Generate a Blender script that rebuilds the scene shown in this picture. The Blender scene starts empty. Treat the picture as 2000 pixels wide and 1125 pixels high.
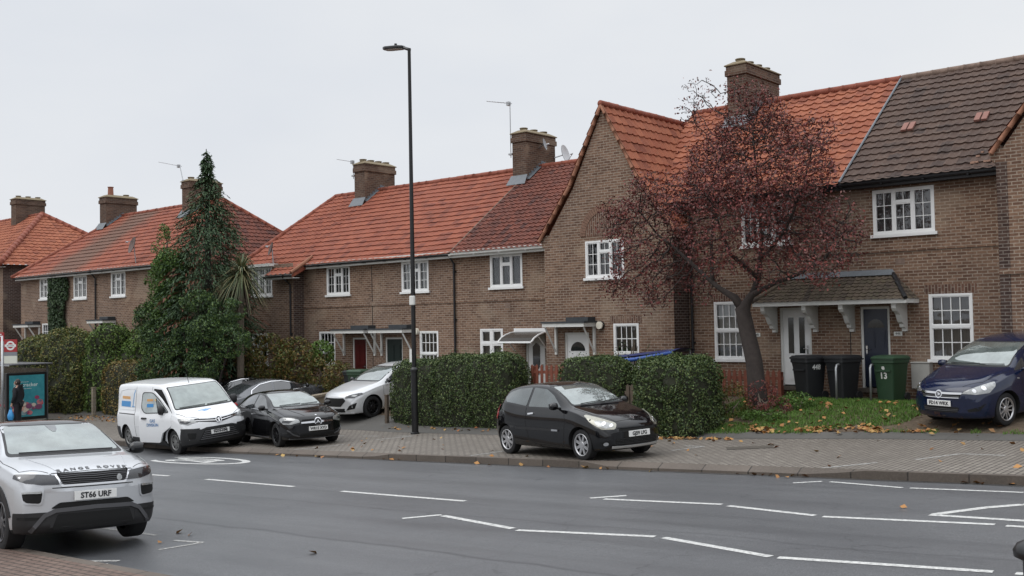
import bpy, bmesh, math, random
import numpy as np
from mathutils import Vector, Matrix, noise
from mathutils.bvhtree import BVHTree
from math import sin, cos, pi, radians, sqrt, atan2, floor

random.seed(7)
S = bpy.context.scene
COL = S.collection

# ------------------------------------------------------------------ camera
FPX, PITCH, ROLL, YAW = 2020.9, .033625, -.019024, -.71136
CAM = Vector((0, -25.07, 2.74))
eu = (cos(YAW), sin(YAW)); ev = (-sin(YAW), cos(YAW))
def _w(c): return Vector((c[0]*eu[0]+c[1]*eu[1], c[0]*ev[0]+c[1]*ev[1], c[2]))
_f = Vector((0, cos(PITCH), sin(PITCH))); _u = Vector((0, -sin(PITCH), cos(PITCH))); _r = Vector((1, 0, 0))
_r2 = cos(ROLL)*_r + sin(ROLL)*_u; _u2 = -sin(ROLL)*_r + cos(ROLL)*_u
cd = bpy.data.cameras.new('camera'); cam = bpy.data.objects.new('camera', cd); COL.objects.link(cam)
R_, U_, B_ = _w(_r2), _w(_u2), -_w(_f)
cam.matrix_world = Matrix(((R_.x, U_.x, B_.x, CAM.x), (R_.y, U_.y, B_.y, CAM.y), (R_.z, U_.z, B_.z, CAM.z), (0, 0, 0, 1)))
cd.sensor_width = 36; cd.lens = FPX/2000*36; cd.clip_start = .1; cd.clip_end = 3000
S.camera = cam

# ------------------------------------------------------------------ sky, sun, exposure
SUN_EL, SUN_AZ = radians(52), radians(205)          # soft light from above the road side
wd = bpy.data.worlds.new('World'); S.world = wd; wd.use_nodes = True
nt = wd.node_tree; N = nt.nodes; LK = nt.links
bg = N['Background']
sky = N.new('ShaderNodeTexSky'); sky.sky_type = 'NISHITA'; sky.sun_disc = False
sky.sun_elevation = SUN_EL; sky.sun_rotation = SUN_AZ; sky.air_density = 1.0; sky.dust_density = 3.0
hs = N.new('ShaderNodeHueSaturation'); hs.inputs['Saturation'].default_value = .22
LK.new(sky.outputs[0], hs.inputs['Color'])
tcw = N.new('ShaderNodeTexCoord')
mpw = N.new('ShaderNodeMapping'); mpw.inputs['Scale'].default_value = (1, 1, 2.6)
LK.new(tcw.outputs['Generated'], mpw.inputs[0])
nz = N.new('ShaderNodeTexNoise'); nz.inputs['Scale'].default_value = 1.5; nz.inputs['Detail'].default_value = 5; nz.inputs['Roughness'].default_value = .5
LK.new(mpw.outputs[0], nz.inputs['Vector'])
rmp = N.new('ShaderNodeValToRGB')                  # an unbroken layer of cloud
rmp.color_ramp.elements[0].position = .35; rmp.color_ramp.elements[0].color = (7.35, 7.75, 8.4, 1)
rmp.color_ramp.elements[1].position = .68; rmp.color_ramp.elements[1].color = (8.6, 8.8, 9.05, 1)
LK.new(nz.outputs[0], rmp.inputs[0])
mxw = N.new('ShaderNodeMix'); mxw.data_type = 'RGBA'; mxw.inputs[0].default_value = .93
LK.new(hs.outputs[0], mxw.inputs[6]); LK.new(rmp.outputs[0], mxw.inputs[7])
sxy = N.new('ShaderNodeSeparateXYZ'); LK.new(tcw.outputs['Generated'], sxy.inputs[0])
mrw = N.new('ShaderNodeMapRange'); mrw.interpolation_type = 'SMOOTHSTEP'; LK.new(sxy.outputs[2], mrw.inputs['Value'])   # an overcast sky is brightest overhead
for k_, v_ in (('From Min', .30), ('From Max', .95), ('To Min', 1.), ('To Max', 2.3)): mrw.inputs[k_].default_value = v_
vmw = N.new('ShaderNodeVectorMath'); vmw.operation = 'SCALE'; LK.new(mxw.outputs[2], vmw.inputs[0]); LK.new(mrw.outputs[0], vmw.inputs['Scale'])
LK.new(vmw.outputs[0], bg.inputs[0]); bg.inputs[1].default_value = .1
sd = bpy.data.lights.new('sun', 'SUN'); sd.energy = .9; sd.angle = radians(50); sd.color = (1, .97, .93)
sun = bpy.data.objects.new('sun', sd); COL.objects.link(sun)
_d = Vector((cos(SUN_EL)*sin(SUN_AZ), cos(SUN_EL)*cos(SUN_AZ), sin(SUN_EL)))
sun.rotation_euler = _d.to_track_quat('Z', 'Y').to_euler(); sun.location = (0, -20, 40)
S.view_settings.view_transform = 'Standard'; S.view_settings.look = 'None'
S.view_settings.exposure = .0; S.view_settings.gamma = 1
S.cycles.max_bounces = 6; S.cycles.transparent_max_bounces = 12
S.cycles.caustics_reflective = False; S.cycles.caustics_refractive = False
S.cycles.use_denoising = True

# ------------------------------------------------------------------ material helpers
class MT:
    def __init__(s, name):
        s.m = bpy.data.materials.new(name); s.m.use_nodes = True
        s.t = s.m.node_tree; s.n = s.t.nodes; s.l = s.t.links; s.b = s.n['Principled BSDF']
    def new(s, t): return s.n.new('ShaderNode'+t)
    def link(s, a, b): s.l.new(a, b)
    def uv(s, scale=(1, 1, 1)):
        a = s.new('UVMap'); mp = s.new('Mapping'); mp.inputs['Scale'].default_value = scale
        s.link(a.outputs[0], mp.inputs[0]); return mp.outputs[0]
    def obj(s):
        return s.new('NewGeometry').outputs['Position']
    def noise(s, vec, scale, detail=3, rough=.55):
        n = s.new('TexNoise'); n.inputs['Scale'].default_value = scale; n.inputs['Detail'].default_value = detail
        n.inputs['Roughness'].default_value = rough
        if vec: s.link(vec, n.inputs['Vector'])
        return n.outputs[0]
    def ramp(s, fac, *stops):
        r = s.new('ValToRGB'); e = r.color_ramp.elements
        while len(e) < len(stops): e.new(.5)
        for q, (p, c) in zip(e, stops):
            q.position = p; q.color = (c if hasattr(c, '__len__') else (c, c, c))+(1,) if hasattr(c, '__len__') else (c, c, c, 1)
        s.link(fac, r.inputs[0]); return r.outputs[0]
    def mix(s, fac, a, b, mode='MIX'):
        m = s.new('Mix'); m.data_type = 'RGBA'; m.blend_type = mode
        for i, x in ((0, fac), (6, a), (7, b)):
            if hasattr(x, 'is_linked'): s.link(x, m.inputs[i])
            elif i == 0: m.inputs[0].default_value = x
            else: m.inputs[i].default_value = (*x, 1)
        return m.outputs[2]
    def col(s, c):
        if hasattr(c, 'is_linked'): s.link(c, s.b.inputs['Base Color'])
        else: s.b.inputs['Base Color'].default_value = (*c, 1)
    def set(s, **k):
        for a, v in k.items():
            i = s.b.inputs[a.replace('_', ' ')]
            if hasattr(v, 'is_linked'): s.link(v, i)
            else: i.default_value = v
        return s
    def bump(s, h, dist=.01, strength=1.):
        b = s.new('Bump'); b.inputs['Distance'].default_value = dist; b.inputs['Strength'].default_value = strength
        s.link(h, b.inputs['Height']); s.link(b.outputs[0], s.b.inputs['Normal'])

def plain(name, c, rough=.5, metal=0., var=.12, scale=6., **k):
    m = MT(name)
    if var:
        n = m.noise(m.obj(), scale, 4)
        m.col(m.mix(n, tuple(x*(1-var) for x in c), tuple(min(1, x*(1+var)) for x in c)))
    else: m.col(c)
    m.set(Roughness=rough, Metallic=metal, **k); return m.m

def paint(name, c, rough=.18, metal=0., coat=.6, spec=.5):
    m = MT(name); n = m.noise(m.obj(), 2.2, 5, .6)
    m.col(m.mix(n, tuple(x*.93 for x in c), tuple(min(1, x*1.05) for x in c)))
    m.set(Roughness=m.ramp(m.noise(m.obj(), 9, 4), (.3, rough), (.8, rough+.06)), Metallic=metal, Specular_IOR_Level=spec, Coat_Weight=coat, Coat_Roughness=.06); return m.m

def brick(name, c1, c2, mortar, w=.225, h=.075, mo=.011, stain=(.5, .45, .42), dark=.35, rot=False):
    m = MT(name); v = m.uv()
    if rot:
        v.node.inputs['Rotation'].default_value = (0, 0, pi/2)
    wob = m.new('VectorMath'); wob.operation = 'MULTIPLY_ADD'
    nn = m.new('TexNoise'); nn.inputs['Scale'].default_value = 3.; nn.inputs['Detail'].default_value = 3
    m.link(v, nn.inputs['Vector']); m.link(nn.outputs[1], wob.inputs[0]); wob.inputs[1].default_value = (.012, .012, 0); m.link(v, wob.inputs[2])
    b = m.new('TexBrick'); m.link(wob.outputs[0], b.inputs['Vector'])
    b.inputs['Color1'].default_value = (*c1, 1); b.inputs['Color2'].default_value = (*c2, 1); b.inputs['Mortar'].default_value = (*mortar, 1)
    for k, x in (('Scale', 1), ('Mortar Size', mo), ('Mortar Smooth', .2), ('Bias', -.15), ('Brick Width', w), ('Row Height', h)): b.inputs[k].default_value = x
    # a second lookup at the same bricks gives some of them a third, browner or darker tone
    b2 = m.new('TexBrick'); m.link(wob.outputs[0], b2.inputs['Vector'])
    b2.inputs['Color1'].default_value = (0, 0, 0, 1); b2.inputs['Color2'].default_value = (1, 1, 1, 1); b2.inputs['Mortar'].default_value = (.5, .5, .5, 1)
    for k, x in (('Scale', 1), ('Mortar Size', mo), ('Bias', 0), ('Brick Width', w), ('Row Height', h)): b2.inputs[k].default_value = x
    b2.offset_frequency = 2
    p = m.noise(v, 1.1, 5, .65); q = m.noise(v, 14, 3)
    c = m.mix(m.ramp(q, (.35, .0), (.75, .45)), b.outputs[0], tuple(x*.55 for x in c2))
    c = m.mix(m.ramp(p, (.42, 0.), (.72, dark)), c, m.mix(1., c, stain, 'MULTIPLY'))
    lo = m.noise(v, .35, 3, .5)
    st2 = m.new('Mapping'); st2.inputs['Scale'].default_value = (2.2, .28, 1); m.link(v, st2.inputs[0]); sk = m.noise(st2.outputs[0], 1., 5, .7)
    c = m.mix(m.ramp(sk, (.55, 0.), (.78, .55)), c, m.mix(1., c, (.5, .46, .44), 'MULTIPLY'))
    pt = m.noise(v, .8, 2, .4)
    c = m.mix(m.ramp(pt, (.6, 0.), (.66, .28)), c, (.36, .29, .22))
    c = m.mix(m.ramp(lo, (.4, 0.), (.65, .4)), c, m.mix(1., c, (1.22, 1.12, 1.0), 'MULTIPLY'))
    m.col(c); m.set(Roughness=.92, Specular_IOR_Level=.2); m.bump(m.mix(.25, b.outputs[1], q), .012, -.6); return m.m

def tiles(name, c1, c2, c3, w=.3, g=.3, moss=(.12, .1, .06), mossamt=.15, band=None):
    m = MT(name); a = m.new('UVMap'); 
    fl = m.new('VectorMath'); fl.operation = 'FLOOR'; sc = m.new('Mapping'); sc.inputs['Scale'].default_value = (1/w, 1/g, 1)
    m.link(a.outputs[0], sc.inputs[0]); m.link(sc.outputs[0], fl.inputs[0])
    wn = m.new('TexWhiteNoise'); wn.noise_dimensions = '2D'; m.link(fl.outputs[0], wn.inputs['Vector'])
    c = m.ramp(wn.outputs[0], (0., c1), (.6, c2), (1., c3))
    p = m.noise(a.outputs[0], .55, 5, .65); q = m.noise(a.outputs[0], 9, 4, .7)
    c = m.mix(m.ramp(p, (.45, 0.), (.75, .5)), c, m.mix(1., c, (.66, .62, .6), 'MULTIPLY'))
    c = m.mix(m.ramp(q, (.52, 0.), (.75, mossamt*2)), c, moss)
    if band:            # a weathered strip of roof, between two positions along the street
        po = m.new('SeparateXYZ'); m.link(m.obj(), po.inputs[0])
        ad = m.new('Math'); ad.operation = 'MULTIPLY_ADD'; m.link(p, ad.inputs[0]); ad.inputs[1].default_value = 2.2; m.link(po.outputs[0], ad.inputs[2])
        mr = m.ramp(_range(m, ad.outputs[0], band[0], band[1]), (0., 0.), (.3, 1.), (.7, 1.), (1., 0.))
        c = m.mix(m.mix(.35, mr, m.mix(1., mr, q, 'MULTIPLY')), c, band[2])
    m.col(c); m.set(Roughness=.8, Specular_IOR_Level=.3); m.bump(q, .01, .4); return m.m
def _range(m, v, a, b):
    r = m.new('MapRange'); r.inputs['From Min'].default_value = a; r.inputs['From Max'].default_value = b; m.link(v, r.inputs['Value']); return r.outputs[0]

def leafmat(name, *cols, rough=.55, trans=.0):
    m = MT(name); g = m.new('NewGeometry')
    st = [(i/(len(cols)-1) if len(cols) > 1 else 0, c) for i, c in enumerate(cols)]
    m.col(m.ramp(g.outputs['Random Per Island'], *st)); m.set(Roughness=rough, Specular_IOR_Level=.35); return m.m

M = {}
M['brick'] = brick('brown_stock_brick', (.25, .158, .112), (.115, .064, .047), (.35, .295, .24))
M['brick_dark'] = brick('dark_and_shaded_brick', (.10, .064, .052), (.05, .032, .029), (.22, .19, .17), dark=.6)  # dark quoin bricks; on side walls their shade and dirt are in the colour
M['brick_chim'] = brick('chimney_brick', (.155, .095, .068), (.075, .046, .037), (.18, .155, .13), dark=.5)
M['brick_soldier'] = brick('soldier_brick', (.18, .10, .074), (.09, .05, .04), (.29, .24, .20), rot=True)
M['tile_red'] = tiles('bright_clay_tile', (.225, .064, .038), (.28, .085, .048), (.175, .052, .034))
M['tile_orange'] = tiles('orange_clay_tile', (.255, .078, .042), (.33, .115, .062), (.195, .06, .036))
M['tile_old'] = tiles('old_clay_tile', (.115, .042, .031), (.17, .056, .038), (.07, .031, .027), w=.22, moss=(.30, .2, .15), mossamt=.12)
M['tile_brown'] = tiles('brown_concrete_tile', (.070, .044, .035), (.094, .059, .045), (.05, .033, .028), moss=(.2, .17, .14), mossamt=.2)
M['tile_band'] = tiles('bright_clay_tile_with_weathered_strip', (.225, .064, .038), (.28, .085, .048), (.175, .052, .034), band=(-48.6, -44.2, (.12, .075, .055)))
M['tile_porch'] = tiles('mossy_porch_tile', (.085, .068, .052), (.12, .092, .068), (.065, .05, .042), w=.16, moss=(.11, .115, .05), mossamt=.3)
M['ridge'] = plain('ridge_tile', (.235, .068, .04), .8, var=.3)
M['ridge_pale'] = plain('verge_tile', (.27, .12, .07), .8, var=.35)
M['ridge_brown'] = plain('weathered_ridge', (.20, .14, .11), .9, var=.5, scale=12)
M['mortar'] = plain('chimney_mortar', (.20, .16, .10), .95, var=.35, scale=14)
M['pot'] = plain('clay_pot', (.28, .12, .08), .85, var=.3)
M['lead'] = plain('lead_sheet', (.13, .145, .16), .5, var=.3, scale=8)
M['white'] = plain('white_upvc', (.80, .80, .79), .35, var=.05, scale=3)
M['white_old'] = plain('white_gloss_paint', (.68, .68, .65), .5, var=.12, scale=7)
M['black_plastic'] = plain('black_plastic', (.012, .012, .014), .45, var=.2)
M['black_iron'] = plain('black_post_paint', (.009, .009, .010), .35, var=.3)
M['felt'] = plain('roofing_felt', (.045, .05, .055), .85, var=.4, scale=9)
M['room'] = plain('dim_room', (.035, .033, .032), .9, var=.2)
M['curtain'] = plain('net_curtain', (.55, .56, .56), .9, var=.12, scale=5)
M['curtain_dark'] = plain('dark_curtain', (.16, .15, .15), .9, var=.25, scale=5)
M['door_white'] = plain('white_door', (.78, .78, .77), .35, var=.04)
M['door_navy'] = plain('navy_door', (.012, .017, .035), .3, var=.1)
M['door_red'] = plain('red_door', (.085, .013, .012), .4, var=.2)
M['door_green'] = plain('dark_door', (.012, .022, .02), .4, var=.1)
M['metal'] = plain('galvanised', (.42, .43, .44), .45, .8, var=.2)
M['chrome'] = plain('chrome', (.75, .75, .76), .12, 1., var=0)
M['lamp_cream'] = plain('bulkhead_glass', (.72, .68, .58), .4, var=.05)
M['asbestos'] = plain('grey_cabinet', (.42, .41, .38), .8, var=.12)

def glass(name, tint=.8, f0=.06, refl=(1, 1, 1)):
    m = MT(name); m.n.remove(m.b)
    tr = m.new('BsdfTransparent'); tr.inputs[0].default_value = (tint, tint*1.01, tint, 1)
    gl = m.new('BsdfGlossy'); gl.inputs['Roughness'].default_value = .03; gl.inputs[0].default_value = (*refl, 1)
    fr = m.new('Fresnel'); fr.inputs[0].default_value = 1.5
    nn = m.noise(m.obj(), 1.7, 2); bp = m.new('Bump'); bp.inputs['Distance'].default_value = .02; bp.inputs['Strength'].default_value = .25
    m.link(nn, bp.inputs['Height']); m.link(bp.outputs[0], gl.inputs['Normal'])
    ad = m.new('Math'); ad.operation = 'ADD'; ad.use_clamp = True; ad.inputs[1].default_value = f0; m.link(fr.outputs[0], ad.inputs[0])
    mx = m.new('MixShader'); m.link(ad.outputs[0], mx.inputs[0]); m.link(tr.outputs[0], mx.inputs[1]); m.link(gl.outputs[0], mx.inputs[2])
    m.link(mx.outputs[0], m.n['Material Output'].inputs[0]); return m.m
M['glass'] = glass('window_glass')

# ------------------------------------------------------------------ mesh helpers
class MB:
    """collects shapes for one mesh; box-mapped UVs in metres unless given"""
    def __init__(s): s.v = []; s.f = []; s.uv = []; s.mi = []
    def face(s, pts, uv=None, mi=0):
        b = len(s.v); s.v += [tuple(p) for p in pts]; s.f.append(tuple(range(b, b+len(pts)))); s.mi.append(mi)
        if uv is None:
            a, c, d = Vector(pts[0]), Vector(pts[1]), Vector(pts[2])
            n = Vector((0, 0, 0))
            for i in range(1, len(pts)-1): n += (Vector(pts[i])-a).cross(Vector(pts[i+1])-a)
            x, y, z = abs(n.x), abs(n.y), abs(n.z)
            if z > x and z > y: uv = [(p[0], p[1]) for p in pts]
            elif y >= x: uv = [(p[0], p[2]) for p in pts]
            else: uv = [(p[1], p[2]) for p in pts]
        s.uv.append([tuple(q) for q in uv])
    def box(s, x0, x1, y0, y1, z0, z1, skip='', mi=0):
        x0, x1 = sorted((x0, x1)); y0, y1 = sorted((y0, y1)); z0, z1 = sorted((z0, z1))
        if '-y' not in skip: s.face([(x0, y0, z0), (x1, y0, z0), (x1, y0, z1), (x0, y0, z1)], mi=mi)
        if '+y' not in skip: s.face([(x1, y1, z0), (x0, y1, z0), (x0, y1, z1), (x1, y1, z1)], mi=mi)
        if '+x' not in skip: s.face([(x1, y0, z0), (x1, y1, z0), (x1, y1, z1), (x1, y0, z1)], mi=mi)
        if '-x' not in skip: s.face([(x0, y1, z0), (x0, y0, z0), (x0, y0, z1), (x0, y1, z1)], mi=mi)
        if '+z' not in skip: s.face([(x0, y0, z1), (x1, y0, z1), (x1, y1, z1), (x0, y1, z1)], mi=mi)
        if '-z' not in skip: s.face([(x0, y1, z0), (x1, y1, z0), (x1, y0, z0), (x0, y0, z0)], mi=mi)
        return s
    def prism(s, pts, d, mi=0):
        """extrude polygon pts (3d) by vector d"""
        p = [Vector(q) for q in pts]; d = Vector(d); q = [a+d for a in p]; n = len(p)
        s.face(p[::-1], mi=mi); s.face(q, mi=mi)
        for i in range(n): s.face([p[i], p[(i+1) % n], q[(i+1) % n], q[i]], mi=mi)
        return s
    def tube(s, pts, r, n=8, cap=True, mi=0):
        pts = [Vector(p) for p in pts]; rs = r if hasattr(r, '__len__') else [r]*len(pts)
        rings = []; ref = None
        for i, p in enumerate(pts):
            t = (pts[min(i+1, len(pts)-1)]-pts[max(i-1, 0)])
            if t.length < 1e-9: t = Vector((0, 0, 1))
            t.normalize()
            if ref is None: ref = Vector((1, 0, 0)) if abs(t.x) < .8 else Vector((0, 1, 0))
            a = (ref-t*ref.dot(t)); a = a.normalized() if a.length > 1e-6 else t.orthogonal().normalized(); b = t.cross(a); ref = a
            rings.append([p+(a*cos(2*pi*k/n)+b*sin(2*pi*k/n))*rs[i] for k in range(n)])
        base = len(s.v)
        for rg in rings: s.v += [tuple(q) for q in rg]
        L = 0
        for i in range(len(rings)-1):
            l2 = L+(pts[i+1]-pts[i]).length
            for k in range(n):
                k2 = (k+1) % n
                s.f.append((base+i*n+k, base+i*n+k2, base+(i+1)*n+k2, base+(i+1)*n+k)); s.mi.append(mi)
                w = 2*pi*rs[i]/n
                s.uv.append([(k*w, L), (k*w+w, L), (k*w+w, l2), (k*w, l2)])
            L = l2
        if cap:
            for i, rev in ((0, True), (len(rings)-1, False)):
                idx = [base+i*n+k for k in range(n)]; idx = idx[::-1] if rev else idx
                s.f.append(tuple(idx)); s.mi.append(mi); s.uv.append([(s.v[j][0], s.v[j][1]) for j in idx])
        return s
    def lathe(s, prof, c=(0, 0, 0), n=24, axis='z', mi=0):
        base = len(s.v); c = Vector(c)
        for r, h in prof:
            for k in range(n):
                a = 2*pi*k/n; x, y = r*cos(a), r*sin(a)
                p = Vector((x, y, h)) if axis == 'z' else (Vector((x, h, y)) if axis == 'y' else Vector((h, x, y)))
                s.v.append(tuple(c+p))
        for i in range(len(prof)-1):
            for k in range(n):
                k2 = (k+1) % n; q = (base+i*n+k, base+i*n+k2, base+(i+1)*n+k2, base+(i+1)*n+k)
                if axis == 'y': q = q[::-1]
                s.f.append(q); s.mi.append(mi); s.uv.append([(s.v[j][0], s.v[j][2]) for j in q])
        return s
    def grid(s, P, uv=None, mi=0):
        """P[i][j] grid of points, shared vertices"""
        base = len(s.v); nj = len(P[0])
        for row in P: s.v += [tuple(q) for q in row]
        for i in range(len(P)-1):
            for j in range(nj-1):
                q = (base+i*nj+j, base+i*nj+j+1, base+(i+1)*nj+j+1, base+(i+1)*nj+j)
                s.f.append(q); s.mi.append(mi)
                if uv: s.uv.append([uv[i][j], uv[i][j+1], uv[i+1][j+1], uv[i+1][j]])
                else: s.uv.append([(s.v[k][0], s.v[k][1]) for k in q])
        return s
    def mesh(s, name):
        me = bpy.data.meshes.new(name); me.from_pydata(s.v, [], s.f)
        ul = me.uv_layers.new(name='UVMap'); flat = [c for f in s.uv for p in f for c in p]
        ul.data.foreach_set('uv', flat); me.polygons.foreach_set('material_index', s.mi); return me
    def build(s, name, mat, parent=None, smooth=False, bevel=0, seg=2, loc=None):
        me = s.mesh(name)
        for m in (mat if isinstance(mat, (list, tuple)) else [mat]): me.materials.append(m)
        if smooth: me.shade_smooth()
        o = bpy.data.objects.new(name, me); COL.objects.link(o)
        if parent: o.parent = parent
        if loc: o.location = loc
        if bevel:
            bm = bmesh.new(); bm.from_mesh(me); bmesh.ops.remove_doubles(bm, verts=bm.verts, dist=1e-5); bm.to_mesh(me); bm.free()
            b = o.modifiers.new('bevel', 'BEVEL'); b.width = bevel; b.segments = seg; b.limit_method = 'ANGLE'; b.angle_limit = radians(40)
        return o

def tag(o, label=None, cat=None, group=None, kind=None):
    if label: o['label'] = label
    if cat: o['category'] = cat
    if group: o['group'] = group
    if kind: o['kind'] = kind
    return o
def thing(name, label, cat, loc=(0, 0, 0), rz=0, group=None):
    o = bpy.data.objects.new(name, None); COL.objects.link(o); o.empty_display_size = .2
    o.location = loc; o.rotation_euler = (0, 0, rz); return tag(o, label, cat, group)
def mesh_from(o):
    dg = bpy.context.evaluated_depsgraph_get(); dg.update()
    return bpy.data.meshes.new_from_object(o.evaluated_get(dg), depsgraph=dg)
def textmesh(s, size, mat, name, parent=None, extrude=.002, bold=.0, mtx=None, align='CENTER', sx=1.):
    c = bpy.data.curves.new(name, 'FONT'); c.body = s; c.size = size; c.extrude = extrude; c.offset = bold
    c.align_x = align; c.align_y = 'CENTER'; c.resolution_u = 3
    o = bpy.data.objects.new(name, c); COL.objects.link(o)
    me = mesh_from(o); bpy.data.objects.remove(o); bpy.data.curves.remove(c)
    if sx != 1.: me.transform(Matrix.Diagonal((sx, 1, 1, 1)))
    if mtx is not None: me.transform(mtx)
    me.materials.clear(); me.materials.append(mat)
    o = bpy.data.objects.new(name, me); COL.objects.link(o)
    if parent: o.parent = parent
    return o
def basis(x, y, o):
    """matrix putting text x axis along x, y axis along y, at o"""
    x = Vector(x).normalized(); y = Vector(y).normalized(); z = x.cross(y)
    return Matrix(((x.x, y.x, z.x, o[0]), (x.y, y.y, z.y, o[1]), (x.z, y.z, z.z, o[2]), (0, 0, 0, 1)))

# ------------------------------------------------------------------ the lie of the land (x along the street, y into the houses)
def sstep(a, b, x):
    t = max(0., min(1., (x-a)/(b-a))); return t*t*(3-2*t)
def interp(x, ks):
    if x <= ks[0][0]: return ks[0][1]
    for (a, p), (b, q) in zip(ks, ks[1:]):
        if x <= b: return p+(q-p)*(x-a)/(b-a)
    return ks[-1][1]
BASE = [(-140, -1.6), (-60, -.92), (-40, -.76), (-30, -.63), (-25, -.51), (-13.2, 0), (10, 1.04), (30, 1.5)]
def base(x): return interp(x, BASE)
KF, KN = -9.1, -19.15           # far and near kerb lines
def house_level(x): return interp(x, [(-140, .2), (-60, .45), (-42, .45), (-37, .15), (-15.6, .15), (-14.9, .72), (30, .9)])
def G(x, y):
    b = base(x)
    if KN <= y <= KF: return b-.12
    if y < KN: return b+.01
    h = house_level(x)-.38*sstep(-34.2, -33.4, x)*(1-sstep(-28.4, -27.4, x))*(1-sstep(-1.2, -.3, y)); t = sstep(-5.0, -1.7, y)*.75+.25*max(0, min(1, (y+5)/3.3))
    p = b+.012*(min(y, -4.8)+7.9)
    return p+(h-p)*t+.13*sstep(-27.5, -26.5, x)*(1-sstep(-23.8, -22.8, x))*sstep(-5.2, -3.8, y)*(1-sstep(-2.5, -1., y))   # the drive lifts sooner
# ------------------------------------------------------------------ ground, road, pavements
def mat_asphalt():
    m = MT('asphalt'); p = m.obj()
    a = m.noise(p, 62, 3, .9); b = m.noise(p, .45, 5, .6); st = m.new('Mapping'); st.inputs['Scale'].default_value = (.12, 1.6, 1)
    m.link(p, st.inputs[0]); c = m.noise(st.outputs[0], 1.1, 5, .65); d = m.noise(p, 18, 4, .7)
    col = m.ramp(a, (.3, (.045, .047, .051)), (.48, (.085, .087, .092)), (.66, (.20, .205, .21)))
    col = m.mix(m.ramp(b, (.35, .0), (.7, .45)), col, (.062, .064, .07))
    col = m.mix(m.ramp(c, (.45, .0), (.75, .55)), col, (.056, .058, .064))
    col = m.mix(m.ramp(d, (.68, .0), (.76, .6)), col, (.24, .24, .235))
    tr = m.new('SeparateXYZ'); m.link(p, tr.inputs[0]); t1 = m.ramp(_range(m, tr.outputs[1], -19.15, -9.1), (.10, 0.), (.16, .35), (.22, 0.), (.30, .3), (.37, 0.), (.62, 0.), (.69, .32), (.76, 0.), (.83, .3), (.90, 0.))
    col = m.mix(m.mix(.5, t1, m.mix(1., t1, b, 'MULTIPLY')), col, (.125, .127, .132))
    vo = m.new('TexVoronoi'); vo.feature = 'DISTANCE_TO_EDGE'; vo.inputs['Scale'].default_value = .42; m.link(p, vo.inputs['Vector'])
    wv = m.new('VectorMath'); wv.operation = 'MULTIPLY_ADD'; n4 = m.new('TexNoise'); n4.inputs['Scale'].default_value = 2.5; n4.inputs['Detail'].default_value = 5; m.link(p, n4.inputs['Vector']); m.link(n4.outputs[1], wv.inputs[0]); wv.inputs[1].default_value = (.7, .7, 0); m.link(p, wv.inputs[2]); m.link(wv.outputs[0], vo.inputs['Vector'])
    col = m.mix(m.mix(1., m.ramp(vo.outputs[0], (0., .75), (.006, .0)), m.ramp(b, (.5, 0.), (.62, 1.)), 'MULTIPLY'), col, (.03, .031, .034))
    # straight tar joints, worn darker, run along the road
    sp = m.new('SeparateXYZ'); m.link(p, sp.inputs[0]); w = m.new('Math'); w.operation = 'MULTIPLY_ADD'; m.link(b, w.inputs[0]); w.inputs[1].default_value = .5; m.link(sp.outputs[1], w.inputs[2])
    j = m.ramp(_range(m, w.outputs[0], -17, -10.2), (0, 0.), (.105, 0.), (.113, .7), (.122, 0.), (.43, 0.), (.436, .5), (.444, 0.))
    col = m.mix(j, col, (.035, .036, .04))
    m.col(col); m.set(Roughness=m.ramp(c, (.3, .5), (.75, .34)), Specular_IOR_Level=.5)
    m.bump(m.mix(.4, a, d), .006, .5); return m.m
def mat_blocks(name, cols, mortar, w=.2, h=.1, rot=0, moss=.2):
    m = MT(name); v = m.uv(); v.node.inputs['Rotation'].default_value = (0, 0, rot)
    b = m.new('TexBrick'); m.link(v, b.inputs['Vector'])
    for k, x in (('Color1', (*cols[0], 1)), ('Color2', (*cols[1], 1)), ('Mortar', (*mortar, 1))): b.inputs[k].default_value = x
    for k, x in (('Scale', 1), ('Mortar Size', .014), ('Mortar Smooth', .2), ('Bias', 0), ('Brick Width', w), ('Row Height', h)): b.inputs[k].default_value = x
    p = m.noise(v, .5, 5, .65); q = m.noise(v, 25, 3, .7)
    c = m.mix(m.ramp(p, (.38, 0.), (.72, .6)), b.outputs[0], tuple(x*.55 for x in cols[0]))
    c = m.mix(m.ramp(q, (.45, 0.), (.8, .35)), c, tuple(x*1.35 for x in cols[1]))
    m.col(c); m.set(Roughness=.72, Specular_IOR_Level=.35); m.bump(b.outputs[1], .008, -.7); return m.m
M['asphalt'] = mat_asphalt()
M['blocks'] = mat_blocks('concrete_block_paving', ((.18, .158, .135), (.242, .216, .186)), (.032, .028, .023), rot=pi/2)
M['pinkblocks'] = mat_blocks('red_block_paving', ((.135, .09, .072), (.185, .13, .105)), (.045, .036, .03))
M['slab'] = mat_blocks('grey_tarmac_path', ((.105, .10, .092), (.12, .115, .106)), (.09, .085, .078), w=.9, h=.6)
M['kerb'] = mat_blocks('granite_kerb', ((.095, .078, .064), (.15, .125, .105)), (.02, .018, .016), w=.9, h=.6)
def mat_soil():
    m = MT('garden_soil'); p = m.obj(); a = m.noise(p, 9, 6, .7); b = m.noise(p, 1.3, 4, .6)
    c = m.ramp(a, (.25, (.05, .036, .024)), (.55, (.115, .083, .055)), (.8, (.19, .15, .105)))
    c = m.mix(m.ramp(b, (.5, 0.), (.7, .55)), c, (.085, .095, .035)); m.col(c); m.set(Roughness=.95); m.bump(a, .03, .8); return m.m
M['soil'] = mat_soil()
M['line'] = (lambda m: (m.col(m.mix(m.ramp(m.noise(m.obj(), 22, 5, .75), (.42, 0.), (.68, .8)), (.60, .60, .575), (.16, .16, .16))), m.set(Roughness=.7), m.m)[-1])(MT('road_paint'))
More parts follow.
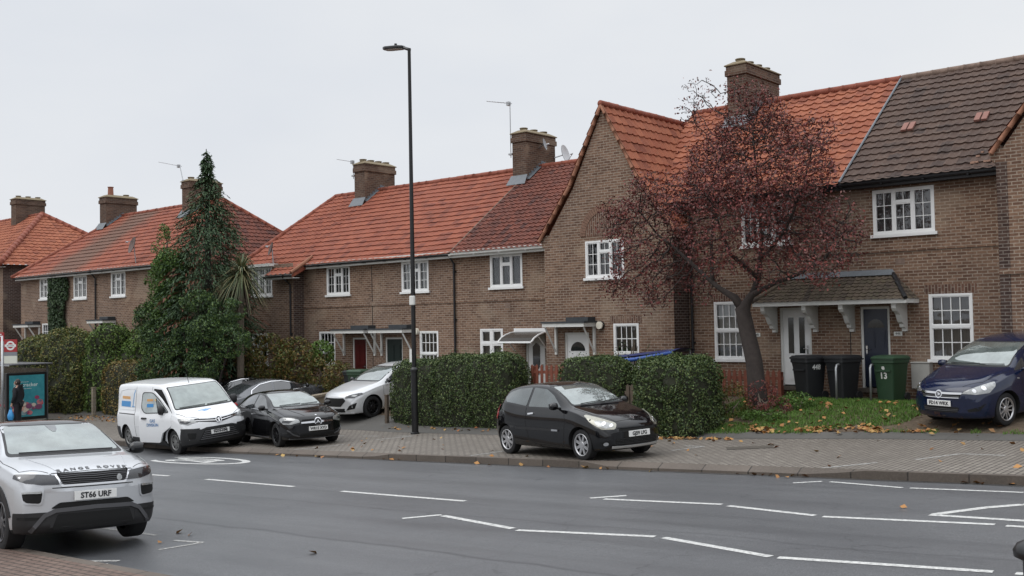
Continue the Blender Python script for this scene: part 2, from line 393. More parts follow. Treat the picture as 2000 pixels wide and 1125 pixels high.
M['line_worn'] = (lambda m: (m.col(m.mix(m.ramp(m.noise(m.obj(), 26, 5, .8), (.38, 0.), (.6, .85)), (.50, .50, .48), (.13, .12, .11))), m.set(Roughness=.75), m.m)[-1])(MT('worn_road_paint'))

def frange(a, b, n): return [a+(b-a)*i/n for i in range(n+1)]
def sheet(name, us, vs, zf, mat, kind='structure'):
    mb = MB(); P = [[(u, v, zf(u, v)) for u in us] for v in vs]; mb.grid(P, uv=[[(u, v) for u in us] for v in vs])
    o = mb.build(name, mat, smooth=True); tag(o, kind=kind); return o
# one ground sheet out to the horizon; it dips under the road and pavements, which lie on it as sheets of their own
us = [-1200, -600, -300, -200]+frange(-140, 30, 170)+[60, 120, 300, 600, 1200]
vs = [-1200, -500, -200, -100, -60]+frange(-40, -20, 8)+[KN-.35, KN, KF, KF+.35, -7, -5.2]+frange(-4.8, 1, 24)+[4, 9, 14, 30, 60, 120, 300, 800, 1500]
def gz(u, v):
    g = G(max(-140, min(30, u)), max(-60, min(40, v)))
    return g-.06 if v < -5.15 else g
sheet('ground', us, vs, gz, M['soil'])
# the road is cut into lengths where its fall changes
rus = frange(-140, 30, 85)
sheet('road', rus, [KN, -14, KF], lambda u, v: base(u)-.12, M['asphalt'])
def pave_back(u): return interp(u, [(-140, -4.2), (-26, -4.2), (-24.5, -4.2), (-19, -4.4), (-15, -4.55), (-11, -4.45), (-8, -4.2), (30, -4.0)])
mb = MB(); P = []; UV = []
for k in range(9):
    row = []; uvr = []
    for u in rus:
        v = (KF+.15)+(pave_back(u)-.5-(KF+.15))*k/8; row.append((u, v, G(u, v)+.006)); uvr.append((u, v))
    P.append(row); UV.append(uvr)
mb.grid(P, uv=UV); tag(mb.build('pavement', M['blocks'], smooth=True), kind='structure')
mb = MB(); P = []; UV = []
for k in range(5):
    row = []; uvr = []
    for u in rus:
        a = pave_back(u); v = a-.5+1.25*k/4*(1 if u < -13 or u > -2 else .5); row.append((u, v, G(u, v)+.01)); uvr.append((u, v))
    P.append(row); UV.append(uvr)
mb.grid(P, uv=UV); tag(mb.build('tarmac_path', M['slab'], smooth=True), kind='structure')
sheet('near_pavement', rus, [-24, KN-.16], lambda u, v: base(u)+.02, M['pinkblocks'])
# kerbs: real steps, dropped where the photo shows crossovers
def drop(u): return .085*(sstep(-12.2, -11.4, u)-sstep(-7.3, -6.6, u)) + .07*(sstep(-19.5, -18.9, u)-sstep(-15.6, -14.8, u))*0+.085*(sstep(-24.5, -23.8, u)-sstep(-18.3, -17.4, u))
mb = MB()
kus = frange(-140, -40, 20)[:-1]+frange(-40, 20, 120)+[30]
for (v0, v1) in ((KF, KF+.16), (KN-.17, KN)):
    far = v0 == KF
    top = [[(u, v, base(u)+.012-(drop(u) if far and v == KF else 0)-.0) for u in kus] for v in (v0, v1)]
    mb.grid(top, uv=[[(u, v) for u in kus] for v in (0.04, .2)])
    vf = v0 if far else v1
    front = [[(u, vf, base(u)-.16) for u in kus], [(u, vf, base(u)+.012-(drop(u) if far else 0)) for u in kus]]
    if not far: front = front[::-1]
    mb.grid(front, uv=[[(u, z) for u in kus] for z in (0.05, .18)])
tag(mb.build('kerb', M['kerb']), kind='structure')
# silt lying along the far channel
gm_ = MT('gutter_silt'); gn_ = gm_.noise(gm_.obj(), 5, 5, .7); gm_.col(gm_.ramp(gn_, (.35, (.022, .02, .018)), (.6, (.05, .045, .04)), (.8, (.085, .078, .07)))); gm_.set(Roughness=.7)
mb = MB(); gw = [.13+.05*noise.noise(Vector((u*.9, 3, 0)))+.03*noise.noise(Vector((u*4, 1, 0))) for u in frange(-60, 12, 288)]
mb.grid([[(u, KF-w, base(u)-.1165) for u, w in zip(frange(-60, 12, 288), gw)], [(u, KF, base(u)-.1165) for u in frange(-60, 12, 288)]]); tag(mb.build('gutter_channel', gm_.m), kind='structure')
# painted markings: strips laid 4 mm above the road
def strip(mb, pts, w, lift=.004, zf=None):
    zf = zf or (lambda u, v: base(u)-.12)
    for (a, b), (c, d) in zip(pts, pts[1:]):
        L = sqrt((c-a)**2+(d-b)**2); nx, ny = -(d-b)/L*w/2, (c-a)/L*w/2; n = max(1, int(L/1.5))
        lo = []; hi = []
        for i in range(n+1):
            x, y = a+(c-a)*i/n, b+(d-b)*i/n
            lo.append((x-nx, y-ny, zf(x-nx, y-ny)+lift)); hi.append((x+nx, y+ny, zf(x+nx, y+ny)+lift))
        mb.grid([lo, hi])
mb = MB()
for p in ([(-18.81, -13.0), (-15.77, -13.1)], [(-14.28, -13.2), (-11.22, -13.27)], [(-23.6, -12.95), (-20.35, -12.93)], [(-28, -12.9), (-25, -12.9)],
          [(-10.92, -14.89), (-10.6, -14.42)], [(-10.52, -14.47), (-8.85, -14.88)], [(-8.72, -14.95), (-6.85, -14.6)], [(-6.72, -14.62), (-5.12, -15.07)], [(-5.03, -15.08), (-2.99, -14.82)], [(-2.8, -14.8), (-.5, -14.6)],
          [(-9.5, -12.32), (-9.12, -11.9)], [(-9.24, -12.32), (-7.33, -12.15)], [(-7.19, -12.23), (-5.78, -12.54)], [(-5.66, -12.58), (-3.67, -12.36)], [(-3.54, -12.4), (-1.5, -12.3)]):
    strip(mb, p, .11)
for p in ([(-7.37, -9.85), (-7.03, -9.55)], [(-6.89, -9.55), (-5.66, -9.84)], [(-5.55, -9.84), (-4.03, -9.78)], [(-3.9, -9.78), (-1, -9.7)]): strip(mb, p, .085)
strip(mb, [(-4.54, -11.98), (-3.45, -12.0), (-1, -12.0)], .12)
strip(mb, [(-4.5, -11.93), (-4.1, -11.2), (-3.77, -10.82), (-2.6, -10.5), (-1, -10.4)], .13)
tag(mb.build('road_markings', M['line']), kind='structure')
mb = MB()
for p in ([(-12.16, -17.97), (-12.07, -17.39)], [(-12.07, -17.39), (-12.61, -17.48)], [(-14.73, -17.38), (-13.26, -17.36)], [(-16.5, -17.4), (-15.5, -17.4)],
          [(-12.6, -18.98), (-11.95, -18.62)], [(-12.25, -19.05), (-11.9, -18.8)], [(-12.2, -19.02), (-10.2, -18.86)], [(-10, -18.85), (-4, -18.85)]):
    strip(mb, p, .075)
tag(mb.build('parking_bay_lines', M['line_worn']), kind='structure')
mb = MB(); zp = lambda u, v: G(u, v)+.006
for p in ([(-11.9, -9.0), (-11.35, -8.1)], [(-11.32, -7.1), (-11.0, -6.35)], [(-11.0, -6.35), (-11.5, -6.3)], [(-7.35, -8.85), (-6.75, -8.0)], [(-6.3, -7.5), (-5.85, -6.6)], [(-5.85, -6.6), (-5.1, -6.7)], [(-4.6, -6.75), (-3.9, -6.75)],
          [(-15.3, -8.8), (-15.1, -7.9)], [(-21.4, -9.0), (-20.9, -7.6)], [(-20.9, -6.5), (-20.5, -5.5)], [(-20.5, -5.5), (-21.1, -5.6)], [(-21.7, -5.7), (-22.3, -5.75)], [(-23, -5.8), (-23.6, -5.8)]):
    strip(mb, p, .07, zf=zp)
tag(mb.build('pavement_bay_lines', M['line_worn']), kind='structure')
# roundel of the painted speed limit, beside the van
mb = MB(); cu, cv, ru, rv = -22.9, -10.62, 2.05, .62
for r0, r1 in ((1., .86),):
    a = [(cu+ru*r0*cos(t), cv+rv*r0*sin(t)) for t in frange(0, 2*pi, 48)]; b = [(cu+ru*r1*cos(t), cv+rv*.8*sin(t)) for t in frange(0, 2*pi, 48)]
    mb.grid([[(x, y, base(x)-.116) for x, y in b], [(x, y, base(x)-.116) for x, y in a]])
tag(mb.build('speed_roundel', M['line']), kind='structure')
_m = textmesh('20', 1.05, M['line'], 'speed_number', extrude=0, bold=.03)
for v in _m.data.vertices:                      # stretched along the road as the painted figures are, reading for traffic coming down it
    x, y = v.co.x, v.co.y; u_, v_ = cu-y*2.6, cv+x*.62; v.co = (u_, v_, base(u_)-.115)
tag(_m, kind='structure')
# inspection cover in the pavement
mb = MB()
Q = [(-10.42, -6.4), (-9.72, -6.0), (-9.5, -6.35), (-10.2, -6.75)]
z = lambda p, d: (p[0], p[1], G(*p)+d)
mb.face([z(p, .012) for p in Q]); c = (sum(p[0] for p in Q)/4, sum(p[1] for p in Q)/4)
for k in range(4):
    a, b = Q[k], Q[(k+1) % 4]; ai, bi = [(c[0]+(p[0]-c[0])*1.12, c[1]+(p[1]-c[1])*1.12) for p in (a, b)]
    mb.face([z(a, .014), z(b, .014), z(bi, .014), z(ai, .014)])
tag(mb.build('inspection_cover', plain('cast_cover', (.085, .074, .06), .8, .1, var=.4, scale=30)), 'flat iron inspection cover set in the block pavement', 'manhole cover')
# ------------------------------------------------------------------ house kit
WORLD = {}
def house_thing(name, label, cat, loc, group=None):
    if cat == 'house': group = 'brick houses along the street'
    o = thing(name, label, cat, loc, group=group); WORLD[o.name] = Matrix.Translation(-Vector(loc)); return o
def put(mb, name, mat, parent=None, **k):
    o = mb.build(name, mat, parent, **k)
    if parent and parent.name in WORLD: o.matrix_parent_inverse = WORLD[parent.name]
    return o
def wall_front(mb, u0, u1, z0, z1, Y, ops, depth=.11):
    us = sorted({u0, u1, *[o[0] for o in ops], *[o[1] for o in ops]}); zs = sorted({z0, z1, *[o[2] for o in ops], *[o[3] for o in ops]})
    for a, b in zip(us, us[1:]):
        for c, d in zip(zs, zs[1:]):
            x, z = (a+b)/2, (c+d)/2
            if any(o[0] < x < o[1] and o[2] < z < o[3] for o in ops): continue
            mb.face([(a, Y, c), (b, Y, c), (b, Y, d), (a, Y, d)])
    for a, b, c, d in ops:
        y = Y+depth
        mb.face([(a, Y, c), (a, y, c), (a, y, d), (a, Y, d)]); mb.face([(b, y, c), (b, Y, c), (b, Y, d), (b, y, d)])
        mb.face([(a, y, d), (b, y, d), (b, Y, d), (a, Y, d)]); mb.face([(a, Y, c), (b, Y, c), (b, y, c), (a, y, c)])
def bars(mb, u0, u1, z0, z1, y0, y1, nc, nr, w=.022):
    for i in range(1, nc): x = u0+(u1-u0)*i/nc; mb.box(x-w/2, x+w/2, y0, y1, z0, z1)
    for j in range(1, nr):
        z = z0+(z1-z0)*j/nr
        for i in range(nc):
            a = u0+(u1-u0)*i/nc; b = u0+(u1-u0)*(i+1)/nc
            mb.box(a+(w/2 if i else 0), b-(w/2 if i < nc-1 else 0), y0+.002, y1-.002, z-w/2, z+w/2)
def casement(mb, u0, u1, z0, z1, Y, t=.05, d0=0., d1=.05):
    mb.box(u0, u0+t, Y+d0, Y+d1, z0, z1); mb.box(u1-t, u1, Y+d0, Y+d1, z0, z1)
    mb.box(u0+t, u1-t, Y+d0, Y+d1, z0, z0+t); mb.box(u0+t, u1-t, Y+d0, Y+d1, z1-t, z1)
    return u0+t, u1-t, z0+t, z1-t
def window(parent, u0, u1, z0, z1, Y, style='upper', cur=0, sill=True, label=None):
    """white frame set in the reveal; its panes, sill and curtains are sub-parts"""
    f = MB(); g = MB(); y = Y-.012; t = .055
    a, b, c, d = casement(f, u0, u1, z0, z1, y, t, 0, .085)
    gy = Y+.045
    if style in ('upper', 'upper_lead'):
        w = (b-a)/3; mw = .045
        e = [a, a+w-mw/2, a+w+mw/2, b-w-mw/2, b-w+mw/2, b]
        f.box(e[1], e[2], y+.003, y+.08, c, d); f.box(e[3], e[4], y+.003, y+.08, c, d)
        zt = d-(d-c)*.28
        f.box(e[2], e[3], y+.005, y+.078, zt-.025, zt+.025)
        for (p, q, r, s_, n) in ((e[0], e[1], c, d, 3), (e[4], e[5], c, d, 3), (e[2], e[3], c, zt-.025, 2), (e[2], e[3], zt+.025, d, 1)):
            p, q, r, s_ = casement(f, p, q, r, s_, y+.012, .03, 0, .05)
            if style == 'upper': bars(f, p, q, r, s_, y+.03, y+.05, 2, n, .017)
            else:
                k = 0; st = .105
                for sg in (1, -1):                       # diamond leading, clipped to the light
                    x = p-(s_-r)
                    while x < q+(s_-r):
                        pts = [(x+sg*0, r), (x+(s_-r)*sg*.62, s_)]
                        (x0, zz0), (x1, zz1) = pts
                        lo, hi = 0., 1.
                        for A, B, mn, mx in ((x0, x1, p, q),):
                            if abs(B-A) > 1e-6:
                                ta, tb = sorted(((mn-A)/(B-A), (mx-A)/(B-A))); lo, hi = max(lo, ta), min(hi, tb)
                        if hi-lo > .02:
                            A = Vector((x0+(x1-x0)*lo, gy-.004-.001*k, r+(s_-r)*lo)); B = Vector((x0+(x1-x0)*hi, gy-.004-.001*k, r+(s_-r)*hi))
                            dr = (B-A).normalized()*.0; nn = (B-A).cross(Vector((0, 1, 0))).normalized()*.006
                            f.face([A-nn, B-nn, B+nn, A+nn], mi=1)
                        x += st
                    k += 1
    elif style == 'sash':
        zm = (c+d)/2+.0; f.box(a, b, y-.01, y+.08, zm-.035, zm+.035)
        for r, s_ in ((c, zm-.035), (zm+.035, d)):
            p, q, r, s_ = casement(f, a, b, r, s_, y+.012, .025, 0, .05); bars(f, p, q, r, s_, y+.03, y+.05, 4, 2, .022)
    elif style == 'low':
        zm = c+(d-c)*.32; f.box(a, b, y-.006, y+.08, zm-.03, zm+.03)
        p, q, r, s_ = casement(f, a, b, zm+.03, d, y+.012, .025, 0, .05); bars(f, p, q, r, s_, y+.03, y+.05, 4, 2, .022)
        p, q, r, s_ = casement(f, a, b, c, zm-.03, y+.012, .025, 0, .05); bars(f, p, q, r, s_, y+.03, y+.05, 4, 1, .022)
    elif style == 'cross':
        um = (a+b)/2; f.box(um-.04, um+.04, y+.003, y+.08, c, d); zm = c+(d-c)*.6
        for p, q in ((a, um-.04), (um+.04, b)):
            f.box(p, q, y+.005, y+.078, zm-.035, zm+.035)
            casement(f, p, q, c, zm-.035, y+.012, .04, 0, .05); casement(f, p, q, zm+.035, d, y+.012, .04, 0, .05)
    fr = put(f, 'window', [M['white'], M['lead']], parent, bevel=0)
    if label: fr['label'] = label
    g.face([(a, gy, c), (b, gy, c), (b, gy, d), (a, gy, d)]); put(g, 'pane', M['glass'], fr)
    if sill:
        m = MB(); m.box(u0-.06, u1+.06, Y-.06, Y+.05, z0-.075, z0-.002); put(m, 'sill', M['white'], fr)
    # the room behind: dark recess, and drawn net curtains where the photo shows them
    r = MB(); yb = Y+.5
    r.face([(a-.05, yb, c-.05), (b+.05, yb, c-.05), (b+.05, yb, d+.05), (a-.05, yb, d+.05)])
    for (p, q) in (((a-.05, c-.05), (a-.05, d+.05)), ((b+.05, d+.05), (b+.05, c-.05)), ((a-.05, d+.05), (b+.05, d+.05)), ((b+.05, c-.05), (a-.05, c-.05))):
        r.face([(p[0], Y+.1, p[1]), (q[0], Y+.1, q[1]), (q[0], yb, q[1]), (p[0], yb, p[1])])
    put(r, 'recess', M['room'], fr)
    if cur:
        m = MB(); spans = {1: [(a, b)], 2: [(a, a+(b-a)*.3), (b-(b-a)*.3, b)], 3: [(a, b)]}[cur]
        for p, q in spans:
            n = max(8, int((q-p)/.022)); rng = random.Random(int(u0*100))
            xs = frange(p, q, n); ys = [Y+.16+.022*sin(i*1.9+rng.random()*.8) for i in range(n+1)]
            m.grid([[(x, yy, c) for x, yy in zip(xs, ys)], [(x, yy, d) for x, yy in zip(xs, ys)]])
        put(m, 'curtain', M['curtain_dark'] if cur == 3 else M['curtain'], fr, smooth=True)
    return (u0, u1, z0, z1)
def door(parent, u0, u1, z0, z1, Y, mat, style='panel', handle=1, label=None):
    f = MB(); t = .06; y = Y+.03
    f.box(u0, u0+t, y, y+.08, z0, z1); f.box(u1-t, u1, y, y+.08, z0, z1); f.box(u0+t, u1-t, y+.002, y+.078, z1-t, z1)
    fr = put(f, 'door_frame', M['white_old'], parent)
    a, b, c, d = u0+t, u1-t, z0+.03, z1-t; y = Y+.06
    m = MB(); m.box(a, b, y, y+.045, c, d)
    w, h = b-a, d-c
    def raised(p, q, r, s_):
        m.box(a+p*w, a+q*w, y-.012, y, c+r*h, c+s_*h); m.box(a+p*w+.025, a+q*w-.025, y-.02, y-.012, c+r*h+.025, c+s_*h-.025)
    gl = []
    if style == 'twin':                                   # two tall slots of glass over moulded panels
        gl = [(.2, .4, .42, .9), (.6, .8, .42, .9)]; raised(.18, .82, .06, .3)
    elif style == 'fan':                                  # half-round light over four panels
        raised(.12, .45, .5, .72); raised(.55, .88, .5, .72); raised(.12, .45, .06, .4); raised(.55, .88, .06, .4)
    elif style == 'hex': raised(.2, .8, .06, .34); gl = [(.28, .72, .45, .86)]
    else: raised(.14, .45, .08, .4); raised(.55, .86, .08, .4); raised(.14, .45, .5, .9); raised(.55, .86, .5, .9)
    dr = put(m, 'door', mat, parent)
    if label: dr['label'] = label
    g = MB()
    for p, q, r, s_ in gl:
        if style == 'hex':
            P = [(p+.08, r), (q-.08, r), (q, r+.08), (q, s_-.06), ((p+q)/2, s_), (p, s_-.06), (p, r+.08)]
            g.prism([(a+x*w, y-.006, c+z*h) for x, z in P], (0, .01, 0))
        else: g.box(a+p*w, a+q*w, y-.006, y, c+r*h, c+s_*h)
    if style == 'fan':
        P = [(.5+.34*cos(k*pi/12), .76+.34*w/h*sin(k*pi/12)) for k in range(13)]
        g.prism([(a+x*w, y-.006, c+z*h) for x, z in P], (0, .01, 0))
    if g.f: put(g, 'door_glass', M['carglass_dark'], dr)
    k = MB(); x = b-.07 if handle > 0 else a+.07; z = c+.47*h
    k.box(x-.02, x+.02, y-.03, y-.012, z-.11, z+.11); k.tube([(x, y-.012, z+.02), (x, y-.06, z+.02), (x-.1*handle, y-.06, z+.02)], .012, 6); put(k, 'handle', M['chrome'], dr)
    k = MB(); k.box(a+.3*w, a+.7*w, y-.03, y-.012, c+.36*h, c+.36*h+.06); put(k, 'letterbox', M['chrome'], dr)
    s_ = MB(); s_.box(u0-.05, u1+.05, Y-.16, Y+.11, z0-.1, z0); put(s_, 'doorstep', M['kerb'], parent)
    r = MB(); r.box(u0, u1, y+.05, y+.07, z0, z1); put(r, 'door_backing', M['room'], fr)
    return (u0, u1, z0, z1)

def tile_roof(name, parent, mat, O, A, B, a0, a1, prof, gauge=.3, tw=.3, amp=.016, step=.038, clips=(), sag=0):
    """real courses: each laps the one below; prof = [(distance in, height)] from eave to ridge; O origin, A along the eave, B inward"""
    O = Vector(O); A = Vector(A); B = Vector(B)
    seg = []; L = 0
    for (b0, z0), (b1, z1) in zip(prof, prof[1:]): l = sqrt((b1-b0)**2+(z1-z0)**2); seg.append((L, l, b0, z0, b1, z1)); L += l
    def at(s_):
        for (l0, l, b0, z0, b1, z1) in seg:
            if s_ <= l0+l+1e-6 or (l0, l) == seg[-1][:2]:
                t = (s_-l0)/l; n = Vector((-(z1-z0)/l, (b1-b0)/l)); return b0+(b1-b0)*t, z0+(z1-z0)*t, n
    n = max(1, round(L/gauge)); g = L/n; na = max(2, int(round((a1-a0)/tw))*6)
    P = []; UV = []; rng = random.Random(name+str(a0))
    for k in range(n):
        jit = [rng.uniform(-.006, .006) for _ in range(na//6+2)]
        for (s_, h, uvy) in ((k*g, step, k*gauge+.01), ((k+1)*g, .004, (k+1)*gauge-.01)):
            b, z, nn = at(min(s_, L)); row = []; uvr = []
            for i in range(na+1):
                a = a0+(a1-a0)*i/na; ph = (a/tw) % 1
                w = amp*(cos(2*pi*ph)+.35*cos(4*pi*ph)); hh = h+w+(jit[int((a-a0)/tw) % len(jit)] if h == step else 0)
                sg = sag*sin(pi*i/na)
                p = O+A*a+B*(b+nn.x*hh); row.append((p.x, p.y, O.z+z+nn.y*hh-sg)); uvr.append((a, uvy))
            P.append(row); UV.append(uvr)
    mb = MB(); mb.grid(P, uv=UV)
    me = mb.mesh(name); bm = bmesh.new(); bm.from_mesh(me)
    for (p, nrm) in clips:
        bmesh.ops.bisect_plane(bm, geom=bm.verts[:]+bm.edges[:]+bm.faces[:], plane_co=p, plane_no=nrm, clear_outer=True)
    bmesh.ops.recalc_face_normals(bm, faces=bm.faces)
    bm.to_mesh(me); bm.free(); me.materials.append(mat)
    o = bpy.data.objects.new(name, me); COL.objects.link(o)
    if parent:
        o.parent = parent
        if parent.name in WORLD: o.matrix_parent_inverse = WORLD[parent.name]
    return o
def ridge_run(name, parent, mat, p0, p1, r=.105, pitch=.42):
    """half-round tiles bedded end to end"""
    p0, p1 = Vector(p0), Vector(p1); L = (p1-p0).length; n = max(1, round(L/pitch)); mb = MB(); rng = random.Random(str(p0))
    d = (p1-p0)/n; pts = []; rs = []
    for k in range(n):
        o = Vector((0, 0, rng.uniform(-.005, .005)))
        for t, q in ((0.001, r), (.9, r*.98), (.91, r*1.06), (.999, r*1.06)): pts.append(p0+d*(k+t)+o); rs.append(q)
    mb.tube(pts, rs, 12); return put(mb, name, mat, parent, smooth=True)
def chimney(parent, u0, u1, y0, y1, z0, z1, pots=2, potmat='mortar', tall=0):
    m = MB(); m.box(u0, u1, y0, y1, z0, z1-.34)
    m.box(u0-.05, u1+.05, y0-.05, y1+.05, z1-.34, z1-.16); m.box(u0-.02, u1+.02, y0-.02, y1+.02, z1-.16, z1)
    c = put(m, 'chimney', M['brick_chim'], parent, bevel=.012)
    f = MB(); P = [(u0-.06, y0-.06), (u1+.06, y0-.06), (u1+.06, y1+.06), (u0-.06, y1+.06)]; Q = [(u0+.14, y0+.16), (u1-.14, y0+.16), (u1-.14, y1-.16), (u0+.14, y1-.16)]
    for k in range(4): a, b = P[k], P[(k+1) % 4]; e, d = Q[k], Q[(k+1) % 4]; f.face([(*a, z1), (*b, z1), (*d, z1+.12), (*e, z1+.12)]); f.face([(*a, z1-.03), (*b, z1-.03), (*b, z1), (*a, z1)])
    f.face([(*q, z1+.12) for q in Q]); put(f, 'flaunching', M['mortar'], c)
    n = pots; um = (u0+u1)/2
    for k in range(n):
        yy = y0+(y1-y0)*(k+.5)/n; h = .2 if not (tall and k == 0) else .55
        q = MB(); q.lathe([(.0, z1+.08), (.15, z1+.08), (.13, z1+h-.03), (.155, z1+h-.03), (.155, z1+h), (.11, z1+h), (.1, z1+h-.1), (0, z1+h-.1)], (um, yy, 0), 14)
        put(q, 'chimney_pot', M['pot' if (tall and k == 0) else 'mortar'], c, smooth=False)
    # lead apron at the front and stepped soakers up the side
    return c
def flashing(parent, u0, u1, yf, rise, z_at):
    m = MB(); zb = z_at(yf)
    m.face([(u0-.12, yf-.26, z_at(yf-.26)+.07), (u1+.12, yf-.26, z_at(yf-.26)+.07), (u1+.06, yf-.015, zb+.24), (u0-.06, yf-.015, zb+.24)])
    for k in range(7):
        y = yf+k*.14; m.box(u1, u1+.012, y, y+.135, z_at(y)-.1, z_at(y)+.2)
        m.face([(u1+.012, y, z_at(y)+.075), (u1+.14, y, z_at(y)+.06), (u1+.14, y+.14, z_at(y+.14)+.06), (u1+.012, y+.14, z_at(y+.14)+.075)])
    put(m, 'flashing', M['lead'], parent)
def gutter(parent, u0, u1, Y, z, mat='black_plastic', fascia=True, fmat='white_old'):
    m = MB(); n = max(1, int((u1-u0)/1.))
    prof = [(Y-.01+.055*cos(t), z+.055*sin(t)) for t in frange(pi, 2*pi, 8)]
    P = [[(u, y, zz) for (y, zz) in prof] for u in (u0, u1)]; m.grid(P); m.grid([[(u, Y-.01+.048*cos(t), z+.048*sin(t)) for t in frange(pi, 2*pi, 8)] for u in (u1, u0)])
    for k in range(n+1):
        u = u0+.05+(u1-u0-.1)*k/n; m.box(u-.02, u+.02, Y-.07, Y+.1, z-.068, z-.05)
    put(m, 'gutter', M[mat], parent)
    if fascia: f = MB(); fm_ = fmat; f.box(u0, u1, Y+.05, Y+.075, z-.12, z+.1); f.box(u0, u1, Y+.075, Y+.36, z-.11, z-.09); put(f, 'fascia', M[fm_], parent)
def downpipe(parent, u, Y, z0, z1, off=.3):
    m = MB(); m.tube([(u, Y-off, z1+.06), (u, Y-off, z1-.05), (u, Y-.06, z1-.32), (u, Y-.06, z0)], .036, 8)
    z = z1-.6
    while z > z0+.2: m.tube([(u, Y-.06, z-.03), (u, Y-.06, z+.03)], .045, 8); m.box(u-.07, u+.07, Y-.03, Y-.001, z-.02, z+.02); z -= 1.6
    put(m, 'downpipe', M['black_plastic'], parent)
def lintel(parent, u0, u1, z, Y): m = MB(); m.box(u0-.1, u1+.1, Y-.004, Y+.02, z+.002, z+.22); return put(m, 'lintel', M['brick_soldier'], parent)
def flat_canopy(parent, u0, u1, Y, z, d=.62, style='strut', label=None):
    m = MB(); m.box(u0, u1, Y-d, Y+.0, z-.13, z-.02); c = put(m, 'door_canopy', M['white_old'], parent)
    f = MB(); f.box(u0-.03, u1+.03, Y-d-.03, Y, z-.018, z+.03); f.box(u0+(u1-u0)*.45, u1-.04, Y-.36, Y-.002, z+.032, z+.15); put(f, 'canopy_felt', M['felt'], c)
    for u in (u0+.06, u1-.06):
        b = MB(); b.box(u-.035, u+.035, Y-.07, Y-.001, z-.95, z-.132); b.tube([(u, Y-.07, z-.85), (u, Y-d+.08, z-.15)], .035, 4); put(b, 'bracket', M['white_old'], c)
    return c
def fence_wall(*a): pass
# ------------------------------------------------------------------ the terraces
m_ = MT('dark_glazing'); m_.col((.02, .023, .025)); m_.set(Roughness=.06, Specular_IOR_Level=.8); M['carglass_dark'] = m_.m
YR, BACK = 4.2, 8.7                  # ridge line and back wall behind the front wall line y = 0
ZM, ZRt = 5.08, 6.02                 # eaves of the middle terrace and of the higher right one
RM, RR = 8.42, 9.42                  # their ridges
GZ = -1.2                            # walls run down below ground
def shell(mb, u0, u1, Y, z0, ze, back=BACK, left=True, right=True):
    if left: mb.face([(u0, back, z0), (u0, Y, z0), (u0, Y, ze), (u0, back, ze)])
    if right: mb.face([(u1, Y, z0), (u1, back, z0), (u1, back, ze), (u1, Y, ze)])
    mb.face([(u1, back, z0), (u0, back, z0), (u0, back, ze), (u1, back, ze)])
def prof_main(ze, zr, yr=YR, over=.34): return [(0, 0), (yr+over, zr-ze)]
def back_slope(mb, u0, u1, ze, zr, yr=YR, back=BACK): mb.face([(u1, back+.3, ze), (u0, back+.3, ze), (u0, yr, zr), (u1, yr, zr)])
def string(parent, u0, u1, z, Y=0): m = MB(); m.box(u0, u1, Y-.028, Y-.001, z-.01, z+.14); put(m, 'string_course', M['brick'], parent)

def terrace(name, label, u0, u1, ze, zr, mat, openings, Y=0, yr=YR, back=BACK, ridgemat='ridge', sides=(True, True), tw=.3, gauge=.34, clips=(), roof_u=None, sag=.0, level=None, strc=None, gut='black_plastic', roofend=(0, 0), amp=.007):
    h = house_thing(name, label, 'house', ((u0+u1)/2, Y, house_level((u0+u1)/2)))
    w = MB(); wall_front(w, u0, u1, GZ, ze+.12, Y, openings); shell(w, u0, u1, Y, GZ, ze, back, *sides)
    put(w, 'wall', M['brick'], h)
    a, b = roof_u or (u0, u1)
    rf = tile_roof('roof', h, mat, (0, Y-.34, ze), (1, 0, 0), (0, 1, 0), a, b, prof_main(ze, zr, yr-Y), gauge, tw, clips=clips, sag=sag, amp=amp)
    m = MB(); m.face([(b, back+.3, ze), (a, back+.3, ze), (a+roofend[0], yr, zr), (b+roofend[1], yr, zr)]); put(m, 'rear_roof', mat, h)
    ridge_run('ridge_tiles', rf, M[ridgemat], (a+roofend[0], yr, zr+.0), (b+roofend[1], yr, zr+.0))
    gutter(h, u0, u1, Y-.34, ze-.02, gut, fmat='white_old' if ze < 5.9 else 'black_plastic')
    if strc: string(h, u0, u1, strc, Y)
    return h, rf
def hipclip(p, q, keep):
    """vertical plane through p and q (plan points); keeps the side of point `keep`"""
    p, q, k = Vector((*p, 0)), Vector((*q, 0)), Vector((*keep, 0)); n = (q-p).cross(Vector((0, 0, 1))).normalized()
    if n.dot(k-p) > 0: n = -n
    return (p, n)
zmid = lambda y: ZM+(y+.34)*(RM-ZM)/(YR+.34)
zrt = lambda y: ZRt+(y+.34)*(RR-ZRt)/(YR+.34)

# --- the brown-roofed cottage and the white-doored cottage (upper terrace)
B, bro = terrace('terrace_house', 'brick terrace house with the brown tiled roof and navy blue door', -10.52, -6.4, ZRt, RR, M['tile_brown'],
    [(-9.83, -8.35, 4.72, 5.82), (-8.55, -7.56, 1.69, 3.23), (-10.23, -9.5, .97, 2.97)], ridgemat='ridge_brown', strc=4.3, sides=(True, True), roof_u=(-10.5, -6.3), gauge=.33, tw=.23, amp=.012)
window(B, -9.83, -8.35, 4.72, 5.82, 0, 'upper', 3); window(B, -8.55, -7.56, 1.69, 3.23, 0, 'sash', 3); lintel(B, -8.55, -7.56, 3.23, 0)
door(B, -10.23, -9.5, .97, 2.97, 0, M['door_navy'], 'fan', -1)
for (u, y) in ((-9.63, 1.5), (-7.84, 1.5)):                 # two newer vent tiles
    t = MB(); z = zrt(y)+.05; sl = (RR-ZRt)/(YR+.34)
    for k in (0, .17): t.prism([(u+k, y, z), (u+k+.13, y, z), (u+k+.13, y+.3, z+.3*sl), (u+k, y+.3, z+.3*sl)], (0, -.03, .045))
    put(t, 'vent_tile', plain('pink_vent_tile', (.25, .12, .095), .8), bro)
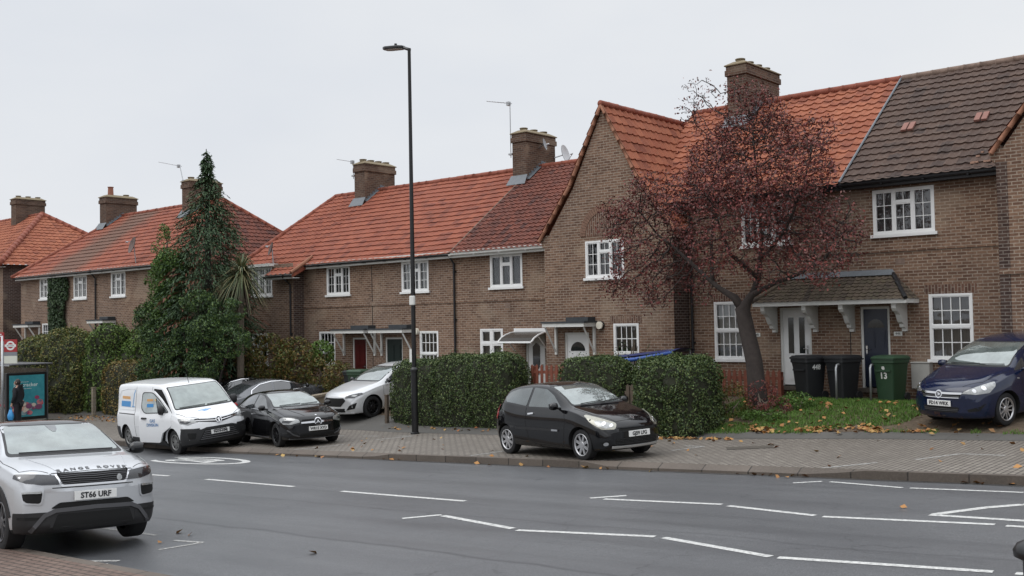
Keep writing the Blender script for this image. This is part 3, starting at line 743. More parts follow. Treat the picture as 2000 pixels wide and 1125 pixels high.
M['patched'] = plain('patched_tile', (.36, .22, .16), .85, var=.4, scale=20); rng = random.Random(4)
for k in range(16):
    u = rng.uniform(-7.6, -6.7); y = rng.uniform(-.2, .3); z = zrt(y)+.05; w = rng.uniform(.05, .16); t = MB(); t.box(u, u+w, y, y+.1, z, z+.04); put(t, 'repaired_tile', M['patched'], bro)
C, cro = terrace('terrace_house', 'brick terrace house with white front door behind the purple tree', -15.1, -10.52, ZRt, RR, M['tile_orange'],
    [(-13.42, -12.01, 4.68, 5.78), (-14.32, -13.42, 1.65, 3.2), (-12.39, -11.52, .97, 2.99)], strc=4.3, sides=(True, True), roof_u=(-17.3, -10.55), sag=.05, gauge=.33, tw=.3, amp=.022)
window(C, -13.42, -12.01, 4.68, 5.78, 0, 'upper', 0); window(C, -14.32, -13.42, 1.65, 3.2, 0, 'sash', 1); lintel(C, -14.32, -13.42, 3.2, 0)
door(C, -12.39, -11.52, .97, 2.99, 0, M['door_white'], 'twin', 1)
downpipe(C, -14.98, 0, .2, 5.9)
m = MB(); m.box(-10.56, -10.5, -.3, -.0, ZRt-.05, ZRt+.04); m.tube([(-10.53, y, zrt(y)+.05) for y in frange(-.34, 4.2, 8)], .03, 6); put(m, 'roof_joint', M['lead'], C)
chimney(C, -15.5, -14.85, 3.2, 5.4, 8.3, 10.5, 4); flashing(C, -15.5, -14.85, 3.2, 0, zrt)
for (h, u, z, nm) in ((C, -13.05, 2.3, 'house_number'), (B, -9.3, 2.3, 'house_number')):
    m = MB(); m.box(u-.1, u+.1, -.02, -.001, z-.05, z+.05); q = put(m, nm, M['white_old'], h)
    textmesh('448' if h is C else '446', .085, M['black_plastic'], 'number', q, .002, mtx=basis((1, 0, 0), (0, 0, 1), (u, -.022, z)))
m = MB(); m.box(-8.93, -8.5, -.26, -.0, 1.0, 1.6); m.box(-8.95, -8.48, -.28, -.0, 1.6, 1.63); put(m, 'meter_cabinet', M['asbestos'], B, bevel=.012)

# the tiled porch they share
pr = house_thing('porch_canopy', 'long tiled porch canopy over the white and the navy front doors', 'porch', (-10.8, -.4, 3.0))
TZ, FZ = 3.78, 3.12
front = [(-.0, 0), (.86, TZ-FZ)]
u0, u1, v0, v1 = -12.72, -8.78, -11.95, -9.4
prf = tile_roof('canopy_roof', pr, M['tile_porch'], (0, -.88, FZ), (1, 0, 0), (0, 1, 0), u0, u1, front, .13, .165, .012, .022, clips=[hipclip((v1, 0), (u1, -.88), (-10, -.4)), hipclip((v0, 0), (u0, -.88), (-10, -.4))])
for (e, t, s_) in ((u1, v1, -1), (u0, v0, 1)):
    tile_roof('canopy_hip', pr, M['tile_porch'], (e, 0, FZ), (0, 1, 0), (s_, 0, 0), -.9, -.02, [(0, 0), (abs(e-t), TZ-FZ)], .13, .165, .012, .022, clips=[hipclip((t, 0), (e, -.88), (e, 0))])
    m = MB(); m.tube([(e-(e-t)*k, -.88+.88*k, FZ+(TZ-FZ)*k+.03) for k in frange(0, .92, 8)], [.05+.012*(i % 2) for i in range(9)], 8); put(m, 'hip_tiles', M['black_plastic' if s_ < 0 else 'tile_porch'], prf)
m = MB(); m.face([(v0-.1, -.16, TZ-.05), (v1+.13, -.16, TZ-.05), (v1+.02, -.012, TZ+.09), (v0, -.012, TZ+.09)]); m.face([(v0, -.012, TZ+.09), (v1, -.012, TZ+.09), (v1, 0, TZ+.09), (v0, 0, TZ+.09)]); put(m, 'lead_flashing', M['lead'], prf)
m = MB(); m.box(u0, u1, -.84, -.79, FZ-.09, FZ+.015); m.box(u0, u0+.05, -.79, 0, FZ-.09, FZ+.012); m.box(u1-.05, u1, -.79, 0, FZ-.09, FZ+.012); m.box(u0+.05, u1-.05, -.79, 0, FZ-.085, FZ-.06); put(m, 'fascia', M['white_old'], pr)
for u in (-12.5, -11.38, -10.42, -9.12):
    P = [(0, -.09), (-.74, -.09), (-.74, -.2), (-.68, -.27), (-.58, -.3), (-.48, -.36), (-.42, -.46), (-.36, -.54), (-.27, -.58), (-.24, -.66), (-.1, -.69), (-.1, -.76), (0, -.76)]
    m = MB(); m.prism([(u-.055, y, FZ+z) for y, z in P], (.11, 0, 0)); m.box(u-.075, u+.075, -.3, 0, FZ-.095, FZ-.12); put(m, 'scroll_bracket', M['white_old'], pr)

# --- projecting gabled cottages
def gable_house(name, label, u0, u1, Y, ze, ops, mat, prof, openright=True):
    h = house_thing(name, label, 'house', ((u0+u1)/2, Y, house_level((u0+u1)/2)))
    um = (u0+u1)/2; hw = (u1-u0)/2; apex = prof[0][1]
    w = MB(); wall_front(w, u0, u1, GZ, ze-.12, Y, ops)
    L = [(um-d*hw/prof[-1][0], z-.12) for d, z in prof]; Rr = [(um+d*hw/prof[-1][0], z-.12) for d, z in prof]
    poly = L[::-1]+Rr[1:]
    w.face([(x, Y, z) for x, z in poly[::-1]][::-1])
    w.face([(u0, 8, GZ), (u0, Y, GZ), (u0, Y, ze-.12), (u0, 8, ze-.12)])
    put(w, 'wall', M['brick'], h)
    w = MB(); w.face([(u1, Y, GZ), (u1, 8, GZ), (u1, 8, ze-.12), (u1, Y, ze-.12)]); put(w, 'side_wall', M['brick_dark'], h)  # return wall, its shade painted in by the darker brick
    for s_, ue in ((-1, u0), (1, u1)):                      # kneelers corbelled out at the foot of each verge
        w = MB(); w.prism([(ue-s_*.25, Y-.006, ze-.22), (ue+s_*.06, Y-.006, ze-.22), (ue+s_*.14, Y-.006, ze-.02), (ue+s_*.14, Y-.006, ze+.0), (ue-s_*.1, Y-.006, ze+.16)][::s_], (0, .3, 0)); put(w, 'kneeler', M['brick'], h)
    P = [(prof[-1][0]-d, z-prof[-1][1]) for d, z in prof[::-1]]
    for s_, ue in ((-1, um+prof[-1][0]), (1, um-prof[-1][0])):
        rf = tile_roof('roof', h, mat, (ue, 0, prof[-1][1]), (0, 1, 0), (s_, 0, 0), Y-.1, 4.4, P, .33, .3, .02)
        ridge_run('verge_tiles', rf, M['ridge_pale'], (um+s_*0, Y-.06, apex-.03), (um+(-s_)*prof[1][0], Y-.06, prof[1][1]-.03), .055, .33)
        ridge_run('verge_tiles', rf, M['ridge_pale'], (um+(-s_)*prof[1][0], Y-.06, prof[1][1]-.03), (um+(-s_)*prof[-1][0], Y-.06, prof[-1][1]-.03), .055, .33)
    ridge_run('ridge_tiles', rf, M['ridge'], (um, Y-.1, apex+.015), (um, 3.72, apex+.015), .095)
    return h
PD = [(0, 9.0), (1.2, 6.78), (2.4, 5.2)]
D = gable_house('gabled_house', 'tall gabled brick house with an arched brick panel over its window', -19.6, -15.1, -.8, 5.2, [(-18.06, -16.7, 4.0, 5.07), (-17.12, -16.26, 1.4, 2.66), (-18.9, -18.0, .32, 2.42)], M['tile_orange'], PD)
window(D, -18.06, -16.7, 4.0, 5.07, -.8, 'upper', 0); window(D, -17.12, -16.26, 1.4, 2.66, -.8, 'low', 0); lintel(D, -17.12, -16.26, 2.66, -.8)
door(D, -18.9, -18.0, .32, 2.42, -.8, M['door_white'], 'fan', 1)
fc = flat_canopy(D, -19.25, -17.72, -.8, 2.72)
m = MB(); ac, zc = -17.38, 5.22; ro, ri = .86, .66
P = [(ac+ri*cos(t), -.806, zc+ri*1.02*sin(t)) for t in frange(0, pi, 24)]; m.face(P); put(m, 'arch_panel', M['brick_soldier'], D)
m = MB()
for k in range(30):
    t0, t1 = pi*(k+.08)/30, pi*(k+.92)/30
    m.prism([(ac+r*cos(t), -.8, zc+r*1.02*sin(t)) for r, t in ((ri, t0), (ro, t0), (ro, t1), (ri, t1))][::-1], (0, -.018, 0))
put(m, 'brick_arch', plain('arch_brick', (.2, .115, .08), .9, var=.45, scale=9), D)
m = MB(); m.tube([(-17.55, -.81, 2.62), (-17.55, -.92, 2.62)], .11, 14); put(m, 'bulkhead_light', M['lamp_cream'], D)
m = MB(); m.tube([(-17.55, -.8, 2.62), (-17.55, -.86, 2.62)], .125, 14); put(m, 'light_backplate', M['black_plastic'], D)
PA = [(0, 10.1), (1.2, 7.88), (2.4, 6.3)]
A = gable_house('gabled_house', 'gabled brick house cut off by the right edge of the photo', -6.73, -2.1, -.8, 6.3, [], M['tile_old'], PA)
m = MB(); m.box(-6.73, -2.1, -.828, -.801, 3.6, 3.72); put(m, 'string_course', M['brick'], A)
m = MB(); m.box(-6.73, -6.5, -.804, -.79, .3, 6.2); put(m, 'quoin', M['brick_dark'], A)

# --- middle terrace
E_, ero = terrace('terrace_house', 'brick terrace house with the dull old tiled roof and diamond leaded window', -24.05, -19.55, ZM, RM, M['tile_old'],
    [(-22.53, -21.16, 3.9, 4.95), (-23.02, -22.03, 1.4, 2.56), (-21.09, -20.3, .35, 2.45)], sides=(True, True), roof_u=(-24.0, -19.3), gauge=.24, tw=.22, strc=3.46, gut='white_old', amp=.02)
window(E_, -22.53, -21.16, 3.9, 4.95, 0, 'upper_lead', 3); window(E_, -23.02, -22.03, 1.4, 2.56, 0, 'cross', 3)
door(E_, -21.09, -20.3, .35, 2.45, 0, M['door_white'], 'hex', 1)
m = MB(); cc = [(0, 2.42), (-.25, 2.4), (-.5, 2.33), (-.7, 2.24), (-.85, 2.12)]
m.grid([[(u, y, z+.03) for y, z in cc] for u in (-21.5, -20.15)]); m.grid([[(u, y, z) for y, z in cc] for u in (-20.15, -21.5)]); cn = put(m, 'door_canopy', plain('smoked_canopy', (.06, .055, .05), .25, var=.1), E_)
m = MB()
for u in (-21.5, -20.15): m.tube([(u, y, z+.02) for y, z in cc], .03, 6); m.tube([(u, -.04, 1.85), (u, -.5, 2.3)], .022, 6)
m.tube([(-21.5, -.85, 2.13), (-20.15, -.85, 2.13)], .035, 6); m.box(-21.5, -20.15, -.08, -.0, 2.45, 2.56); put(m, 'canopy_frame', M['white'], cn)
F_, fro = terrace('terrace_house', 'brick terrace house with bright red tiles and a dark front door', -28.35, -24.05, ZM, RM, M['tile_red'],
    [(-26.73, -25.38, 3.9, 4.95), (-25.86, -24.96, 1.35, 2.51), (-27.65, -26.74, .28, 2.3)], sides=(True, True), strc=3.46, sag=.03)
window(F_, -26.73, -25.38, 3.9, 4.95, 0, 'upper', 2); window(F_, -25.86, -24.96, 1.35, 2.51, 0, 'low', 0); door(F_, -27.65, -26.74, .28, 2.3, 0, M['door_green'], 'panel', 1)
flat_canopy(F_, -27.85, -26.1, 0, 2.6)
m = MB(); m.tube([(-26.0, -.001, 2.5), (-26.0, -.12, 2.5)], .12, 14); put(m, 'bulkhead_light', M['lamp_cream'], F_)
downpipe(F_, -24.12, 0, .1, ZM)
for (h_, u_, z_0, z_1) in ((B, -10.5, .9, 4.2), (E_, -20.15, .4, 4.9), (F_, -28.3, .3, 4.9)):
    k_ = MB(); k_.tube([(u_, -.012, z_0), (u_+.015, -.012, (z_0+z_1)/2), (u_, -.012, z_1)], .009, 5); put(k_, 'cable', M['black_plastic'], h_)
for (h_, u_, z_) in ((B, -8.05, 1.2), (B, -9.2, 4.05), (C, -13.8, 1.2), (C, -12.6, 4.0), (E_, -22.6, .9), (F_, -25.4, .95), (E_, -21.8, 3.3)):
    k_ = MB(); k_.box(u_-.11, u_+.11, -.008, -.001, z_-.07, z_+.07); put(k_, 'air_brick', M['ridge_brown'], h_)
m = MB(); m.tube([(-24.03, y, zmid(y)+.05) for y in frange(-.34, 3.2, 8)], .022, 6); put(m, 'roof_joint', M['ridge_brown'], F_)
chimney(F_, -24.4, -23.75, 3.4, 5.1, 7.2, 9.62, 3); flashing(F_, -24.4, -23.75, 3.4, 0, zmid)
G_, gro = terrace('terrace_house', 'brick terrace house with bright red tiles and a red front door', -32.25, -28.35, ZM, RM, M['tile_red'],
    [(-30.85, -29.52, 3.92, 4.98), (-31.33, -30.4, 1.35, 2.54), (-29.43, -28.65, .28, 2.3)], sides=(True, True), strc=3.46)
window(G_, -30.85, -29.52, 3.92, 4.98, 0, 'upper', 0); window(G_, -31.33, -30.4, 1.35, 2.54, 0, 'low', 0); door(G_, -29.43, -28.65, .28, 2.3, 0, M['door_red'], 'panel', 1)
flat_canopy(G_, -29.92, -28.1, 0, 2.6)
chimney(G_, -33.15, -32.5, 3.4, 5.1, 7.2, 9.5, 4); flashing(G_, -33.15, -32.5, 3.4, 0, zmid)
# the end house steps forward and its roof sweeps lower
HY = -.5
H_ = house_thing('end_house', 'end terrace house under the low sweep of red roof beside the palm', 'house', (-34, HY, .15))
w = MB(); wall_front(w, -36.2, -32.25, GZ, 5.2, HY, [(-34.91, -33.58, 4.0, 5.12), (-34.9, -33.9, 1.3, 2.5)]); w.face([(-36.2, BACK, GZ), (-36.2, HY, GZ), (-36.2, HY, 5.1), (-36.2, BACK, 5.1)]); put(w, 'wall', M['brick'], H_)
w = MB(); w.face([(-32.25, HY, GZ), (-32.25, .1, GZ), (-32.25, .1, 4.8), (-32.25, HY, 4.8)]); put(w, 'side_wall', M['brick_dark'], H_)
window(H_, -34.91, -33.58, 4.0, 5.12, HY, 'upper', 1); window(H_, -34.9, -33.9, 1.3, 2.5, HY, 'cross', 0)
sl = (RM-ZM)/(YR+.34); hc = hipclip((-35.3, YR), (-36.55, -.9), (-33, 0))
hr = tile_roof('roof', H_, M['tile_red'], (0, -.34, ZM), (1, 0, 0), (0, 1, 0), -37, -32.25, prof_main(ZM, RM), .34, .3, clips=[hc])
tile_roof('roof_sweep', H_, M['tile_red'], (0, -.95, ZM-.61*sl+.1), (1, 0, 0), (0, 1, 0), -33.5, -31.75, [(0, 0), (.66, .61*sl-.02)], .34, .3)
m = MB(); m.face([(-31.75, -.95, ZM-.61*sl+.09), (-31.75, -.2, ZM+.1), (-31.75, -.2, ZM-.1), (-31.75, -.95, ZM-.61*sl-.03)]); m.face([(-36.55, BACK, ZM), (-36.55, -.4, ZM), (-35.3, YR, RM)]); m.face([(-36.4, BACK, ZM), (-35.3, YR, RM), (-32.25, YR, RM), (-32.25, BACK, ZM)]); put(m, 'hip_slope', M['tile_red'], H_)
m = MB(); m.tube([(-31.78, y, z+.07) for y, z in ((-.97, ZM-.61*sl+.09), (-.3, ZM+.05), (.05, ZM+.3))], [.07, .075, .05], 8); put(m, 'verge_tiles', M['ridge_pale'], hr)
ridge_run('ridge_tiles', hr, M['ridge'], (-35.3, YR, RM), (-32.25, YR, RM)); ridge_run('hip_tiles', hr, M['ridge'], (-36.55, -.4, ZM), (-35.3, YR, RM))
m = MB(); m.box(-35.05, -33.45, -.72, -.3, 5.13, 5.24); put(m, 'window_head', M['white_old'], H_)
gutter(H_, -33.5, -31.75, -.95, ZM-.61*sl+.07); downpipe(H_, -32.37, HY, 0, ZM-.4, .4)
# --- left terrace, set a little forward
LY, LZ, LRZ, LR = -2., 5.42, 8.64, 2.2
zl = lambda y: LZ+(y-LY+.34)*(LRZ-LZ)/(LR-LY+.34)
I_, iro = terrace('terrace_house', 'left end brick terrace house with a tall pot on its chimney', -52.2, -48.25, LZ, LRZ, M['tile_band'], [(-50.15, -48.97, 4.32, 5.32), (-49.9, -48.95, 2.0, 3.13)], LY, LR, 6.7, clips=[hipclip((-50, LR), (-52.6, LY-.4), (-45, 0))], sides=(True, True), roof_u=(-52.8, -48.25), roofend=(2.8, 0))
window(I_, -50.15, -48.97, 4.32, 5.32, LY, 'upper', 0); window(I_, -49.9, -48.95, 2.0, 3.13, LY, 'low', 0); flat_canopy(I_, -51.7, -50.1, LY, 3.1)
m = MB(); m.face([(-52.5, 6.8, LZ), (-52.5, LY-.34, LZ), (-50, LR, LRZ)]); put(m, 'hip_slope', M['tile_red'], I_); ridge_run('hip_tiles', iro, M['ridge'], (-52.5, LY-.34, LZ+.03), (-50, LR, LRZ))
chimney(I_, -50.6, -49.95, 1.3, 3.0, 7.4, 9.58, 2, tall=1); flashing(I_, -50.6, -49.95, 1.3, 0, zl)
J_, jro = terrace('terrace_house', 'middle house of the left brick terrace with weathered brown band across its red roof', -48.25, -44.6, LZ, LRZ, M['tile_band'], [(-46.73, -45.5, 4.24, 5.3)], LY, LR, 6.7, sides=(True, True))
window(J_, -46.73, -45.5, 4.24, 5.3, LY, 'upper', 2); downpipe(J_, -44.6, LY, 0, LZ)
K_, kro = terrace('terrace_house', 'right end house of the left brick terrace behind the conifer', -44.6, -38.2, LZ, LRZ, M['tile_band'], [(-43.29, -42.05, 4.24, 5.3)], LY, LR, 6.7, clips=[hipclip((-40.9, LR), (-37.9, LY-.4), (-45, 0))], sides=(False, True), roof_u=(-44.6, -37.5), roofend=(0, -3.4))
window(K_, -43.29, -42.05, 4.24, 5.3, LY, 'upper', 2); flat_canopy(K_, -44.3, -42.9, LY, 3.2)
tile_roof('hip_slope', K_, M['tile_old'], (-37.86, 0, LZ), (0, 1, 0), (-1, 0, 0), LY-.4, 6.9, [(0, 0), (3.04, LRZ-LZ)], .24, .24, .02, clips=[hipclip((-40.9, LR), (-37.86, LY-.4), (-37.9, 2)), hipclip((-40.9, LR), (-37.86, 6.9), (-37.9, 2))])
ridge_run('hip_tiles', kro, M['ridge'], (-37.9, LY-.34, LZ+.03), (-40.9, LR, LRZ)); ridge_run('hip_tiles', kro, M['ridge'], (-37.9, 6.8, LZ+.03), (-40.9, LR, LRZ))
chimney(K_, -42.9, -42.25, 1.3, 3.0, 7.4, 9.6, 3); flashing(K_, -42.9, -42.25, 1.3, 0, zl)
# --- the next block down the street shows only its hipped end
L_ = house_thing('end_house', 'hipped brick house at the far left edge showing its dark shaded side wall', 'house', (-58, -1.9, .4))
w = MB(); wall_front(w, -68, -54.5, GZ, 6.25, -1.9, []); put(w, 'wall', M['brick'], L_)
w = MB(); w.face([(-54.5, -1.9, GZ), (-54.5, 6.5, GZ), (-54.5, 6.5, 6.25), (-54.5, -1.9, 6.25)]); put(w, 'side_wall', M['brick_dark'], L_)  # end wall coloured dark for the shade on it
zf = 6.2; h1 = hipclip((-59.2, 2.3), (-54.15, -2.3), (-65, -1)); h2 = hipclip((-59.2, 2.3), (-54.15, 6.9), (-54.2, 2))
lr = tile_roof('roof', L_, M['tile_orange'], (0, -2.24, zf), (1, 0, 0), (0, 1, 0), -68, -54, [(0, 0), (4.54, 3.3)], .34, .3, clips=[h1])
tile_roof('hip_slope', L_, M['tile_orange'], (-54.15, 0, zf), (0, 1, 0), (-1, 0, 0), -2.3, 6.9, [(0, 0), (5.05, 3.3)], .34, .3, clips=[hipclip((-59.2, 2.3), (-54.15, -2.3), (-54.2, 2)), h2])
ridge_run('hip_tiles', lr, M['ridge'], (-54.15, -2.25, zf+.04), (-59.2, 2.3, zf+3.3), .15); ridge_run('hip_tiles', lr, M['ridge'], (-54.15, 6.85, zf+.04), (-59.2, 2.3, zf+3.3), .15); ridge_run('ridge_tiles', lr, M['ridge'], (-68, 2.3, zf+3.3), (-59.2, 2.3, zf+3.3))
gutter(L_, -68, -54.2, -2.24, zf)
chimney(L_, -61.4, -60.75, 1.5, 3.2, 8.4, 10.5, 3)
# ------------------------------------------------------------------ plants
rs = np.random.RandomState(11)
def unit(n):
    v = rs.normal(size=(n, 3)); return v/np.linalg.norm(v, axis=1, keepdims=True)
def leaf_mesh(name, p, nrm, size, mat, parent=None, aspect=.5, bias=.8, axis=None, spread=1., kind=None):
    """one small folded leaf per point, turned roughly to nrm"""
    p = np.asarray(p, float); n = len(p); nrm = np.asarray(nrm, float)*bias+unit(n)*(1-bias)*1.6; nrm /= np.linalg.norm(nrm, axis=1, keepdims=True)+1e-9
    a = unit(n) if axis is None else np.asarray(axis, float)+unit(n)*.35*spread
    a -= nrm*np.sum(a*nrm, 1, keepdims=True); a /= np.linalg.norm(a, axis=1, keepdims=True)+1e-9; b = np.cross(nrm, a)
    s = (size*(.65+.7*rs.rand(n)))[:, None]
    fold = nrm*s*.12
    V = np.stack([p-a*s*.5, p+b*s*aspect*.5+fold, p+a*s*.5, p-b*s*aspect*.5+fold], 1).reshape(-1, 3)
    me = bpy.data.meshes.new(name); me.vertices.add(4*n); me.loops.add(4*n); me.polygons.add(n)
    me.vertices.foreach_set('co', V.ravel()); me.loops.foreach_set('vertex_index', np.arange(4*n, dtype=np.int32))
    me.polygons.foreach_set('loop_start', np.arange(0, 4*n, 4, dtype=np.int32)); me.update(); me.validate()
    me.materials.append(mat); o = bpy.data.objects.new(name, me); COL.objects.link(o)
    if parent:
        o.parent = parent
        if parent.name in WORLD: o.matrix_parent_inverse = WORLD[parent.name]
    if kind: o['kind'] = kind
    return o
def vnoise(P, s, seed=0):
    return np.array([noise.noise(Vector((x*s+seed, y*s-seed, z*s+2*seed))) for x, y, z in P])
M['hedge'] = leafmat('privet_leaf', (.025, .045, .016), (.05, .085, .026), (.085, .125, .038), (.14, .17, .06))
M['hedge_olive'] = leafmat('olive_hedge_leaf', (.045, .065, .02), (.085, .115, .03), (.15, .155, .04), (.20, .155, .045))
M['hedge_fresh'] = leafmat('fresh_hedge_leaf', (.04, .075, .016), (.075, .13, .026), (.12, .19, .04), (.16, .2, .05))
M['hedge_rust'] = leafmat('turning_hedge_leaf', (.08, .08, .024), (.17, .14, .04), (.24, .14, .045), (.13, .16, .04))
M['bright'] = leafmat('bright_shrub_leaf', (.05, .10, .015), (.09, .16, .03), (.13, .2, .04))
M['autumn'] = leafmat('autumn_shrub_leaf', (.05, .07, .015), (.10, .10, .02), (.17, .09, .025), (.07, .11, .025), (.13, .06, .02))
M['ivy'] = leafmat('ivy_leaf', (.014, .034, .012), (.03, .06, .02), (.05, .085, .03))
M['conifer'] = leafmat('conifer_spray', (.03, .06, .03), (.05, .092, .044), (.085, .14, .06))
M['leafy'] = leafmat('tree_leaf', (.035, .075, .015), (.065, .125, .022), (.11, .19, .035))
M['laurel'] = leafmat('laurel_leaf', (.02, .045, .018), (.038, .075, .026), (.065, .115, .034), (.115, .18, .04))
M['dead'] = leafmat('dead_spray', (.13, .055, .03), (.2, .085, .05))
M['palm'] = leafmat('cordyline_blade', (.04, .06, .025), (.08, .105, .045), (.2, .17, .08))
M['plum'] = leafmat('purple_plum_leaf', (.085, .024, .025), (.165, .04, .038), (.25, .066, .054), (.15, .075, .062), (.07, .03, .028))
M['bark'] = plain('grey_bark', (.050, .040, .036), .95, var=.45, scale=11)
M['twig'] = plain('hedge_twig', (.024, .027, .014), .95, var=.5, scale=14)
M['stem'] = plain('old_stem', (.16, .13, .10), .95, var=.4, scale=9)
M['grassm'] = leafmat('lawn_grass', (.045, .105, .014), (.075, .16, .022), (.115, .22, .036), (.13, .17, .05))
M['litter'] = leafmat('fallen_leaf', (.32, .15, .05), (.42, .22, .08), (.25, .09, .035), (.45, .30, .11), (.17, .08, .04), rough=.8)

def sq_surface(n, c, r, e=4.):
    """points and normals on a squarish rounded block"""
    d = unit(n); q = np.abs(d)**1.0; k = (np.sum(q**e, 1))**(-1/e); p = d*k[:, None]
    g = np.sign(p)*np.abs(p)**(e-1)/np.array(r); g /= np.linalg.norm(g, axis=1, keepdims=True)+1e-9
    return p*np.array(r)+np.array(c), g
def hedge(name, label, boxes, leaf, mat, dens=900, group=None, lump=.10, e=4.6, cat='hedge', tops=None):
    """boxes: (u0,u1,v0,v1,ztop); clipped growth with twiggy heart"""
    u = sum(b[0]+b[1] for b in boxes)/2/len(boxes); v = sum(b[2]+b[3] for b in boxes)/2/len(boxes)
    h = house_thing(name, label, cat, (u, v, G(u, v)), group); PP = []; NN = []; tw = MB()
    for (u0, u1, v0, v1, zt) in boxes:
        zb = min(G(u0, v0), G(u1, v0))-.35; c = ((u0+u1)/2, (v0+v1)/2, (zb+zt)/2); r = ((u1-u0)/2, (v1-v0)/2, (zt-zb)/2)
        area = 8*(r[0]*r[2]+r[1]*r[2]+r[0]*r[1]); n = int(area*dens); p, g = sq_surface(n, c, r, e)
        d = vnoise(p, 1.3, 3)*lump+vnoise(p, 4.5, 9)*lump*.55; p = p+g*(d-.10*rs.rand(n)**2)[:, None]+unit(n)*.018
        for k in range(int(n*.035)):
            j = rs.randint(n); p[j] += np.array((0, 0, .04+.14*rs.rand()**2)) if g[j][2] > .3 else g[j]*.10*rs.rand()
        kp = (vnoise(p, 2.6, 21)+.7*vnoise(p, 6, 13)) > -.42; p, g = p[kp], g[kp]
        PP.append(p); NN.append(g)
        R = []                                           # twiggy heart
        for i in range(15):
            ph = -pi/2+pi*i/14; row = []
            for k in range(29):
                th = 2*pi*k/28; dd = np.array((cos(ph)*cos(th), cos(ph)*sin(th), sin(ph))); kk = (np.sum(np.abs(dd)**e))**(-1/e)
                q = dd*kk*(np.array(r)-.075)+np.array(c); q = q+dd*float(noise.noise(Vector(q)*1.3+Vector((3, -3, 6))))*lump; row.append(q)
            R.append(row)
        tw.grid(R)
    put(tw, 'branches', M['twig'], h)
    leaf_mesh('foliage', np.concatenate(PP), np.concatenate(NN), leaf, mat, h, .6, .55)
    return h
HG = 'clipped hedges along the pavement'
hedge('hedge', 'long clipped dark green hedge behind the lamp post', [(-23.2, -21., -4.05, -2.9, 1.72), (-21.4, -19.4, -4.1, -2.9, 1.83), (-19.9, -18.3, -4.15, -2.9, 1.9)], .055, M['hedge'], 1000, HG)
hedge('hedge', 'square clipped hedge behind the bonnet of the black hatchback', [(-16.65, -14.5, -4.25, -3.2, 1.84)], .055, M['hedge'], 1000, HG, lump=.06)
hedge('hedge', 'rounded clipped hedge beside the purple tree', [(-13.95, -12.7, -4.95, -3.4, 1.92), (-13.1, -11.95, -5.0, -3.5, 1.86)], .055, M['hedge'], 1000, HG, e=3.4)
hedge('hedge', 'tall olive hedge behind the bus shelter', [(-47.5, -44.0, -5., -3.2, 2.55), (-44.6, -41.2, -4.9, -3.2, 2.78)], .085, M['hedge_olive'], 460, HG, lump=.26, e=3.)
hedge('hedge', 'tall fresh green hedge stepping up beside the conifer', [(-41.4, -39.0, -4.5, -2.7, 2.95), (-39.5, -37.0, -3.8, -2.1, 3.05)], .085, M['hedge_fresh'], 460, HG, lump=.28, e=2.8)
hedge('hedge', 'lower rust brown hedge left of the white van', [(-39.6, -34.6, -4.6, -3.5, 1.55)], .07, M['hedge_rust'], 520, HG, lump=.1)
hedge('shrub', 'bright green shrub between the olive hedge and the rusty hedge', [(-40.5, -37.2, -4.0, -2.9, 2.35)], .085, M['bright'], 400, lump=.25, e=2.4, cat='shrub')

def crown_points(clumps, n, shell=.55, gate=1.6, thr=-.05):
    """leaves gathered in clusters inside a set of ellipsoids, with gaps between clusters"""
    w = np.array([c[3]*c[4]+c[3]*c[5] for c in clumps]); w = w/w.sum(); P = []; Nn = []
    for c, k in zip(clumps, (w*n*1.9).astype(int)):
        d = unit(k); r = shell+(1.05-shell)*rs.rand(k)**.6; p = d*r[:, None]*np.array(c[3:6])+np.array(c[:3]); P.append(p); Nn.append(d)
    P = np.concatenate(P); Nn = np.concatenate(Nn); g = vnoise(P, gate, 5)+.5*vnoise(P, gate*2.4, 1); keep = g > thr
    return P[keep][:n*2], Nn[keep][:n*2]
def shrub(name, label, cat, clumps, n, leaf, mat, foot, stems=6, aspect=.55, thr=-.12, shell=.5, group=None, stemname='branches', stemmat='stem', crown='foliage', gate=2.2):
    h = house_thing(name, label, cat, foot, group); m = MB(); f = Vector(foot); rng = random.Random(label)
    for k in range(stems):
        c = clumps[k % len(clumps)]; t = Vector((c[0]+rng.uniform(-.5, .5)*c[3], c[1]+rng.uniform(-.4, .4)*c[4], c[2]+rng.uniform(-.2, .7)*c[5]))
        b = f+Vector((rng.uniform(-.15, .15), rng.uniform(-.1, .1), -.1)); md = b.lerp(t, .5)+Vector((rng.uniform(-.1, .1), rng.uniform(-.1, .1), .1)); r = .02+.012*(t-b).length
        m.tube([b, b.lerp(md, .5), md, md.lerp(t, .5), t], [r, r*.8, r*.65, r*.45, r*.2], 6)
    put(m, stemname, M[stemmat], h)
    p, d = crown_points(clumps, n, shell, gate, thr); leaf_mesh(crown, p, d, leaf, mat, h, aspect, .5); return h
shrub('shrub', 'autumn coloured shrub behind the grey coupe', 'shrub', [(-31.6, -2.1, 1.5, 1.05, .7, 1.0), (-30.4, -1.9, 1.45, .95, .7, .95), (-32.6, -2.3, 1.1, .7, .6, .7)], 5200, .10, M['autumn'], (-31.3, -2, .0), 9)
shrub('shrub', 'bushy shrub below the window beside the red front door', 'shrub', [(-29.1, -1.5, 1.0, .75, .6, .8), (-28.3, -1.6, .8, .7, .6, .7)], 2600, .09, M['autumn'], (-28.8, -1.5, .0), 7)
shrub('shrub', 'fresh green shrub tip in front of the red door window', 'shrub', [(-29.6, -1.3, 1.75, .5, .4, .5)], 700, .09, M['bright'], (-29.5, -1.3, .1), 5)
shrub('climbing_rose', 'straggly climber growing over the lower window of the gabled house', 'climber', [(-16.5, -1.15, 1.75, .6, .2, .42), (-16.1, -1.15, 2.05, .4, .15, .3)], 420, .06, M['ivy'], (-16.5, -1.1, .1), 9, thr=.05)
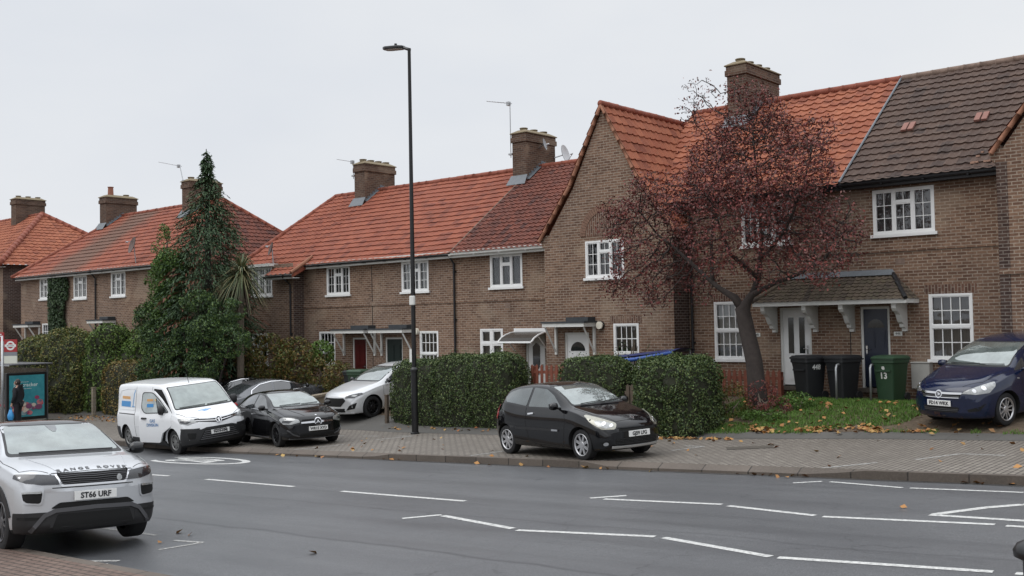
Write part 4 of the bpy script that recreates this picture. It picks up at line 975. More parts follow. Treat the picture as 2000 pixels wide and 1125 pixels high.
shrub('shrub', 'low yellow green shrub left of the purple tree trunk', 'shrub', [(-12.1, -3.1, .75, .45, .4, .5), (-12.6, -3.0, .6, .4, .35, .4)], 1500, .055, M['autumn'], (-12.2, -3.1, .3), 6)
shrub('shrub', 'dark low shrub at the foot of the purple tree', 'shrub', [(-11.55, -2.75, .85, .42, .35, .42), (-11.15, -2.9, .65, .4, .35, .3)], 1500, .05, M['plum'], (-11.6, -2.75, .4), 8)
shrub('shrub', 'small green plant on the lawn beside the tree trunk', 'shrub', [(-10.75, -2.5, .75, .4, .3, .28), (-11.2, -3.4, .5, .6, .3, .14)], 1100, .055, M['leafy'], (-10.8, -2.6, .5), 5)
# ivy climbing the left terrace
h = house_thing('ivy', 'column of dark ivy climbing the wall between two upper windows', 'ivy', (-48.0, -2.1, .4))
n = 6500; z = .4+5.0*rs.rand(n); hw = np.interp(z, [.4, 2.2, 3.4, 4.6, 5.2, 5.45], [1.0, .8, .75, .98, .95, .5]); x = -48.15+hw*(2*rs.rand(n)-1)+.12*np.sin(z*3)
p = np.stack([x, -2.08-.22*rs.rand(n)*(1-((x+48.15)/1.1)**2), z], 1); g = vnoise(p, 2.2, 2) > -.35; leaf_mesh('foliage', p[g], np.tile((0, -1, .3), (g.sum(), 1)), .10, M['ivy'], h, .8, .65)
m = MB(); m.box(-48.75, -47.55, -2.09, -2.0, .2, 5.1)
for k in range(9): m.tube([(-48.1+.08*(k-4), -2.1, .2), (-48.1+.12*(k-4)+.05*(-1)**k, -2.12, 2.4), (-48.1+.17*(k-4), -2.1, 4.8)], .03, 5)
put(m, 'branches', M['twig'], h)

# --- the dark conifer
h = house_thing('conifer_tree', 'tall dark conifer with a bare spiky top in front of the left terrace', 'conifer', (-34.15, -3, -.3))
m = MB(); m.tube([(-34.15, -3, -.6), (-34.15, -3, 3), (-34.17, -3, 6.5), (-34.2, -3, 9.55)], [.2, .17, .09, .015], 8); put(m, 'trunk', M['bark'], h)
RZ = [(-.2, .9), (.8, 1.75), (2.4, 1.95), (3.6, 1.9), (5.2, 1.65), (6.4, 1.35), (7.2, 1.08), (7.9, .74), (8.4, .45), (8.75, .2), (9.0, .28), (9.25, .12), (9.6, .05)]
P = []; A_ = []; Nn = []; Pd = []; Ad = []
nb = 2600
for k in range(nb):
    z = 9.4-9.4*(rs.rand()**.62); th = 2*pi*rs.rand(); R = interp(z, RZ)*(.72+.4*rs.rand())*(1+.22*float(noise.noise(Vector((3*cos(th), 3*sin(th), z*.9)))))
    d = np.array((cos(th), sin(th), 0)); c0 = np.array((-34.17, -3, z)); L = min(R, .9); dead = rs.rand() < (.09 if z < 4.8 else .015)
    lift = .1 if z < 8.6 else .5
    for i in range(14):
        t = i/13; r = R-L+L*t; q = c0+d*r+np.array((0, 0, lift*L*(1-t)*.6-.42*L*t*t)); side = np.cross(d, (0, 0, 1))*(rs.rand()-.5)*.42*(1-.55*t)
        (Pd if dead else P).append(q+side); (Ad if dead else A_).append(d*.8+side*1.2+np.array((0, 0, -.55*t-.15))); 
        if not dead: Nn.append(np.array((0, 0, 1))*.7+d*.4)
leaf_mesh('crown', P, Nn, .145, M['conifer'], h, .28, .7, axis=A_)
leaf_mesh('dead_sprays', Pd, np.tile((0, -.5, .8), (len(Pd), 1)), .19, M['dead'], h, .32, .6, axis=Ad)
shrub('leafy_tree', 'bright green leafy tree growing against the left of the conifer', 'tree', [(-35.5, -3.8, 5.0, .8, .7, .7), (-36.2, -3.6, 4.5, .8, .7, .8), (-35.2, -3.9, 4.1, .8, .6, .7), (-36.3, -3.6, 3.4, .9, .7, .8), (-35.2, -4.0, 3.1, .8, .6, .7), (-34.9, -4.0, 5.3, .7, .5, .5), (-36.55, -3.6, 5.6, .38, .35, .75), (-36.6, -3.4, 6.35, .28, .25, .55), (-36.3, -3.4, 2.2, 1.1, .9, 1.1)], 16000, .085, M['leafy'], (-35.8, -3.4, -.3), 8, thr=-.12, stemname='trunk', crown='crown', stemmat='bark')
shrub('laurel_tree', 'dark laurel with bright fresh tips in front of the conifer', 'tree', [(-31.6, -3.9, 3.35, .75, .6, .45), (-32.9, -4.3, 3.75, .85, .5, .4), (-32.1, -4.4, 2.75, .8, .5, .5), (-31.2, -4.0, 2.3, .8, .6, .6), (-33.3, -4.4, 2.5, .9, .5, .55), (-32.4, -4.4, 1.5, 1.0, .5, .6), (-34.3, -4.5, 1.7, .9, .5, .7), (-35.3, -4.5, 2.5, .8, .5, .6), (-36.2, -4.3, 3.0, .7, .5, .6), (-36.9, -4.0, 3.4, .55, .4, .4), (-35.6, -4.6, 1.3, .8, .4, .6)], 17000, .085, M['laurel'], (-32.6, -3.9, -.2), 9, thr=-.1, stemname='trunk', crown='crown', stemmat='bark')
# --- cordyline palm
h = house_thing('palm_tree', 'spiky cordyline palm beside the upstairs window of the end house', 'palm', (-32.05, -3, 0))
m = MB(); m.tube([(-32.15, -3, -.2), (-32.1, -3, 2.4), (-32.0, -3, 4.75)], [.14, .12, .1], 8); put(m, 'trunk', M['stem'], h)
m = MB()
for k in range(420):
    dr = k > 330; th = 2*pi*rs.rand(); el = (-1.2-.3*rs.rand()) if dr else radians(rs.uniform(-35, 82)); L = rs.uniform(.95, 1.35); w = .022
    d = Vector((cos(th)*cos(el), sin(th)*cos(el), sin(el))); o = Vector((-32.0, -3, 4.72+rs.uniform(-.2, .15))); sd = d.cross(Vector((0, 0, 1))).normalized()*w; rows = []
    for t in (0, .35, .7, 1): p = o+d*L*t+Vector((0, 0, -.75*L*t*t*(1-abs(sin(el))*.5))); q = sd*(1.1-.95*t*t); rows.append([p-q, p+q])
    m.grid(rows, mi=1 if dr else 0)
put(m, 'crown', [M['palm'], M['stem']], h)

# --- the purple plum tree: branches grown towards points spread through the crown
h = house_thing('plum_tree', 'purple leaved plum tree with a forked trunk on the front lawn', 'tree', (-11.9, -2.3, .5))
CL = [(-11.84, -2.3, 6.85, 1.06), (-13.22, -1.6, 6.58, 0.92), (-10.43, -2.8, 6.15, 0.88), (-13.31, -3.0, 5.63, 0.88), (-11.67, -3.2, 5.4, 1.08), (-11.03, -1.6, 5.09, 1.05), (-9.66, -2.4, 4.93, 0.58), (-14.53, -2.6, 5.83, 0.79), (-15.78, -2.2, 5.43, 0.71), (-14.72, -3.2, 4.24, 0.71), (-14.26, -2.0, 4.39, 0.8), (-12.13, -3.4, 4.46, 0.72), (-11.2, -2.9, 4.18, 0.72), (-9.86, -3.1, 4.04, 0.63), (-9.73, -2.0, 4.43, 0.53), (-11.81, -2.3, 7.79, 0.56), (-13.12, -2.5, 8.41, 0.49), (-13.82, -1.8, 8.03, 0.42), (-15.79, -2.6, 3.64, 0.41), (-14.34, -3.0, 3.45, 0.49), (-13.26, -2.2, 3.62, 0.49), (-12.26, -2.2, 8.31, 0.38), (-10.4, -2.0, 6.95, 0.6), (-11.5, -1.6, 7.15, 0.63), (-11.6, -2.4, 7.45, .75), (-12.35, -2.2, 7.3, .65), (-11.75, -2.2, 8.15, .42)]
rt = np.random.RandomState(5); AT = []
for (x, y, z, r) in CL:
    k = int(420*r*r*(1.1 if r > .5 else 1.2))+8; d = rt.normal(size=(k, 3)); d /= np.linalg.norm(d, axis=1, keepdims=True); AT.append(np.array((x, y, z))+d*(r*1.05*rt.rand(k)**.4)[:, None]*np.array((1, .8, 1)))
AT = np.concatenate(AT); AT = AT[AT[:, 1] < -.75]
nodes = []; par = []
def chain(pts, p0):
    if len(nodes) > 8: p0 = int(np.argmin([np.sum((q-np.array(pts[0], float))**2) for q in nodes])); pts = [nodes[p0]]+list(pts[1:])
    for a, b in zip(pts, pts[1:]):
        a, b = np.array(a, float), np.array(b, float); n = max(1, int(np.linalg.norm(b-a)/.2))
        for i in range(1, n+1): nodes.append(a+(b-a)*i/n); par.append(p0); p0 = len(nodes)-1
    return p0
nodes.append(np.array((-11.83, -2.3, .35))); par.append(-1)
tr = chain([(-11.83, -2.3, .35), (-11.95, -2.3, 1.7), (-12.12, -2.3, 2.45), (-12.22, -2.3, 2.95)], 0); trunk_n = len(nodes)
l1 = chain([nodes[tr], (-12.4, -2.35, 3.25), (-12.8, -2.4, 3.5), (-13.3, -2.45, 3.95), (-13.9, -2.5, 4.5), (-14.5, -2.5, 4.95), (-15.0, -2.4, 5.5)], tr)
r1 = chain([nodes[tr], (-12.0, -2.25, 3.3), (-11.82, -2.2, 3.7), (-11.72, -2.2, 4.6), (-11.75, -2.25, 6.0), (-11.8, -2.3, 7.0)], tr)
chain([(-11.95, -2.25, 3.35), (-11.4, -2.3, 3.55), (-10.7, -2.4, 3.75), (-10.1, -2.5, 4.0), (-9.7, -2.5, 4.4)], tr+4)
chain([(-12.95, -2.4, 3.6), (-13.1, -2.2, 4.4), (-13.2, -1.9, 5.4), (-13.2, -1.8, 6.4)], tr+7)
chain([(-11.82, -2.2, 3.7), (-12.3, -2.7, 4.3), (-12.5, -3.0, 5.2)], tr+5); chain([(-11.72, -2.2, 4.2), (-11.1, -2.2, 4.8), (-10.6, -2.4, 5.6)], tr+8)
alive = np.ones(len(AT), bool); step = .15
for it in range(70):
    Nd = np.array(nodes); idx = np.where(alive)[0]
    if not len(idx): break
    D2 = ((AT[idx][:, None, :]-Nd[None])**2).sum(2); near = D2.argmin(1); dist = np.sqrt(D2[np.arange(len(idx)), near])
    alive[idx[dist < .17]] = False; ok = (dist >= .17) & (dist < 1.7) & (near > 12); new = {}
    for j, nn, ds in zip(idx[ok], near[ok], dist[ok]): new.setdefault(nn, []).append((AT[j]-Nd[nn])/ds)
    for nn, ds in new.items():
        d = np.mean(ds, 0)+rt.normal(size=3)*.22+np.array((0, 0, -.04)); d /= np.linalg.norm(d)+1e-9; nodes.append(Nd[nn]+d*step); par.append(nn)
Nd = np.array(nodes); kids = [[] for _ in nodes]
for i, p in enumerate(par):
    if p >= 0: kids[p].append(i)
rad = np.zeros(len(nodes))
for i in range(len(nodes)-1, -1, -1): rad[i] = max(.0075, sum(rad[k]**2.25 for k in kids[i])**(1/2.25)) if kids[i] else .0075
rad = np.where(rad > .02, .02+(rad-.02)*(.20-.02)/(rad[2]-.02), rad)
dl = np.zeros(len(nodes))
for i in range(1, len(nodes)): dl[i] = dl[par[i]]+np.linalg.norm(Nd[i]-Nd[par[i]])
lim = np.interp(dl, [0, 2.4, 2.75, 3.3, 4.5, 6, 8], [.30, .205, .125, .065, .040, .024, .012]); rad = np.minimum(rad*np.where(dl > 2.7, 1.0, 1.3), lim); rad = np.maximum(rad, .0065); rad[:trunk_n] = np.interp(dl[:trunk_n], [0, .35, 1.2, 2.7], [.27, .235, .205, .185])
m = MB(); done = set()
def run(i, first):
    pts = [first, i] if first is not None else [i]
    while kids[i]:
        k = max(kids[i], key=lambda q: rad[q]); pts.append(k)
        for o in kids[i]:
            if o != k: todo.append((o, i))
        i = k
    if len(pts) > 1:
        big = rad[pts[0]] > .05; rr = [min(rad[q], rad[pts[1]]*1.15) if q == first else rad[q] for q in pts]
        m.tube([Nd[q] for q in pts], rr, 10 if big else 5)
todo = [(0, None)]
while todo: i, f = todo.pop(); run(i, f)
put(m, 'trunk', M['bark'], h, smooth=True)
thin = np.where(rad < .016)[0]; w = rt.rand(len(thin)); P = []; Nn = []
for i in thin:
    if Nd[i][2] < 3.1: continue
    den = 11 if not kids[i] else 6
    if Nd[i][2] > 7.7 and Nd[i][0] < -12.6: den = 2
    g = noise.noise(Vector(Nd[i])*1.1); den = int(den*(1.25+1.1*g)+.5)
    for k in range(max(0, den)): P.append(Nd[i]+rt.normal(size=3)*.095+np.array((0, 0, -.02))); Nn.append(rt.normal(size=3)+np.array((0, 0, .6)))
print('plum nodes', len(nodes), 'leaves', len(P))
leaf_mesh('crown', P, Nn, .078, M['plum'], h, .5, .6)

# --- lawn and fallen leaves
def in_lawn(u, v): return -12.6 < u < -6.95 and pave_back(u)+.0 < v < -.9 and u < -9.0+(v+4.3)*.95+.2*sin(v*5)+max(0, (v+2.4))*1.5
P = []; 
while len(P) < 26000:
    u, v = rs.uniform(-12.6, -6.5), rs.uniform(-4.7, -.9)
    if in_lawn(u, v) and noise.noise(Vector((u*1.3, v*1.3, 0))) > -.45+.5*max(0, -3.4-v): P.append((u, v, G(u, v)+.02))
for k in range(1300):
    u = rs.uniform(-8.5, -3); v = pave_back(u)+.05+abs(rs.normal())*.14
    if noise.noise(Vector((u*1.7, 3, 0))) > .0: P.append((u, v, G(u, v)+.02))
P = np.array(P); o = leaf_mesh('grass', P, unit(len(P))*np.array((1, 1, .15)), .085, M['grassm'], None, .16, .8, axis=np.tile((0, 0, 1.), (len(P), 1)), kind='stuff')
P = []
def drop_leaf(u, v, k=.012): P.append((u, v, G(u, v)+k))
for k in range(520):
    u = rs.uniform(-12.4, -7.2); v = pave_back(u)+.05+abs(rs.normal())*.26
    if noise.noise(Vector((u*1.6, v*2, 4)))+.25*noise.noise(Vector((u*6, v*6, 1))) > .02: drop_leaf(u, v, .03)
for k in range(150): drop_leaf(rs.uniform(-12.3, -6), rs.uniform(-4.5, -1.6), .05)
for k in range(90): u = rs.uniform(-13.8, -11); drop_leaf(u, -5.12+abs(rs.normal())*-.06, .03)
for k in range(70): drop_leaf(rs.uniform(-22, -3), rs.uniform(-8.8, -4.8), .018)
for k in range(34): u = rs.uniform(-22, -2.5); P.append((u, KF-.02-abs(rs.normal())*.07, base(u)-.1))
for k in range(40): drop_leaf(rs.uniform(-23, -17.8), -4.35+rs.normal()*.12, .03)
for k in range(120): drop_leaf(rs.uniform(-41, -36), rs.uniform(-5.6, -4.6), .03)
for (u, v) in ((-9.99, -17.22), (-12.6, -17.7), (-12.75, -17.15), (-13.1, -17.1), (-5, -11.6), (-14.2, -9.4)): P.append((u, v, base(u)-.1))
leaf_mesh('fallen_leaves', np.array(P), np.tile((0, 0, 1.), (len(P), 1)), .115, M['litter'], None, .75, .72, kind='stuff')
# ------------------------------------------------------------------ vehicles: one lofted shell each, lamps, glass and trims shaped on to it
def pchip(ks):
    xs = np.array([k[0] for k in ks], float); ys = np.array([k[1] for k in ks], float)
    o = np.argsort(xs); xs, ys = xs[o], ys[o]; h = np.diff(xs); d = np.diff(ys)/h; m = np.zeros(len(xs))
    for i in range(1, len(xs)-1):
        if d[i-1]*d[i] > 0: w1, w2 = 2*h[i]+h[i-1], h[i]+2*h[i-1]; m[i] = (w1+w2)/(w1/d[i-1]+w2/d[i])
    m[0], m[-1] = d[0], d[-1]
    def f(x):
        x = min(max(x, xs[0]), xs[-1]); i = min(len(xs)-2, max(0, int(np.searchsorted(xs, x)-1))); t = (x-xs[i])/h[i]
        return float((2*t**3-3*t*t+1)*ys[i]+(t**3-2*t*t+t)*h[i]*m[i]+(-2*t**3+3*t*t)*ys[i+1]+(t**3-t*t)*h[i]*m[i+1])
    f.xs = list(xs); return f
def cspline(P, n):
    """rounded path through section points, n samples per span"""
    out = []; P = [np.array(p, float) for p in P]
    for i in range(len(P)-1):
        p0 = P[i-1] if i else 2*P[0]-P[1]; p3 = P[i+2] if i+2 < len(P) else 2*P[-1]-P[-2]; p1, p2 = P[i], P[i+1]
        for k in range(n):
            t = k/n; a = .5*((2*p1)+(-p0+p2)*t*.8+0*t); m1, m2 = (p2-p0)*.36, (p3-p1)*.36
            l = np.linalg.norm(p2-p1); 
            for m_, q in ((m1, 1), (m2, 1)):
                ln = np.linalg.norm(m_)
                if ln > l*.9: m_ *= l*.9/ln
            out.append((2*t**3-3*t*t+1)*p1+(t**3-2*t*t+t)*m1+(-2*t**3+3*t*t)*p2+(t**3-t*t)*m2)
    out.append(P[-1]); return out
M['rubber'] = plain('tyre_rubber', (.012, .012, .013), .8, var=.3, scale=25)
M['alloy'] = plain('alloy_wheel', (.50, .50, .51), .32, .75, var=.1)
M['alloy_black'] = plain('black_alloy_wheel', (.02, .02, .022), .3, .5, var=.1)
M['steelwheel'] = plain('grey_wheel_trim', (.22, .22, .215), .45, .5, var=.15)
M['trimblack'] = plain('black_trim', (.014, .014, .015), .5, var=.15)
M['trimgrey'] = plain('satin_grey_trim', (.09, .09, .095), .45, .3, var=.1)
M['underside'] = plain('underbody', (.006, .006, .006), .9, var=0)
M['lamp_clear'] = plain('headlamp_lens', (.34, .345, .34), .1, .5, var=.5, scale=26, Coat_Weight=1., Coat_Roughness=.03)
M['lamp_yellow'] = plain('yellowed_headlamp', (.33, .32, .265), .12, .35, var=.5, scale=22, Coat_Weight=1., Coat_Roughness=.04)
M['lamp_dark'] = plain('smoked_headlamp', (.035, .036, .04), .08, .2, var=.4, scale=20, Coat_Weight=1.)
M['lamp_red'] = plain('tail_lamp', (.42, .02, .025), .15, var=.15, Coat_Weight=1.)
M['plate_white'] = plain('plate_reflective', (.78, .78, .76), .4, var=0)
M['plate_ink'] = plain('plate_character', (.012, .012, .014), .5, var=0)
def carglass(name, c, f0, spec=.9):
    m = MT(name); n = m.noise(m.obj(), 3.5, 3); m.col(m.mix(m.ramp(n, (.35, 0.), (.7, 1.)), tuple(x*.8 for x in c), tuple(x*1.25 for x in c))); m.set(Roughness=.03, Metallic=f0, Specular_IOR_Level=spec, Coat_Weight=1., Coat_Roughness=.02); return m.m
M['screen'] = carglass('windscreen_glass', (.20, .232, .222), .42)
M['screen_dark'] = carglass('tinted_glass', (.05, .056, .06), .22)
M['side_glass'] = carglass('side_window_glass', (.085, .10, .10), .3)

class Car:
    def __init__(s, name, label, loc, yaw, spec, mat, cat='car', group=None, slope=(0, 0)):
        s.h = thing(name, label, cat, group=group or 'vehicles parked along the street'); s.sp = spec
        cs_, sn_ = cos(yaw), sin(yaw); A_ = []; hw = spec['W']/2-.14           # stands on the ground under its four wheels
        for x in spec['axles']:
            for y in (hw, -hw): u, v = loc[0]+x*cs_-y*sn_, loc[1]+x*sn_+y*cs_; A_.append((u-loc[0], v-loc[1], 1., G(u, v)+(.008 if v > KF else .002)))
        A_ = np.array(A_); q_ = np.linalg.lstsq(A_[:, :3], A_[:, 3], rcond=None)[0]; slope = (float(q_[0]), float(q_[1])); loc = (loc[0], loc[1], float(q_[2]))
        cx = Vector((cos(yaw), sin(yaw), 0)); n = Vector((-slope[0], -slope[1], 1)).normalized(); cx = (cx-n*cx.dot(n)).normalized(); cy = n.cross(cx)
        s.h.matrix_world = Matrix(((cx.x, cy.x, n.x, loc[0]), (cx.y, cy.y, n.y, loc[1]), (cx.z, cy.z, n.z, loc[2]), (0, 0, 0, 1)))
        f = {k: pchip(v) for k, v in spec['curves'].items()}; xs = sorted({*[x for q in f.values() for x in q.xs]}); X = []
        for a, b in zip(xs, xs[1:]):
            n_ = max(1, int(round((b-a)/.055))); X += [a+(b-a)*i/n_ for i in range(n_)]
        X.append(xs[-1]); s.f = f; nb, nr = spec.get('bow', (.28, .16)); x0, x1 = X[0], X[-1]; s.x0, s.x1 = x0, x1
        def bow(x, y):
            w = spec['W']/2; q = (abs(y)/w)**2.2; k = nb*sstep(x1-1.5, x1, x)-nr*sstep(x0+1.3, x0, x) if True else 0
            return x-k*q
        s.bow = bow; rings = []
        for x in X:
            zb, zt, wm, zl = f['bot'](x), f['top'](x), f['wid'](x), f['belt'](x); zl = min(zl, zt-.012); wr = f['roof'](x); H = zt-zl; wl = wm-f['tuck'](x) if 'tuck' in f else wm-.05
            zm = zb+(zl-zb)*spec.get('mid', .55); c = spec.get('crown', .9)
            cab = sstep(.12, .4, H)
            wr2 = min(wr, wl-.02)
            P = [(0, zb), (wm*.8, zb), (wm-.07, zb+.02), (wm-.025, zb+.10), (wm-.004, zb+(zm-zb)*.6), (wm, zm), (wm-.012, zl-(zl-zm)*.35), (wl+.012, zl-.035), (wl, zl), (wl+(wr2-wl)*.12-.006, zl+min(.02, .2*H)+H*.10*cab), (wr2+.02, zl+H*(c-.1)), (wr2-.035, zl+H*(c+.015)), (wr2*.72, zl+H*.965), (wr2*.4, zl+H*.99), (0, zt)]
            r = cspline(P, 3); rings.append((x, r))
        s.rings = rings; nR = len(rings[0][1]); mb = MB(); grid = []
        for x, r in rings:
            row = [(bow(x, y), y, z) for y, z in r]; row += [(bow(x, y), -y, z) for y, z in r[-2:0:-1]]; row.append(row[0]); grid.append(row)
        mb.grid(grid)
        for e, rev in ((0, False), (-1, True)):                 # the blunt ends
            x, r = rings[e]; G_ = []
            for y, z in r: G_.append([(bow(x, y*k/8), y*k/8, z) for k in range(-8, 9)])
            mb.grid(G_ if not rev else G_[::-1])
        me = mb.mesh('body'); bm = bmesh.new(); bm.from_mesh(me); bmesh.ops.remove_doubles(bm, verts=bm.verts, dist=.0008)
        bmesh.ops.dissolve_degenerate(bm, edges=bm.edges, dist=.0005); bmesh.ops.recalc_face_normals(bm, faces=bm.faces); bm.to_mesh(me); bm.free()
        me.materials.append(mat); me.materials.append(M['underside']); o = bpy.data.objects.new('body', me); COL.objects.link(o); s.body = o
        # wheel housings
        R = spec['R']; wbm = bmesh.new()
        for x in spec['axles']:
            for sg in (1, -1):
                m4 = Matrix.Translation((x, sg*(spec['W']/2-.04), R+.012)) @ Matrix.Rotation(pi/2, 4, 'X'); bmesh.ops.create_cone(wbm, cap_ends=True, segments=40, radius1=R*spec.get('arch', 1.13), radius2=R*spec.get('arch', 1.13), depth=.62, matrix=m4)
        cm = bpy.data.meshes.new('cut'); wbm.to_mesh(cm); wbm.free(); cm.materials.append(mat); cm.materials.append(M['underside'])
        for p in cm.polygons: p.material_index = 1
        co = bpy.data.objects.new('cut', cm); COL.objects.link(co); md = o.modifiers.new('b', 'BOOLEAN'); md.object = co; md.operation = 'DIFFERENCE'; md.solver = 'EXACT'
        m2 = mesh_from(o); o.modifiers.clear(); o.data = m2; bpy.data.objects.remove(co)
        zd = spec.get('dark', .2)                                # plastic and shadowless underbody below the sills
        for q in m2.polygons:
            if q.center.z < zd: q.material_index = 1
        m2.shade_smooth(); m2.set_sharp_from_angle(angle=radians(38)); s.weight_normals(o)
        bm = bmesh.new(); bm.from_mesh(m2); s.bvh = BVHTree.FromBMesh(bm); bm.free()
        o.parent = s.h
    def weight_normals(s, o): pass
    # --- shaping flat outlines on to the shell
    VIEW = {'R': ((0, -1, 0), (1, 0, 0), (0, 0, 1)), 'L': ((0, 1, 0), (1, 0, 0), (0, 0, 1)), 'F': ((1, 0, 0), (0, 1, 0), (0, 0, 1)), 'B': ((-1, 0, 0), (0, 1, 0), (0, 0, 1)), 'T': ((0, 0, 1), (1, 0, 0), (0, 1, 0))}
    def cast(s, view, a, b):
        d, e1, e2 = [Vector(q) for q in (s.VIEW[view] if isinstance(view, str) else view)]; p = e1*a+e2*b
        h = s.bvh.ray_cast(p+d*6, -d)
        if h[0] is None: h = s.bvh.find_nearest(p+d*1.0)
        n = h[1]
        if n.dot(d) < 0: n = -n
        return h[0], n
    def patch(s, name, view, poly, mat, parent=None, off=.006, res=.05, skirt=.012, rnd=0, label=None, smooth=True):
        """poly in side (x,z), front (y,z), top (x,y) or oblique coordinates; follows the shell, standing a little proud"""
        if rnd: poly = s.round(poly, rnd)
        bm = bmesh.new(); vs = [bm.verts.new((a, b, 0)) for a, b in poly]; bm.faces.new(vs)
        lo = [min(p[i] for p in poly) for i in (0, 1)]; hi = [max(p[i] for p in poly) for i in (0, 1)]
        for i in (0, 1):
            k = lo[i]+res
            while k < hi[i]-res*.25:
                bmesh.ops.bisect_plane(bm, geom=bm.verts[:]+bm.edges[:]+bm.faces[:], plane_co=(k if i == 0 else 0, k if i == 1 else 0, 0), plane_no=(1, 0, 0) if i == 0 else (0, 1, 0)); k += res
        out = {}; base_f = bm.faces[:]
        for v in bm.verts:
            p, n = s.cast(view, v.co.x, v.co.y); out[v] = (p+n*off, p-n*skirt)
        bnd = [e for e in bm.edges if e.is_boundary]; ret = {}
        for e in bnd:
            for v in e.verts:
                if v not in ret: ret[v] = bm.verts.new(out[v][1])
        for e in bnd: a, b = e.verts; bm.faces.new((a, b, ret[b], ret[a]))
        for v, (p, q) in out.items(): v.co = p
        bm.normal_update(); bmesh.ops.recalc_face_normals(bm, faces=bm.faces)
        d = Vector((s.VIEW[view] if isinstance(view, str) else view)[0])
        bm.normal_update()
        if sum(f.normal.dot(d)*f.calc_area() for f in base_f if f.is_valid) < 0: bmesh.ops.reverse_faces(bm, faces=bm.faces)
        me = bpy.data.meshes.new(name); bm.to_mesh(me); bm.free(); me.materials.append(mat)
        if smooth: me.shade_smooth(); me.set_sharp_from_angle(angle=radians(40))
        o = bpy.data.objects.new(name, me); COL.objects.link(o); o.parent = parent or s.h
        if label: o['label'] = label
        return o
    def oblique(s, name, pts, d, mat, sides=(1, -1), **k):
        """outline given as points in space, laid on to the shell along a slanting direction; both sides"""
        out = []
        for sg in sides:
            dd = Vector((d[0], d[1]*sg, d[2])).normalized(); e1 = dd.cross(Vector((0, 0, 1))).normalized(); e2 = e1.cross(dd)
            out.append(s.patch(name, (dd, e1, e2), [(Vector((p[0], p[1]*sg, p[2])).dot(e1), Vector((p[0], p[1]*sg, p[2])).dot(e2)) for p in pts], mat, **k))
        return out
    def both(s, name, poly, mat, **k):
        a = s.patch(name, 'R', poly, mat, **k); b = s.patch(name, 'L', poly, mat, **k); return a, b
    @staticmethod
    def round(poly, r, n=4):
        out = []; m = len(poly)
        for i in range(m):
            p0, p1, p2 = Vector(poly[i-1]), Vector(poly[i]), Vector(poly[(i+1) % m]); a, b = (p0-p1), (p2-p1); q = min(r, a.length*.45, b.length*.45)
            A, B = p1+a.normalized()*q, p1+b.normalized()*q
            for k in range(n+1): t = k/n; out.append(tuple((1-t)**2*A+2*t*(1-t)*p1+t*t*B))
        return out
    def line(s, name, view, pts, w, mat, parent=None, off=.004, closed=False):
        """a thin moulding or seam along a path"""
        P = []
        for (a, b), (c, d) in zip(pts, pts[1:]):
            n = max(1, int(sqrt((c-a)**2+(d-b)**2)/.05)); P += [(a+(c-a)*i/n, b+(d-b)*i/n) for i in range(n)]
        P.append(pts[-1]); Q = [s.cast(view, *p) for p in P]; rows = []
        for i, (p, n) in enumerate(Q):
            t = (Q[min(i+1, len(Q)-1)][0]-Q[max(i-1, 0)][0]); t = t.normalized() if t.length > 1e-6 else Vector((1, 0, 0)); b = n.cross(t).normalized()*w/2; rows.append([p-b-n*.004, p-b+n*off, p+b+n*off, p+b-n*.004])
        mb = MB(); mb.grid(rows); return mb.build(name, mat, parent or s.h)
    def wheels(s, rim='alloy', spokes=7, style='spoke', w=.2, steer=0):
        R = s.sp['R']; rr = s.sp.get('rim', .72)*R; y0 = s.sp['W']/2-.055; base = None
        t = MB(); t.lathe([(rr*.96, -w), (R*.93, -w), (R*.985, -w+.02), (R, -w+.045), (R, -.045), (R*.985, -.018), (R*.9, -.002), (rr*1.04, -.004), (rr, -.018)], n=40, axis='y')
        lip = MB(); lip.lathe([(rr*1.0, -.010), (rr*.985, .0), (rr*.90, -.006), (rr*.88, -.03)], n=40, axis='y')
        f = MB(); f.lathe([(rr*1.0, -.012), (rr*.965, -.004), (rr*.93, -.02), (rr*.92, -w*.75), (0, -w*.75)], n=40, axis='y')
        d = MB(); mat = M[rim]
        for k in range(spokes):
            a = 2*pi*k/spokes; 
            for sg in ((-1, 1) if style == 'twin' else (0,)):
                a1, a2 = a+sg*.16, a+sg*.34*(7/spokes)**.5; wi, wo = (.016, .012) if style == 'twin' else (.042 if style == 'spoke' else .03, .03)
                def q(r, ang, off, y): return (r*cos(ang)-off*sin(ang), y, r*sin(ang)+off*cos(ang))
                A = [q(.05, a1, -wi, -.02), q(rr*.95, a2, -wo, -.016), q(rr*.95, a2, wo, -.016), q(.05, a1, wi, -.02)]
                d.prism(A[::-1], (0, -.035, 0))
        d.lathe([(0, -.012), (.06, -.014), (.075, -.03), (.075, -.06)], n=20, axis='y')
        b = MB(); b.lathe([(0, -.07), (rr*.6, -.07), (rr*.6, -.09), (0, -.09)], n=20, axis='y')
        made = None
        for x in s.sp['axles']:
            for sg in (1, -1):
                e = bpy.data.objects.new('wheel', None); COL.objects.link(e); e.parent = s.h; e.location = (x, sg*y0, R); e.empty_display_size = .1
                st = steer if x > 0 else 0
                e.rotation_euler = (0, radians(17*x+40*sg), (0 if sg > 0 else pi)+st) if False else (0, 0, (0 if sg > 0 else pi)+st)
                if made is None:
                    made = [t.build('tyre', M['rubber'], e, smooth=True), f.build('rim', M['trimblack'], e, smooth=True), d.build('spokes', mat, e), lip.build('rim_lip', mat, e, smooth=True), b.build('brake_disc', M['trimgrey'], e)]
                    for o in made[:2]: o.data.set_sharp_from_angle(angle=radians(35))
                else:
                    for o in made: c = o.copy(); COL.objects.link(c); c.parent = e
